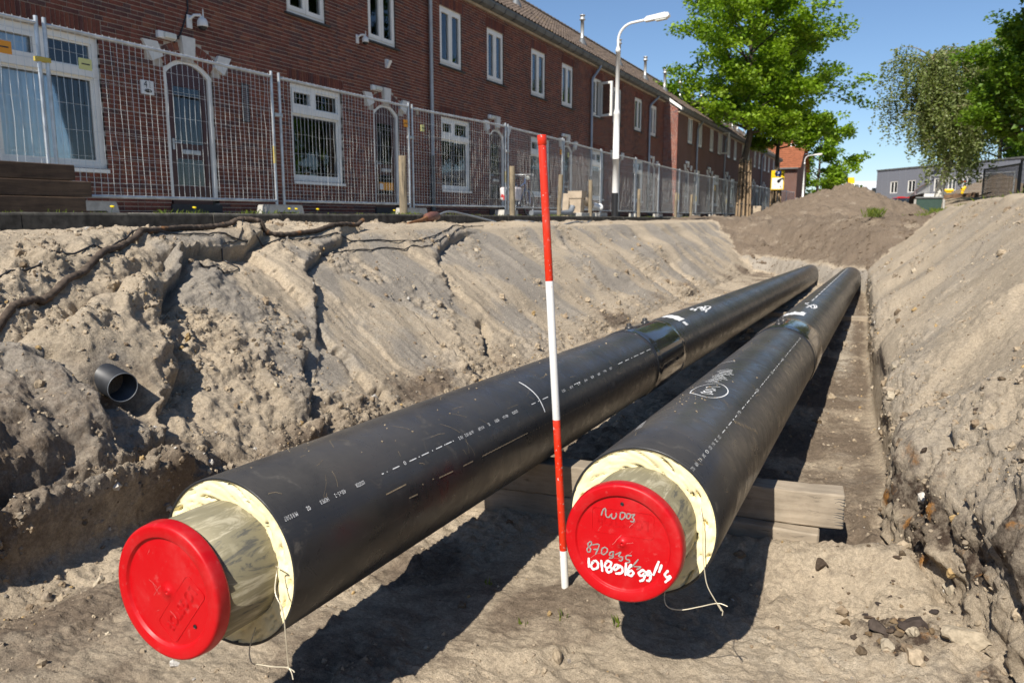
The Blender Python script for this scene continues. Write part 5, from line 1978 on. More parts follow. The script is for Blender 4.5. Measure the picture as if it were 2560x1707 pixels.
def fence_panel(seed, L=3.39):
    rng = random.Random(seed)
    t = thing('mesh_fence', 'x', 'fence panel', (0, 0, 0))
    mb = MB()
    for y in (0, L): mb.tube([(0, y, -.11), (0, y, 1.905)], .0215, 10)
    mb.tube([(0, .01, 1.835), (0, L-.01, 1.835)], .0205, 10)
    mb.tube([(0, .01, .06), (0, L-.01, .06)], .0205, 10)
    mb.build('tube_frame', 'galvanised', t)
    hz = [.22, .50, .78, 1.06, 1.34, 1.60]
    mb = MB()
    n = 40
    for i in range(1, n):
        y = L*i/n
        pts = [(.012, y, .05)]
        kink = rng.random() < .14
        for z in hz:
            pts.append((.012+rng.gauss(0, .003), y+rng.gauss(0, .0022)+(rng.gauss(0, .012) if kink else 0), z+rng.gauss(0, .02)))
        pts.append((.012, y, 1.865))
        mb.tube(pts, .0031, 4, cap=False, smooth=False)
    for z in hz:
        for dz in (0, .035) if z > 1.3 and z < 1.5 else (0,):
            mb.tube([(.014+rng.gauss(0, .003), L*k/12, z+dz+rng.gauss(0, .004)) for k in range(13)], .0017, 4, cap=False, smooth=False)
    mb.build('wire_mesh', 'wire_steel', t, fixn=False)
    return t

def fence():
    protos = [fence_panel(s) for s in (1, 2)]
    posts = [(-8.2, 2.12), (-8.2, 5.60), (-8.2, 9.15), (-8.16, 12.66), (-7.86, 16.15), (-7.90, 19.65), (-8.05, 23.15), (-8.0, 26.65), (-8.12, 30.15), (-8.16, 33.65), (-8.18, 37.15), (-8.1, 40.65), (-8.05, 44.15), (-8.0, 47.65), (-7.95, 51.15), (-7.8, 54.65), (-7.7, 58.15), (-7.5, 61.65), (-7.3, 65.15), (-7.1, 68.6)]
    names = ['wire fence panel at the left edge in front of the wide window', 'wire fence panel in front of the door with the 41 plate', 'wire fence panel between the second window and the first wooden post', 'wire fence panel with the straight downpipe behind it',
             'wire fence panel in front of the bicycle', 'wire fence panel just right of the red and white pole', 'wire fence panel behind the clay gully pot', 'wire fence panel behind the white street lamp', 'wire fence panel right of the street lamp base',
             'wire fence panel before the step in the facade', 'wire fence panel at the sunlit brick end wall', 'wire fence panel left of the strapped tree trunk', 'wire fence panel behind the strapped tree trunk', 'wire fence panel right of the strapped tree trunk',
             'wire fence panel left of the parking sign tree', 'wire fence panel behind the parking sign tree', 'wire fence panel right of the parking sign tree', 'last but one wire fence panel toward the red roof', 'farthest wire fence panel of the row']
    used, qs = set(), []
    for i in range(len(posts)-1):
        a, b = Vector((*posts[i], 0)), Vector((*posts[i+1], 0))
        d = b-a
        rz = math.atan2(-d.x, d.y)
        z = pz(a.x, a.y)+.135
        p = protos[i % 2]
        if i % 2 not in used:
            used.add(i % 2)
            p.location, p.rotation_euler, p['label'], p['group'] = (a.x, a.y+.055, z), (0, 0, rz), names[i], 'wire fence panels along the pavement'
            ORG[p.name] = Vector(p.location)
            q = p
        else: q = copy_tree(p, (a.x, a.y+.055, z), rz, names[i], 'wire fence panels along the pavement')
        qs.append(q)
    for i, q in enumerate(qs):
        def part(mb, nm, mt):
            return mb.build(nm, mt, q, local=True)
        if i in (0, 2, 4):      # name plates wired to the mesh
            s = MB()
            s.obox((.03, 3.0 if i == 0 else (3.25 if i == 2 else 3.2), 1.52), (.012, .17 if i == 0 else .12, .125), ch=.002)
            pl = part(s, 'name_plate', 'orange')
            s = MB()
            s.obox((.0372, 3.0 if i == 0 else (3.25 if i == 2 else 3.2), 1.52), (.001, .10, .014))
            s.build('plate_text', 'black_plastic', pl, local=True)
        if i in (1, 3, 5):
            s = MB()
            s.obox((.03, .42 if i == 1 else .28, 1.50), (.012, .155 if i == 1 else .10, .12), ch=.002)
            pl = part(s, 'name_plate', 'pale_yellow')
            s = MB()
            s.obox((.0372, .42 if i == 1 else .28, 1.50), (.001, .10, .014))
            s.build('plate_text', 'black_plastic', pl, local=True)
        if i in (1, 3, 4, 8, 9, 11):
            s = MB()
            s.tube([(0, 3.39, .6), (0, 3.39, .85)], .0222, 8)
            part(s, 'yellow_band', 'yellow')
        s = MB()
        s.obox((.0, -.055, 1.30 if i != 1 else 1.47), (.06, .16, .05), ch=.006)
        part(s, 'clamp', 'yellow' if i == 1 else 'galvanised')
    # feet
    proto = thing('fence_weight', 'x', 'fence foot', (0, 0, 0))
    mb = MB()
    prof = [(-.37, 0), (-.22, 0), (-.20, .03), (.20, .03), (.22, 0), (.37, 0), (.335, .125), (.315, .135), (-.315, .135), (-.335, .125)]
    mb.prism(prof, lambda a, b, h: (h, a, b), -.115, .115)
    mb.build('concrete_block', 'concrete', proto)
    mb = MB()
    for y in (-.16, -.03, .1): mb.lathe([(.024, .1352), (.024, .1362), (0, .1362)], (0, y, 0), (0, 0, 1), 10)
    mb.build('post_hole', 'dark_sill', proto)
    fl = ['concrete fence foot half behind the stacked timber', 'concrete fence foot under the post left of the second window', 'concrete fence foot right of the first wooden post', 'concrete fence foot beside the second wooden post',
          'concrete fence foot behind the red and white pole', 'concrete fence foot under the clay gully pot', 'concrete fence foot beside the street lamp base', 'concrete fence foot right of the street lamp', 'concrete fence foot between two wooden posts', 'concrete fence foot near the farthest wooden posts', 'concrete fence foot left of the strapped tree trunk', 'small concrete fence foot by the strapped tree trunk']
    for i, (x, y) in enumerate(posts[1:13]):
        loc = (x+.02, y+(-.05 if i else .32), pz(x, y))
        if i == 0:
            q = proto
            q.location, q.rotation_euler = loc, (0, 0, rad(2))
            ORG[q.name] = Vector(loc)
            q['label'], q['group'] = fl[0], 'concrete feet under the fence'
        else: copy_tree(proto, loc, rad((i*37) % 9-4), fl[i], 'concrete feet under the fence')
fence()

def stacked_timber():
    for k, (z, y1, x) in enumerate(((.078, 5.28, -7.36), (.235, 5.37, -7.40), (.392, 5.22, -7.44))):
        t = thing('timber_baulk', ('bottom', 'middle', 'top')[k]+' dark wooden baulk of the stack at the left edge', 'timber', (x, y1-1.25, pz(x, 5)+z), 'stacked dark baulks in front of the fence')
        mb = MB()
        mb.obox((x, y1-1.25, pz(x, 5)+z), (.24, 2.5, .152), rad(1-k), ch=.008)
        mb.build('baulk', 'dark_timber', t)
stacked_timber()

def wooden_posts():
    spec = [(1012.5, .125, .92, 0, 'first round wooden post, in front of the door with the orange sticker'), (1281, .12, 1.0, -.4, 'round wooden post at the rear wheel of the bicycle'), (1395, .105, .96, 3.4, 'leaning round wooden post between the red pole and the clay gully pot'), (1473, .105, .93, -.4, 'round wooden post in front of the white pipe stub'),
            (1592, .10, .86, .3, 'round wooden post right of the street lamp base'), (1683, .10, .88, .6, 'round wooden post with grass at its foot'), (1721, .10, .88, 1.2, 'farthest round wooden post, leaning a little')]
    for px, dia, h, lean, lab in spec:
        ang = math.atan((px-1280)/1938.8)-YAW
        x = -6.95
        y = x/math.tan(ang)
        t = thing('wooden_post', lab, 'wooden post', (x, y, pz(x, y)), 'round wooden posts in the verge')
        rng = random.Random(int(px))
        mb = MB()
        n, m_ = 18, 9
        vs, fs = [], []
        for i in range(m_+1):
            for j in range(n):
                a = 2*math.pi*j/n
                r = dia/2*(1+.04*math.sin(3*a+px)+.03*math.sin(i*1.3+a)+rng.uniform(-.012, .012))*(1-.05*i/m_)
                vs.append((x+math.cos(a)*r+math.tan(rad(lean))*h*i/m_*.45, y+math.sin(a)*r+math.tan(rad(lean))*h*i/m_*.9, pz(x, y)-.1+(h+.1)*i/m_+(.008*math.sin(a*2) if i == m_ else 0)))
        fs = [(i*n+j, i*n+(j+1) % n, (i+1)*n+(j+1) % n, (i+1)*n+j) for i in range(m_) for j in range(n)]+[tuple(range(m_*n, m_*n+n))]
        mb.add(vs, fs)
        mb.build('round_post', 'post_wood', t)
        mb = MB()
        for k in range(4):
            a = -1.8+.55*k+rng.uniform(-.2, .2)
            z0 = rng.uniform(.1, .5)*h
            q = [(x+math.cos(a)*dia*.49+math.tan(rad(lean))*zz*.45, y+math.sin(a)*dia*.49+math.tan(rad(lean))*zz*.9, pz(x, y)+zz) for zz in (z0, z0+.2*h, z0+.42*h)]
            mb.tube(q, [.001, .004, .001], 4)
        mb.build('drying_crack', 'dark_sill', t)
wooden_posts()

def street_lamp(name, label, x, y, H, arm, group='street lamps'):
    z = pz(x, y)
    t = thing(name, label, 'street lamp', (x, y, z), group)
    mb = MB()
    mb.tube([(x, y, z), (x, y, z+.63)], .083, 20)
    mb.build('black_base', 'black_plastic', t)
    mb = MB()
    mb.lathe([(.0815, .63), (.0815, 1.5), (.084, 1.5), (.084, 1.52), (.0815, 1.52), (.080, 2.62), (.085, 2.63), (.085, 2.68), (.055, 2.78), (.050, H-.55), (.062, H-.55), (.062, H-.46), (.048, H-.45), (.04, H-.40)], (x, y, z), (0, 0, 1), 20)
    mb.build('pole', 'lamp_white', t)
    mb = MB()
    pts = [(x, y, z+H-.42)]
    for k in range(9):
        a = rad(90*k/8)
        pts.append((x+.42*(1-math.cos(a))*arm, y, z+H-.25+.40*math.sin(a)))
    pts += [(x+.75*arm, y+.0, z+H+.185)]
    mb.tube(pts, .034, 12)
    mb.build('curved_arm', 'lamp_white', t)
    mb = MB()
    c = Vector((x+1.0*arm, y, z+H+.205))
    prof = [(-.30, -.045), (-.30, .03), (-.24, .065), (.20, .075), (.30, .05), (.32, -.02), (.28, -.05)]
    mb.prism(prof, lambda a, b, h: (c.x+a*arm, c.y+h, c.z+b+a*.10), -.085, .085)
    hd = mb.build('lamp_head', 'lamp_white', t)
    mb = MB()
    mb.prism([(-.05, -.052), (.27, -.052), (.24, -.085), (-.02, -.085)], lambda a, b, h: (c.x+a*arm, c.y+h, c.z+b+a*.10), -.07, .07)
    mb.build('lamp_cover', 'lens_white', hd)
    return t
simple('lamp_white', (.72, .71, .68), .4, .4, var=.06, scale=2)
street_lamp('street_lamp', 'tall white street lamp with a black base near the kerb', -6.55, 20.0, 4.72, 1.0)
street_lamp('street_lamp', 'distant white street lamp in front of the far green tree', -6.5, 69.5, 4.85, 1.0)

def bicycle():
    x, y = -8.55, 17.8
    z = pz(x, y)
    t = thing('bicycle', 'parked bicycle with pale saddle bags behind the fence', 'bicycle', (x, y, z))
    R = .34
    def wheel(yc):
        mb = MB()
        mb.tube([(x, yc+math.cos(a)*R, z+R+math.sin(a)*R) for a in np.linspace(0, 2*math.pi, 28, endpoint=False)], .02, 8, closed=True)
        w = mb.build('wheel', 'rubber', t)
        s = MB()
        s.tube([(x, yc+math.cos(a)*(R-.025), z+R+math.sin(a)*(R-.025)) for a in np.linspace(0, 2*math.pi, 28, endpoint=False)], .011, 6, closed=True)
        s.tube([(x-.03, yc, z+R), (x+.03, yc, z+R)], .02, 8)
        s.build('rim', 'galvanised', w)
        s = MB()
        for k in range(18):
            a = 2*math.pi*k/18
            s.tube([(x, yc, z+R), (x, yc+math.cos(a)*(R-.03), z+R+math.sin(a)*(R-.03))], .0018, 4, cap=False)
        s.build('spokes', 'galvanised', w)
    wheel(y)
    wheel(y+1.08)
    mb = MB()
    bb, st, hd = Vector((x, y+.45, z+.30)), Vector((x, y+.28, z+.85)), Vector((x, y+.86, z+.86))
    mb.tube([bb, st], .016, 8)
    mb.tube([bb, hd+Vector((0, .03, -.12))], .018, 8)
    mb.tube([st+Vector((0, .05, -.18)), hd], .016, 8)
    mb.tube([hd+Vector((0, .04, -.17)), hd+Vector((0, -.02, .1))], .02, 8)
    for s in (-.05, .05):
        mb.tube([bb, (x+s, y, z+R)], .009, 6)
        mb.tube([st+Vector((0, .02, -.08)), (x+s, y, z+R)], .008, 6)
        mb.tube([hd+Vector((0, .04, -.17)), (x+s, y+.98, z+.62), (x+s, y+1.08, z+R)], .011, 6)
    mb.build('frame', 'bike_blue', t)
    mb = MB()
    mb.tube([(x-.30, y+.66, z+1.02), (x-.27, y+.78, z+1.06), (x, y+.88, z+1.06), (x+.27, y+.78, z+1.06), (x+.30, y+.66, z+1.02)], .012, 8)
    mb.tube([hd, (x, y+.86, z+1.06)], .013, 8)
    mb.build('handlebar', 'galvanised', t)
    mb = MB()
    mb.lathe([(0, -.05), (.035, -.045), (.05, .0), (.055, .05), (0, .055)], (x, y+.98, z+.98), (0, 1, .1), 14)
    mb.build('headlight', 'lens_white', t)
    mb = MB()
    mb.prism([(-.13, -.02), (-.12, .03), (.0, .045), (.15, .03), (.16, .0)], lambda a, b, h: (x+h*(1-.5*(a > 0)), y+.26+a, z+.93+b), -.085, .085)
    mb.build('saddle', 'rubber', t)
    mb = MB()
    for s in (-1, 1):
        mb.tube([(x+s*.07, y-.22, z+.72), (x+s*.07, y+.25, z+.74)], .008, 6)
    for k in range(4): mb.tube([(x-.07, y-.2+.13*k, z+.722), (x+.07, y-.2+.13*k, z+.722)], .006, 6)
    mb.build('carrier', 'galvanised', t)
    for s in (-1, 1):
        mb = MB()
        mb.obox((x+s*.15, y+.0, z+.55), (.13, .38, .32), 0, rad(4*s), ch=.04)
        b = mb.build('saddle_bag', 'bag_pink', t)
        mb = MB()
        mb.obox((x+s*.15, y-.196, z+.50), (.06, .012, .07), ch=.003)
        mb.build('reflector', 'red_gloss', b)
    mb = MB()
    mb.obox((x, y-.37, z+.45), (.07, .02, .12), ch=.005)
    mb.build('rear_light', 'red_gloss', t)
    mb = MB()
    mb.lathe([(.09, -.01), (.095, .0), (.09, .01)], (x+.05, y+.45, z+.30), (1, 0, 0), 20)
    for s in (-1, 1):
        mb.tube([(x+s*.06, y+.45, z+.30), (x+s*.08, y+.45+s*.16, z+.26)], .009, 6)
        mb.obox((x+s*.13, y+.45+s*.16, z+.26), (.09, .06, .02))
    mb.build('crank', 'galvanised', t)
simple('bike_blue', (.04, .08, .20), .35, .5)
bicycle()

def street_items():
    # clay gully pot with a white stub
    x, y = -7.25, 19.05
    z = pz(x, y)
    t = thing('gully_pot', 'square clay gully pot with a white pipe stub standing on end', 'gully pot', (x, y, z))
    mb = MB()
    def ring(h, w): return [(x-w, y-w, z+h), (x+w, y-w, z+h), (x+w, y+w, z+h), (x-w, y+w, z+h)]
    vs = []
    for h, w in ((0, .125), (.46, .165), (.46, .185), (.64, .19), (.64, .15), (.40, .14)): vs += ring(h, w)
    fs = [(4*i+j, 4*i+(j+1) % 4, 4*i+4+(j+1) % 4, 4*i+4+j) for i in range(5) for j in range(4)]+[(20, 21, 22, 23)]
    mb.add(vs, fs)
    mb.obox((x-.26, y-.10, z+.29), (.17, .17, .58), rad(4), rad(3), ch=.012)
    mb.build('square_body', 'clay_beige', t)
    mb = MB()
    mb.tube([(x+.12, y+.1, z+.45), (x+.20, y+.25, z+.34), (x+.22, y+.42, z+.30)], [.09, .095, .095], 16)
    mb.build('clay_bend', 'clay_beige', t)
    mb = MB()
    mb.lathe([(.075, 0), (.075, .50), (.10, .51), (.10, .56), (.085, .56), (.085, .3), (0, .3)], (x+.22, y+.40, z+.30), (.12, 1, -.12), 20)
    mb.build('white_stub', 'white_plastic', t)
    t = thing('drain_bend', 'grey plastic drain pipe with an elbow lying behind the leaning post', 'pipe', (-7.3, 17.9, z))
    mb = MB()
    mb.tube([(-7.45, 16.6, z+.08), (-7.30, 17.7, z+.08), (-7.24, 18.25, z+.09)], .062, 18)
    mb.build('straight_pipe', 'grey_pvc', t)
    mb = MB()
    mb.tube([(-7.25, 18.2, z+.09), (-7.22, 18.4, z+.10), (-7.20, 18.5, z+.15), (-7.19, 18.56, z+.25)], [.07, .07, .07, .074], 18)
    mb.build('elbow', 'grey_pvc', t)
    mb = MB()
    mb.obox((-7.1, 19.1, z+.045), (.30, .95, .09), rad(-2), ch=.01)
    tag(mb.build('concrete_slab', 'concrete'), 'grey concrete slab under the clay gully pot', 'slab')
    # air brick box at the strapped trunk
    t = thing('brick_box', 'pale hollow building block beside the strapped tree trunk', 'block', (-6.55, 43.3, -.03))
    mb = MB()
    mb.obox((-6.35, 43.3, .26), (.55, .3, .55), rad(-4), ch=.01)
    mb.build('block_body', 'clay_beige', t)
    mb = MB()
    for k in range(3): mb.obox((-6.53+.18*k, 43.145, .48), (.09, .01, .06), rad(-4))
    mb.build('holes', 'dark_sill', t)
street_items()

def verge_plants():
    rng = np.random.default_rng(12)
    V, F, C = [], [], []
    def tuft(x, y, z, n, h, sp):
        for k in range(n):
            a = rng.random()*6.283
            r = sp*math.sqrt(rng.random())
            px, py = x+math.cos(a)*r, y+math.sin(a)*r
            hh = h*(.4+.8*rng.random())
            ln = rng.normal(size=2)*.45*hh
            w = .004+.004*rng.random()
            b = len(V)
            pa = rng.random()*3.14
            dx, dy = math.cos(pa)*w, math.sin(pa)*w
            V.extend([(px-dx, py-dy, z-.01), (px+dx, py+dy, z-.01), (px+ln[0]*.5, py+ln[1]*.5, z+hh*.65), (px+ln[0], py+ln[1], z+hh*.95)])
            F.extend([(b, b+1, b+2), (b+1, b+3, b+2)])
            g = rng.random()
            C.extend([(.10+.10*g, .15+.08*g, .03, 1)]*4)
    for i in range(170):
        y = 3.6+rng.random()**1.5*32
        x = -6.5-rng.random()**2*.7
        tuft(x, y, pz(x, y), int(4+8*rng.random()), .015+.03*rng.random(), .10)
    for (x, y) in ((-6.9, 6.35), (-6.95, 10.45), (-6.85, 10.6), (-6.95, 11.7), (-6.9, 16.6), (-6.95, 24.9), (-6.95, 30.4), (-6.95, 30.6), (-6.6, 7.0)):
        for k in range(4): tuft(x+rng.normal()*.12, y+rng.normal()*.2, pz(x, y), 18, .06, .12)
    for i in range(60):
        x, y = 1.7+rng.random()*1.8, 8+rng.random()*22
        tuft(x, y, gz(x, y, .25), 40, .16, .22)
    for i in range(16):
        x, y = 1.2+rng.normal()*.5, 25+rng.normal()*1.2
        tuft(x, y, gz(x, y, .1), 40, .13, .25)
    for (x, y) in ((-.30, 20.2),):
        for k in range(5): tuft(x+rng.normal()*.08, y+rng.normal()*.12, gz(x, y), 30, .22, .12)
    for (x, y) in ((-.93, 2.35), (-1.05, 2.28), (-.75, 2.4), (-1.3, 2.5)):
        tuft(x, y, gz(x, y), 6, .03, .02)
    me = np_mesh('grass', np.array(V), np.array(F), 'leaf', np.array(C))
    tag(link('grass', me), kind='stuff')
    sp = [(-6.6, 3.95, 'yellow dandelion at the left end of the kerb'), (-6.6, 5.05, 'yellow dandelion in front of the stacked timber'), (-6.6, 6.02, 'yellow dandelion between the timber stack and the fence foot'), (-6.58, 7.45, 'left dandelion of the pair in front of the 41 door'), (-6.62, 7.62, 'right dandelion of the pair in front of the 41 door'), (-6.75, 9.95, 'yellow dandelion just left of the first wooden post'), (-6.6, 8.0, 'small dandelion bud right of the pair at the 41 door')]
    for x, y, lab in sp:
        z = pz(x, y)
        t = thing('dandelion', lab, 'flower', (x, y, z), 'dandelions along the kerb')
        mb = MB()
        mb.tube([(x, y, z), (x+.01, y, z+.04), (x+.012, y+.005, z+.065)], .003, 5)
        mb.build('stem', 'green_plastic', t)
        mb = MB()
        mb.lathe([(.004, -.004), (.018, .004), (.022, .012), (.012, .016), (0, .017)], (x+.012, y+.005, z+.065), (.3, -.1, 1), 14)
        mb.build('flower_head', 'leaf_yellow', t)
verge_plants()

# ------------------------------------------------------------------ trees
def leaf_cloud(centres, n_per, spread, size, rng, pal, flat=.6, droop=0.0, light_dir=None):
    """small folded leaves scattered round many centres; returns vertices, triangles, colours"""
    C = np.asarray(centres)
    k = len(C)
    n = k*n_per
    cc = np.repeat(C, n_per, 0)
    d = rng.normal(size=(n, 3))
    d /= np.linalg.norm(d, axis=1)[:, None]
    d *= (rng.random((n, 1))**.55)*spread
    d[:, 2] *= flat
    if droop: d[:, 2] -= droop*(d[:, 0]**2+d[:, 1]**2)/max(spread, .01)
    p = cc+d
    s = size*(.65+.7*rng.random(n))
    u = rng.normal(size=(n, 3))
    u[:, 2] *= .45
    u /= np.linalg.norm(u, axis=1)[:, None]
    nrm = rng.normal(size=(n, 3))*.8+np.array([0, 0, 1.0])
    w = np.cross(nrm, u)
    w /= np.linalg.norm(w, axis=1)[:, None]+1e-9
    h = np.cross(u, w)
    su, sw = (u*s[:, None]), (w*(s*.42)[:, None])
    v = np.stack([p-su*.5, p+sw+h*(s*.10)[:, None], p+su*.55-np.array([0, 0, .12])*s[:, None], p-sw+h*(s*.10)[:, None]], 1).reshape(-1, 3)
    b = np.arange(n)[:, None]*4
    f = np.concatenate([b+np.array([0, 1, 2]), b+np.array([0, 2, 3])], 1).reshape(-1, 3)
    pal = np.asarray(pal)
    base = pal[rng.integers(0, len(pal), k)]
    col = np.repeat(base, n_per, 0)*(.75+.5*rng.random((n, 1)))
    col = np.concatenate([col, np.ones((n, 1))], 1)
    return v, f, np.repeat(col, 4, 0)

def limb_path(p, d, L, rng, k=6, wander=.12, lift=0.0):
    pts = [np.array(p, float)]
    d = np.array(d, float)
    d /= np.linalg.norm(d)
    for i in range(k):
        d = d+rng.normal(size=3)*wander+np.array([0, 0, lift])
        d /= np.linalg.norm(d)
        pts.append(pts[-1]+d*L/k)
    return pts

def broad_tree(name, label, pos, H, R, z_crown, trunk_r, pal, seed, nl=16, per=26, size=.17, bark='bark', fork=False, spread=.55, group=None, shape=1.0, lean=(0, 0), sub=(5, 7)):
    rng = np.random.default_rng(seed)
    t = thing(name, label, 'tree', pos, group)
    x, y, z = pos
    top = np.array([x+lean[0], y+lean[1], z+H*.86])
    mb = MB()
    trunk = []
    for i in range(9):
        k = i/8
        trunk.append(np.array([x, y, z-.1])*(1-k)+top*k+rng.normal(size=3)*np.array([.05, .05, 0])*(k > .1)*min(1, H/9))
    mb.tube([Vector(q) for q in trunk], [trunk_r*(1.25 if i == 0 else 1)*(1-.85*(i/8)**1.2) for i in range(9)], 14)
    br = MB()
    tips = []
    zc0 = z_crown
    for i in range(nl):
        k = (i+.5)/nl
        h = zc0*.85+(H*.84-zc0*.85)*k
        a = i*2.39996+rng.random()*.6
        # outline of the crown: widest a third of the way up
        w = R*shape*(math.sin(math.pi*min(1, (.22+.78*k)))**.65)*(.8+.35*rng.random())
        f = (h)/(H*.86)
        o = trunk[0]*(1-f)+trunk[-1]*f
        el = .15+.75*k
        L = w/max(math.cos(el), .35)*.85
        P = limb_path(o, (math.cos(a)*math.cos(el), math.sin(a)*math.cos(el), math.sin(el)), L, rng, 7, .09, .01)
        br.tube([Vector(q) for q in P], [max(.012, trunk_r*.42*(1-k*.5)*(1-.9*j/7)) for j in range(8)], 6, cap=False)
        for s in range(sub[0]):
            j = 2+int(rng.random()*5.99)
            q0 = P[min(j, 7)]
            a2 = a+rng.normal()*1.0
            e2 = rng.normal()*.35+.25
            Q = limb_path(q0, (math.cos(a2)*math.cos(e2), math.sin(a2)*math.cos(e2), math.sin(e2)), w*.38*(.6+.7*rng.random()), rng, 5, .16, .0)
            br.tube([Vector(q) for q in Q], [.022*(1-.8*m_/5)*max(.6, trunk_r*4) for m_ in range(6)], 4, cap=False)
            tips += [Q[m_]+rng.normal(size=3)*.12*spread for m_ in (2, 3, 4, 5)]
        tips += [P[m_]+rng.normal(size=3)*.15*spread for m_ in (4, 5, 6, 7)]
    for s in range(sub[1]):
        tips.append(top+rng.normal(size=3)*np.array([R*.25, R*.25, H*.05])+np.array([0, 0, H*.06]))
    tr = mb.build('trunk', bark, t)
    br.build('branches', bark, tr)
    v, f, c = leaf_cloud(tips, per, spread, size, rng, pal, .62)
    v = v-np.array(pos)
    me = np_mesh('crown', v, f, 'leaf', c)
    o = link('crown', me, t, None)
    return t

FRESH = [(.175, .275, .012), (.205, .315, .016), (.145, .24, .010), (.235, .34, .022), (.11, .20, .010)]
DEEP = [(.035, .075, .012), (.045, .09, .014), (.028, .06, .012), (.06, .11, .016)]
MID = [(.125, .215, .014), (.155, .25, .018), (.10, .18, .014)]
OLIVE = [(.20, .245, .085), (.23, .275, .10), (.165, .21, .07), (.25, .285, .12)]

T1 = broad_tree('street_tree', 'big fresh green tree with strapped stakes round its trunk', (-6.9, 42.6, -.04), 13.2, 4.3, 5.0, .20, FRESH, 3, nl=32, per=44, size=.175, spread=.60, group='street trees in the verge', sub=(6, 10))
T2 = broad_tree('street_tree', 'second fresh green tree, the one that carries the parking sign', (-6.85, 55.0, -.05), 12.6, 3.1, 5.2, .17, FRESH, 7, nl=28, per=40, size=.19, spread=.64, group='street trees in the verge', sub=(6, 10))
broad_tree('street_tree', 'farthest fresh green tree behind the distant street lamp', (-7.4, 96, -.05), 11.5, 4.6, 2.2, .2, FRESH, 11, nl=22, per=26, size=.34, spread=.8, group='street trees in the verge')

def stakes(x, y, label, sign=False):
    t = thing('tree_guard', label, 'tree guard', (x, y, -.05), 'wooden guards round the street trees')
    rng = random.Random(int(y))
    for k in range(5):
        a = -2.6+.62*k
        mb = MB()
        r0, r1 = .36, .27
        p0, p1 = Vector((x+math.cos(a)*r0, y+math.sin(a)*r0, -.1)), Vector((x+math.cos(a)*r1, y+math.sin(a)*r1, 2.9+rng.uniform(-.1, .15)))
        d = (p1-p0)
        mb.tube([p0, p1], [.062, .055], 8)
        mb.build('stake', 'stake_wood', t)
    for z in (.62, 1.55, 2.25, 2.75):
        mb = MB()
        mb.tube([(x+math.cos(q)*(.385-.026*z), y+math.sin(q)*(.385-.026*z), z+.02*math.sin(q*3)) for q in np.linspace(0, 2*math.pi, 20, endpoint=False)], .022, 6, closed=True)
        mb.build('strap', 'rubber', t)
stakes(-6.9, 42.6, 'wooden stakes strapped round the big tree trunk')
stakes(-6.85, 55.0, 'wooden stakes strapped round the trunk behind the parking sign')

def parking_sign():
    x, y, z0, z1 = -6.72, 54.55, 1.72, 2.98
    w = .84
    t = thing('parking_sign', 'yellow board with a blue P panel and a white sheet on the tree stakes', 'sign', (x, y, z0))
    mb = MB()
    mb.obox((x, y, (z0+z1)/2), (w, .03, z1-z0), rad(-6), ch=.008)
    b = mb.build('yellow_board', 'yellow_sign', t)
    def on(u, v, w_, h_, name, mt, off=.018, par=b):
        m_ = MB()
        c, s = math.cos(rad(-6)), math.sin(rad(-6))
        m_.obox((x+u*c+off*s, y+u*s-off*c, v), (w_, .004, h_), rad(-6))
        return m_.build(name, mt, par)
    on(.03, 2.77, .36, .36, 'blue_panel', 'blue_sign')
    on(0, 2.14, .72, .72, 'white_sheet', 'white_plastic')
    v, f = text_mesh('P', .36)
    m_ = MB()
    c, s = math.cos(rad(-6)), math.sin(rad(-6))
    m_.add([(x+(p[0]-.09)*c+.0215*s, y+(p[0]-.09)*s-.0215*c, 2.64+p[1]) for p in v], f)
    m_.build('letter', 'white_plastic', b, fixn=False)
    m_ = MB()
    def dark(poly):
        m_.add([(x+u*c+.0215*s, y+u*s-.0215*c, q) for u, q in poly], [tuple(range(len(poly)))])
    dark([(-.06, 2.28), (.02, 2.32), (.10, 2.42), (.28, 2.47), (.30, 2.40), (.22, 2.33), (.16, 2.22), (.02, 2.20)])
    dark([(.16, 1.95), (.24, 1.97), (.24, 1.92), (.17, 1.90)])
    dark([(-.2, 2.07), (-.02, 2.07), (-.02, 2.085), (-.2, 2.085)])
    m_.build('tow_away_print', 'black_plastic', b, fixn=False)
simple('yellow_sign', (.80, .52, .01), .4, .5, var=.03)
parking_sign()

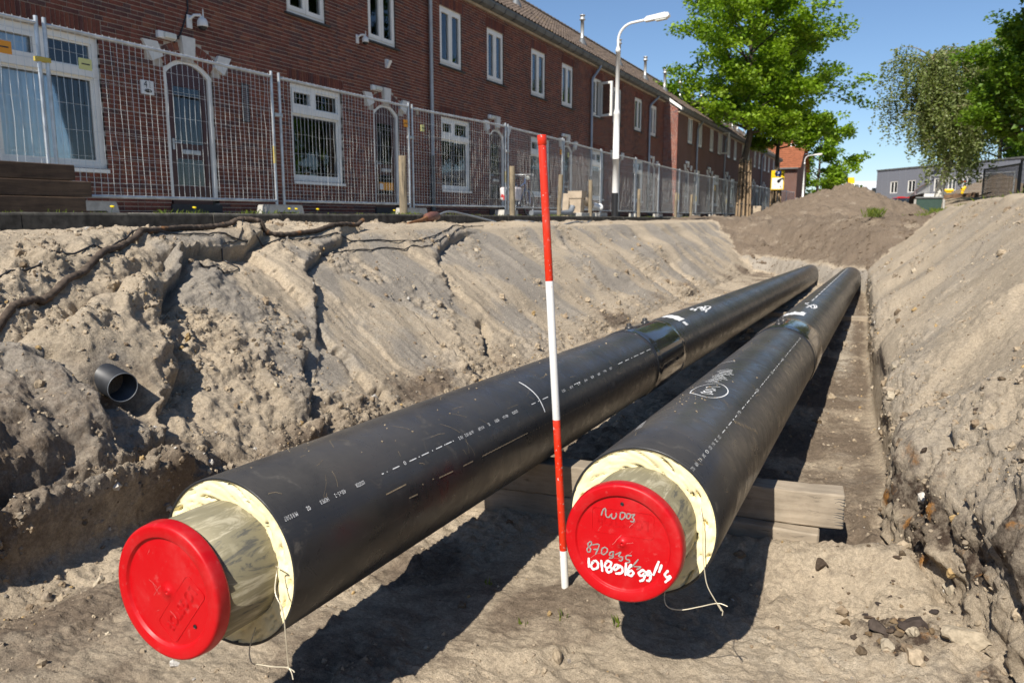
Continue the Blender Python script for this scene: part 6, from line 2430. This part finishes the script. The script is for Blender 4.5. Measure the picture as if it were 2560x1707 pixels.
simple('twig', (.30, .25, .16), .8, .2)
def birch():
    rng = np.random.default_rng(17)
    x, y, z = 2.15, 45.0, .2
    t = thing('birch_tree', 'weeping birch with a white trunk in front of the grey building', 'tree', (x, y, z))
    mb = MB()
    base = np.array([x, y, z-.1])
    P = [base, base+[.10, 0, 1.2], base+[.38, 0, 2.4], base+[.75, .1, 3.6], base+[1.0, .1, 5.0], base+[1.1, 0, 6.6], base+[1.0, 0, 8.0]]
    mb.tube([Vector(q) for q in P], [.24, .19, .17, .14, .11, .07, .02], 12)
    Q = [P[2], P[2]+np.array([-.3, .1, .9]), P[2]+np.array([-.7, .1, 2.2]), P[2]+np.array([-1.1, 0, 3.9]), P[2]+np.array([-1.2, 0, 5.3])]
    mb.tube([Vector(q) for q in Q], [.13, .11, .09, .06, .015], 10)
    tr = mb.build('trunk', 'birch_bark', t)
    br = MB()
    cent, hang = [], []
    stems = [(P, 2.3), (Q, 2.7)]
    for i in range(110):
        S, w = stems[i % 2]
        f = .42+.58*rng.random()
        k = f*(len(S)-1)
        j = min(int(k), len(S)-2)
        o = S[j]+(S[j+1]-S[j])*(k-j)
        a = rng.random()*6.283
        L = w*(.45+.75*rng.random())*(1.15-.45*f)
        path = []
        for m_ in range(7):
            u = m_/6
            path.append(o+np.array([math.cos(a)*L*u, math.sin(a)*L*u, L*(.75*u-.62*u*u)]))
        br.tube([Vector(q) for q in path], [.035*(1-.85*m_/6) for m_ in range(7)], 5, cap=False)
        for s in range(8):
            u = .2+.8*rng.random()
            k2 = u*6
            j2 = min(int(k2), 5)
            o2 = path[j2]+(path[j2+1]-path[j2])*(k2-j2)
            drop = .6+1.9*rng.random()
            drop = min(drop, o2[2]-1.6) if o2[2] > 2.2 else .3
            n = int(drop/.13)
            sw = rng.normal(size=2)*.10
            for m_ in range(n):
                v = m_/max(1, n-1)
                cent.append(o2+np.array([sw[0]*v*1.5+rng.normal()*.05, sw[1]*v*1.5+rng.normal()*.05, -drop*v]))
            br.tube([Vector(o2), Vector(o2+np.array([sw[0], sw[1], -drop*.6])), Vector(o2+np.array([sw[0]*1.5, sw[1]*1.5, -drop]))], .003, 3, cap=False)
    br.build('branches', 'twig', tr)
    v, f, c = leaf_cloud(cent, 4, .17, .12, rng, OLIVE, 1.0)
    o = link('crown', np_mesh('crown', v-np.array([x, y, z]), f, 'leaf', c), t)
birch()
broad_tree('maple_tree', 'rounded green tree right of the birch, over the soil bank', (5.1, 38.0, .5), 7.0, 3.3, 2.9, .15, MID, 23, nl=28, per=38, size=.16, spread=.5, shape=.95)
broad_tree('dark_tree', 'dark green tree reaching into the top right corner', (6.9, 33.0, .2), 13.0, 4.2, 7.9, .2, DEEP, 29, nl=24, per=26, size=.22, spread=.6)
broad_tree('dark_tree', 'dark tree at the right edge behind the site fence', (9.5, 46.0, .2), 9.0, 4.5, 3.4, .2, MID, 31, nl=22, per=26, size=.26, spread=.7)
broad_tree('park_tree', 'low crowned tree across the street that the second window mirrors', (10.5, 36.5, .2), 8.2, 4.4, .6, .2, MID, 47, nl=20, per=22, size=.30, spread=.8)
broad_tree('dark_tree', 'tall dark tree behind the rounded green tree at the right', (7.5, 72.0, .2), 11.5, 4.6, 4.6, .22, MID, 43, nl=18, per=20, size=.32, spread=.9)

# ------------------------------------------------------------------ the heap and what stands behind it
def soil_heap():
    n, m_ = 150, 110
    th = np.linspace(0, 2*np.pi, n, endpoint=False)
    r = np.linspace(0, 1, m_)
    A, Rr = np.meshgrid(th, r)
    X = -1.55+np.cos(A)*Rr*3.4
    Y = 30.5+np.sin(A)*Rr*3.6
    prof = np.clip(1.22*(1-Rr), 0, None)
    prof = np.minimum(prof, 1.06-.45*Rr)
    Z = -.16+prof*(1+.10*fbm(X, Y, 1.3, 3, 5))+.10*fbm(X, Y, .9, 4, 9)*sst(prof, .02, .2)+lumps(X, Y, .30, 3, .5)*.6*sst(prof, .02, .1)+lumps(X, Y, .14, 4, .7)*.8*sst(prof, .02, .1)+.07*ridg(X+.1*fbm(X, Y, .3, 2, 6), Y, .45, 4, 7)*sst(prof, .02, .2)
    i = np.arange(n*m_).reshape(m_, n)
    F = np.stack([i[:-1, :], np.roll(i, -1, 1)[:-1, :], np.roll(i, -1, 1)[1:, :], i[1:, :]], -1).reshape(-1, 4)
    R = 1.0+.35*fbm(X, Y, .8, 3, 11)
    col = np.stack([np.clip(R, 0, 1), R*0+.1, R*0, np.clip(.2*fbm(X, Y, 1, 3, 15), 0, 1)], -1).reshape(-1, 4)
    V = np.stack([X, Y, Z], -1).reshape(-1, 3)
    o = link('soil_heap', np_mesh('soil_heap', V, F, 'soil', col, True))
    tag(o, 'brown heap of dug soil at the end of the trench', 'soil heap')
    # the second heap behind the site fence
    X = 7.2+np.cos(A)*Rr*4.6
    Y = 67+np.sin(A)*Rr*3.6
    prof = np.clip(2.2*(1-Rr**1.1), 0, None)
    Z = .9+prof*(1+.10*fbm(X, Y, 1.6, 3, 25))+lumps(X, Y, .3, 23, .5)*.4*sst(prof, .02, .2)
    V = np.stack([X, Y, Z], -1).reshape(-1, 3)
    o = link('soil_heap', np_mesh('soil_heap', V, F, 'soil', col, True))
    tag(o, 'smooth brown heap behind the galvanised fence at the right', 'soil heap')
soil_heap()

def red_roof_house():
    t = thing('end_house', 'brick house with an orange red tiled roof at the end of the street', 'house', (-10, 80, 0))
    xl, xr, y0, y1, ze, zr = -14.0, -7.95, 78.5, 87.5, 4.6, 7.4
    ym = (y0+y1)/2
    mb = MB()
    mb.box((xl, y0, -.1), (xr-.004, y1, ze))
    mb.prism([(y0, ze-.002), (y1, ze-.002), (ym, zr-.1)], lambda a, b, x: (x, a, b), xl, xr-.002)
    mb.build('wall', 'far_brick', t)
    for side in (0, 1):
        ya, yb = (y0-.3, ym) if side == 0 else (y1+.3, ym)
        za = ze-.15
        n = 14
        mb = MB()
        for k in range(n):
            f0, f1 = k/n, (k+1)/n+.01
            a0, b0 = ya+(yb-ya)*f0, za+(zr-za)*f0
            a1, b1 = ya+(yb-ya)*f1, za+(zr-za)*f1
            m_ = 60
            vs = []
            for (p, q, l) in ((a0, b0, .05), (a1, b1, .0)):
                for i in range(m_+1): vs.append((xl-.2+(xr+.3-xl+.2)*i/m_, p, q+l+.03*math.sin(i*math.pi/1)))
            mb.add(vs, [(i, i+1, m_+2+i, m_+1+i) for i in range(m_)])
        mb.build('roof', 'roof_red', t)
    mb = MB()
    mb.obox((-8.6, ym-.6, 7.3), (.55, .6, 1.3))
    c = mb.build('chimney', 'far_brick', t)
    mb = MB()
    mb.obox((-8.6, ym-.95, 6.85), (.9, .5, .1), 0, 0, rad(38))
    mb.build('flashing', 'white_paint', c)
    mb = MB()
    mb.box((xl, y0-.36, ze-.22), (xr+.1, y0-.28, ze-.10))
    mb.build('gutter', 'gutter_grey', t)
red_roof_house()

def grey_hall():
    t = thing('grey_hall', 'low grey clad hall behind the birch', 'building', (0, 78, 0))
    a, b = Vector((-1.15, 79.5, 0)), Vector((12.5, 60.0, 0))
    d = (b-a).normalized()
    nrm = Vector((-d.y, d.x, 0))
    if nrm.y > 0: nrm = -nrm
    L = (b-a).length
    def P(u, o, z): return a+d*u+nrm*o+Vector((0, 0, z))
    mb = MB()
    Hh = 4.1
    holes = [(2.0, 3.0, 2.0, 3.05), (4.35, 5.35, 2.0, 3.05), (7.6, 8.5, 2.0, 3.05), (9.2, 10.1, 2.0, 3.05), (10.8, 11.7, 2.0, 3.05), (12.4, 13.3, 2.0, 3.05), (14.0, 14.9, 2.0, 3.05)]
    us = sorted(set([0, L]+[v for h in holes for v in h[:2]]))
    zs = [-.1, 2.0, 3.05, Hh]
    for i in range(len(us)-1):
        for j in range(3):
            um, zm = (us[i]+us[i+1])/2, (zs[j]+zs[j+1])/2
            if any(h[0] < um < h[1] and h[2] < zm < h[3] for h in holes): continue
            vs = [P(us[i], 0, zs[j]), P(us[i+1], 0, zs[j]), P(us[i+1], 0, zs[j+1]), P(us[i], 0, zs[j+1])]
            vs += [v-nrm*.3 for v in vs]
            mb.add(vs, [(0, 1, 2, 3), (4, 7, 6, 5), (0, 4, 5, 1), (1, 5, 6, 2), (2, 6, 7, 3), (3, 7, 4, 0)])
    vs = [P(0, -.301, -.1), P(L, -.301, -.1), P(L, -12, -.1), P(0, -12, -.1), P(0, -.301, Hh-.05), P(L, -.301, Hh-.05), P(L, -12, Hh-.05), P(0, -12, Hh-.05)]
    mb.add(vs, [(4, 5, 6, 7), (0, 4, 7, 3), (1, 2, 6, 5), (2, 3, 7, 6)])
    w = mb.build('wall', 'grey_cladding', t)
    mb = MB()
    for k in range(1, 30):
        u = L*k/30
        if any(h[0]-.1 < u < h[1]+.1 for h in holes): continue
        vs = [P(u-.02, .003, 0), P(u+.02, .003, 0), P(u+.02, .003, Hh-.1), P(u-.02, .003, Hh-.1)]
        vs += [v+nrm*.02 for v in vs]
        mb.add(vs, [(4, 5, 6, 7), (0, 1, 5, 4), (1, 2, 6, 5), (2, 3, 7, 6), (3, 0, 4, 7)])
    mb.build('cladding_ribs', 'grey_cladding', w)
    mb = MB()
    vs = [P(-.05, .06, Hh-.06), P(L, .06, Hh-.06), P(L, .06, Hh+.06), P(-.05, .06, Hh+.06)]
    vs += [v-nrm*.4 for v in vs]
    mb.add(vs, [(0, 1, 2, 3), (4, 7, 6, 5), (0, 4, 5, 1), (1, 5, 6, 2), (2, 6, 7, 3), (3, 7, 4, 0)])
    mb.build('roof_edge', 'gutter_grey', t)
    for h in holes:
        mb = MB()
        def bar(u0, u1, z0, z1, o=-.02, th=.1):
            vs = [P(u0, o, z0), P(u1, o, z0), P(u1, o, z1), P(u0, o, z1)]
            vs += [v-nrm*th for v in vs]
            mb.add(vs, [(0, 1, 2, 3), (4, 7, 6, 5), (0, 4, 5, 1), (1, 5, 6, 2), (2, 6, 7, 3), (3, 7, 4, 0)])
        u0, u1, z0, z1 = h
        bar(u0, u1, z0, z0+.08); bar(u0, u1, z1-.08, z1); bar(u0, u0+.08, z0+.08, z1-.08); bar(u1-.08, u1, z0+.08, z1-.08); bar((u0+u1)/2-.03, (u0+u1)/2+.03, z0+.08, z1-.08)
        win = mb.build('window', 'white_paint', t)
        mb = MB()
        bar(u0+.08, u1-.08, z0+.08, z1-.08, -.07, .02)
        mb.build('pane', 'glass_dark', win)
        mb = MB()
        bar(u0+.1, u0+.34, z0+.1, z1-.1, -.12, .01)
        mb.build('blind', 'white_plastic', win)
    t = thing('pale_block', 'pale blue grey office block on the horizon left of the grey hall', 'building', (-6.5, 170, 0))
    mb = MB()
    mb.box((-9.2, 165, -.1), (-1.5, 185, 6.6))
    mb.build('wall', 'pale_wall', t)
    for k in range(4):
        mb = MB()
        mb.box((-8.5+1.8*k, 164.9, 4.0), (-7.4+1.8*k, 164.99, 5.3))
        mb.build('window', 'glass_dark', t)
grey_hall()

def car(label, c, rz, paint):
    t = thing('parked_car', label, 'car', c, None)
    R = Matrix.Rotation(rz, 3, 'Z')
    C0 = Vector(c)
    def tr(mb): mb.v = [tuple(C0+R @ Vector(p)) for p in mb.v]; return mb
    mb = MB()
    body = [(-2.05, .28), (-2.1, .55), (-1.95, .80), (-1.1, .92), (.9, .95), (1.75, .90), (2.0, .75), (2.05, .3)]
    mb.prism(body, lambda a, b, h: (a, h, b), -.84, .84)
    tr(mb).build('body', paint, t)
    mb = MB()
    mb.prism([(-1.2, .92), (-.55, 1.40), (.75, 1.42), (1.5, .93)], lambda a, b, h: (a, h*(1-.16*(b > 1)), b), -.78, .78)
    tr(mb).build('windows', 'glass_dark', t)
    mb = MB()
    mb.prism([(-.62, 1.385), (-.5, 1.44), (.7, 1.46), (.85, 1.40)], lambda a, b, h: (a, h, b), -.66, .66)
    tr(mb).build('car_roof', paint, t)
    for a in (-1.3, 1.3):
        for s in (-1, 1):
            mb = MB()
            mb.lathe([(0, -.1), (.3, -.1), (.32, -.06), (.32, .06), (.3, .1), (0, .1)], (a, s*.78, .32), (0, 1, 0), 20)
            w = tr(mb).build('wheel', 'rubber', t)
            mb = MB()
            mb.lathe([(0, .105), (.19, .105), (.2, .1)], (a, s*.78, .32), (0, s, 0), 14)
            tr(mb).build('rim', 'galvanised', w)
    for s in (-1, 1):
        mb = MB()
        mb.obox((-2.08, s*.6, .68), (.06, .3, .14), ch=.02)
        tr(mb).build('headlight', 'lens_white', t)
car('red car just visible left of the heap beside the distant lamp', (-4.9, 72.0, -.05), rad(80), 'red_gloss')
car('red car half hidden by the right flank of the heap', (.9, 66.0, -.05), rad(12), 'red_gloss')

simple('machine_yellow', (.80, .50, .005), .35, .5, var=.06)
simple('red_orange', (.70, .12, .02), .4, .5)
def right_bank():
    X, Y = np.meshgrid(np.linspace(.2, 40, 120), np.linspace(26.0, 90, 150))
    h = sst(Y, 28, 50)*sst(X, .6, 3.2)
    Z = -.14+h*1.15+.34*sst(X, 1.0, 2.6)*(1-h)+.06*fbm(X, Y, 2.2, 4, 61)+.03*fbm(X, Y, .6, 3, 63)
    m_, n = X.shape
    i = np.arange(m_*n).reshape(m_, n)
    F = np.stack([i[:-1, :-1], i[:-1, 1:], i[1:, 1:], i[1:, :-1]], -1).reshape(-1, 4)
    R = .5+.4*fbm(X, Y, 3, 3, 65)
    col = np.stack([np.clip(R, 0, 1), R*0+.1, R*0, R*0], -1).reshape(-1, 4)
    tag(link('raised_ground', np_mesh('raised_ground', np.stack([X, Y, Z], -1).reshape(-1, 3), F, 'soil', col, True)), kind='structure')
right_bank()
def right_side():
    # yield sign
    x, y, z = .85, 71.0, 0
    t = thing('yield_sign', 'red and white yield triangle right of the heap', 'sign', (x, y, z))
    mb = MB()
    mb.tube([(x, y+.03, -.1), (x, y+.03, 1.5)], .03, 8)
    mb.build('pole', 'galvanised', t)
    def tri(s): return [(-s, s*.577), (s, s*.577), (0, -s*1.155)]
    mb = MB()
    mb.prism(tri(.28), lambda a, b, h: (x+a, y+h, 1.40+b), -.012, .012)
    p = mb.build('red_border', 'red_gloss', t)
    mb = MB()
    mb.prism(tri(.17), lambda a, b, h: (x+a, y+h, 1.40+b), -.018, -.0121)
    mb.build('white_centre', 'white_plastic', p)
    # yellow machine part behind the heap
    x, y = -1.50, 36.5
    t = thing('digger_arm', 'yellow tip of a digger arm sticking up behind the heap', 'digger arm', (x, y, 0))
    mb = MB()
    mb.prism([(-.14, .0), (.16, .0), (.20, .9), (.10, 1.62), (-.12, 1.62), (-.15, .9)], lambda a, b, h: (x+a, y+h, b), -.14, .14)
    mb.build('arm', 'machine_yellow', t)
    mb = MB()
    for s in (-.24, .24): mb.obox((x+s, y, 1.15), (.12, .2, .36), ch=.03)
    mb.build('link_plates', 'gutter_grey', t)
    mb = MB()
    mb.obox((x+.08, y-.16, 1.30), (.16, .03, .14), ch=.01)
    mb.build('lamp', 'white_plastic', t)
    # white and grey street cabinet
    t = thing('street_cabinet', 'pale grey street cabinet behind the distant street lamp', 'cabinet', (-6.3, 67.0, -.05))
    for k, (dx, h) in enumerate(((0, 1.5), (.62, 1.35))):
        mb = MB()
        mb.obox((-6.55+dx, 67.4, h/2-.05), (.56, .4, h), ch=.02)
        b = mb.build('cabinet_body', 'pale_wall', t)
        mb = MB()
        mb.obox((-6.55+dx, 67.18, h/2), (.46, .03, h*.8), ch=.01)
        mb.build('door', 'white_plastic', b)
    # galvanised panels and what stands round them
    def panel(label, a, b, H=2.0, dark=False, solid=False):
        a, b = Vector(a), Vector(b)
        t = thing('mesh_fence', label, 'fence panel', tuple(a), 'site fence panels on the right bank')
        mt = 'gutter_dark' if dark else 'galvanised'
        mb = MB()
        up_ = Vector((0, 0, H))
        for q in (a, b): mb.tube([q, q+up_], .045, 8)
        mb.tube([a+up_*.97, b+up_*.97], .042, 8)
        mb.tube([a+up_*.06, b+up_*.06], .03, 8)
        mb.build('tube_frame', mt, t)
        mb = MB()
        n = int((b-a).length/.09)
        for i in range(1, n):
            q = a.lerp(b, i/n)
            mb.tube([q+up_*.06, q+up_*.97], .003 if not dark else .005, 4, cap=False, smooth=False)
        for k in range(1, 8):
            mb.tube([a+up_*k/8, b+up_*k/8], .003 if not dark else .005, 4, cap=False, smooth=False)
        mb.build('wire_mesh', 'wire_steel' if not dark else 'gutter_dark', t, fixn=False)
    panel('wide galvanised fence panel behind the yellow compactors', (2.4, 60.5, .95), (7.0, 58.5, 1.0), 1.8)
    panel('galvanised fence panel left of the green box, seen end on', (2.25, 57.0, .3), (1.75, 66.0, .0), 2.0)
    panel('second galvanised fence panel receding behind the green box', (1.72, 66.4, 0), (1.3, 74.0, -.3), 1.9)
    panel('dark mesh fence panel at the right edge on the bank', (4.75, 38.0, .55), (5.9, 33.0, .5), 1.75, True)
    panel('dark mesh fence panel leaving the picture on the right', (4.2, 46.0, .75), (4.73, 38.2, .55), 1.6, True)
    t = thing('waste_container', 'dark green box with a grey lid beside the birch', 'container', (1.55, 37.5, 0))
    mb = MB()
    mb.prism([(-.42, -.1), (.42, -.1), (.48, .72), (-.48, .72)], lambda a, b, h: (1.5+a, 37.2+h, b), -.35, .35)
    bd = mb.build('box_body', 'green_plastic', t)
    mb = MB()
    mb.obox((1.5, 37.2, .76), (1.02, .8, .07), ch=.02)
    mb.build('lid', 'gutter_grey', t)
    mb = MB()
    for s in (-1, 1): mb.tube([(1.5+s*.55, 36.8, -.1), (1.5+s*.52, 36.8, .7)], .05, 8)
    mb.build('side_post', 'concrete', t)
    t = thing('white_board', 'blank white board over the green box', 'board', (2.2, 54, 1.0))
    mb = MB()
    mb.obox((2.2, 54.0, 1.24), (.60, .03, .20), ch=.006)
    mb.build('panel', 'white_plastic', t)
    mb = MB()
    for s in (-.3, .3): mb.tube([(2.2+s*.6, 54.04, .6), (2.2+s*.6, 54.04, 1.3)], .02, 6)
    mb.build('leg', 'galvanised', t)
    # rammer and plate compactor
    def rammer(x, y, z, label):
        t = thing('rammer', label, 'rammer', (x, y, z))
        mb = MB()
        mb.prism([(-.12, 0), (.12, 0), (.10, .05), (.06, .08), (-.06, .08)], lambda a, b, h: (x+a, y+h, z+b), -.14, .14)
        mb.build('shoe', 'gutter_grey', t)
        mb = MB()
        mb.lathe([(.055, .06), (.055, .12), (.09, .16), (.07, .2), (.1, .25), (.07, .3), (.1, .35), (.075, .40)], (x, y, z), (.05, 0, 1), 14)
        mb.build('bellows', 'machine_yellow', t)
        mb = MB()
        mb.obox((x+.03, y, z+.52), (.22, .22, .2), 0, rad(8), ch=.03)
        mb.obox((x+.12, y, z+.62), (.16, .2, .16), 0, rad(8), ch=.03)
        mb.build('engine', 'machine_yellow', t)
        mb = MB()
        mb.tube([(x-.02, y-.14, z+.55), (x-.24, y-.16, z+.78), (x-.26, y-.14, z+.98), (x+.18, y-.12, z+1.04), (x+.28, y-.13, z+.86), (x+.2, y-.13, z+.6)], .02, 8)
        mb.tube([(x-.26, y-.14, z+.98), (x-.26, y+.14, z+.98)], .02, 8)
        mb.build('handle', 'black_plastic', t)
        mb = MB()
        mb.obox((x, y, z+.99), (.28, .22, .09), ch=.02)
        mb.build('tank', 'red_orange', t)
    rammer(3.95, 55.0, 1.10, 'yellow rammer with an orange red tank by the galvanised fence')
    x, y, z = 3.25, 55.0, 1.16
    t = thing('plate_compactor', 'low yellow plate compactor left of the rammer', 'compactor', (x, y, z))
    mb = MB()
    mb.prism([(-.35, .06), (-.28, 0), (.28, 0), (.35, .06), (.33, .1), (-.33, .1)], lambda a, b, h: (x+a, y+h, z+.15+b), -.22, .22)
    mb.build('plate', 'gutter_grey', t)
    mb = MB()
    mb.obox((x, y, z+.40), (.5, .34, .17), ch=.04)
    mb.obox((x, y, z+.28), (.3, .26, .1), ch=.02)
    mb.build('hood', 'machine_yellow', t)
    mb = MB()
    for s in (-.14, .14): mb.tube([(x-.2, y+s, z+.32), (x-.5, y+s, z+.62), (x-.62, y+s, z+.64)], .018, 6)
    mb.tube([(x-.62, y-.14, z+.64), (x-.62, y+.14, z+.64)], .018, 6)
    mb.build('handle', 'black_plastic', t)
    t = thing('board_stack', 'brown wooden boards on trestles on the right bank', 'boards', (3.4, 45, .6))
    for k, (xa, za, xb, zb, yy) in enumerate(((2.45, .98, 3.95, 1.06, 44.8), (2.45, .74, 3.3, .80, 44.9), (3.2, .70, 4.45, 1.16, 44.7))):
        mb = MB()
        c = Vector(((xa+xb)/2, yy, (za+zb)/2))
        L = math.hypot(xb-xa, zb-za)
        mb.obox(c, (L, .22, .17 if k < 2 else .06), 0, -math.atan2(zb-za, xb-xa), ch=.004)
        mb.build('board', 'brown_board', t)
    for xx, hh in ((2.95, 1.12), (3.75, 1.16), (2.5, .95)):
        mb = MB()
        mb.obox((xx, 44.62, .4+(hh-.4)/2), (.16, .06, hh-.4), 0, rad(-8), ch=.004)
        mb.build('batten', 'brown_board', t)
    mb = MB()
    mb.lathe([(.19, 0), (.19, .85), (.15, .85), (.15, .1), (0, .1)], (3.62, 21.2, .16), (0.03, 0, 1), 24)
    tag(mb.build('concrete_pipe', 'concrete'), 'upright pale concrete pipe at the right edge', 'pipe')
    mb = MB()
    mb.obox((5.0, 40.5, .80), (.8, .3, .14), rad(-20), rad(-9), ch=.03)
    tag(mb.build('orange_barrier', 'red_orange'), 'orange red barrier lying behind the dark mesh fence', 'barrier')
    mb = MB()
    mb.obox((2.62, 26.0, .36), (.26, .2, .12), rad(20), rad(-12), ch=.02)
    tag(mb.build('white_bag', 'bag_pink'), 'small white bag on the grass of the right bank', 'bag')
    mb = MB()
    for k in range(9):
        mb.obox((1.02+.075*k, 50.2-.10*k, .68+.02*k), (.05, .06, .9), rad(25), rad(10))
    tag(mb.build('dark_pallet', 'dark_timber'), 'dark slatted pallet leaning left of the green box', 'pallet')
right_side()
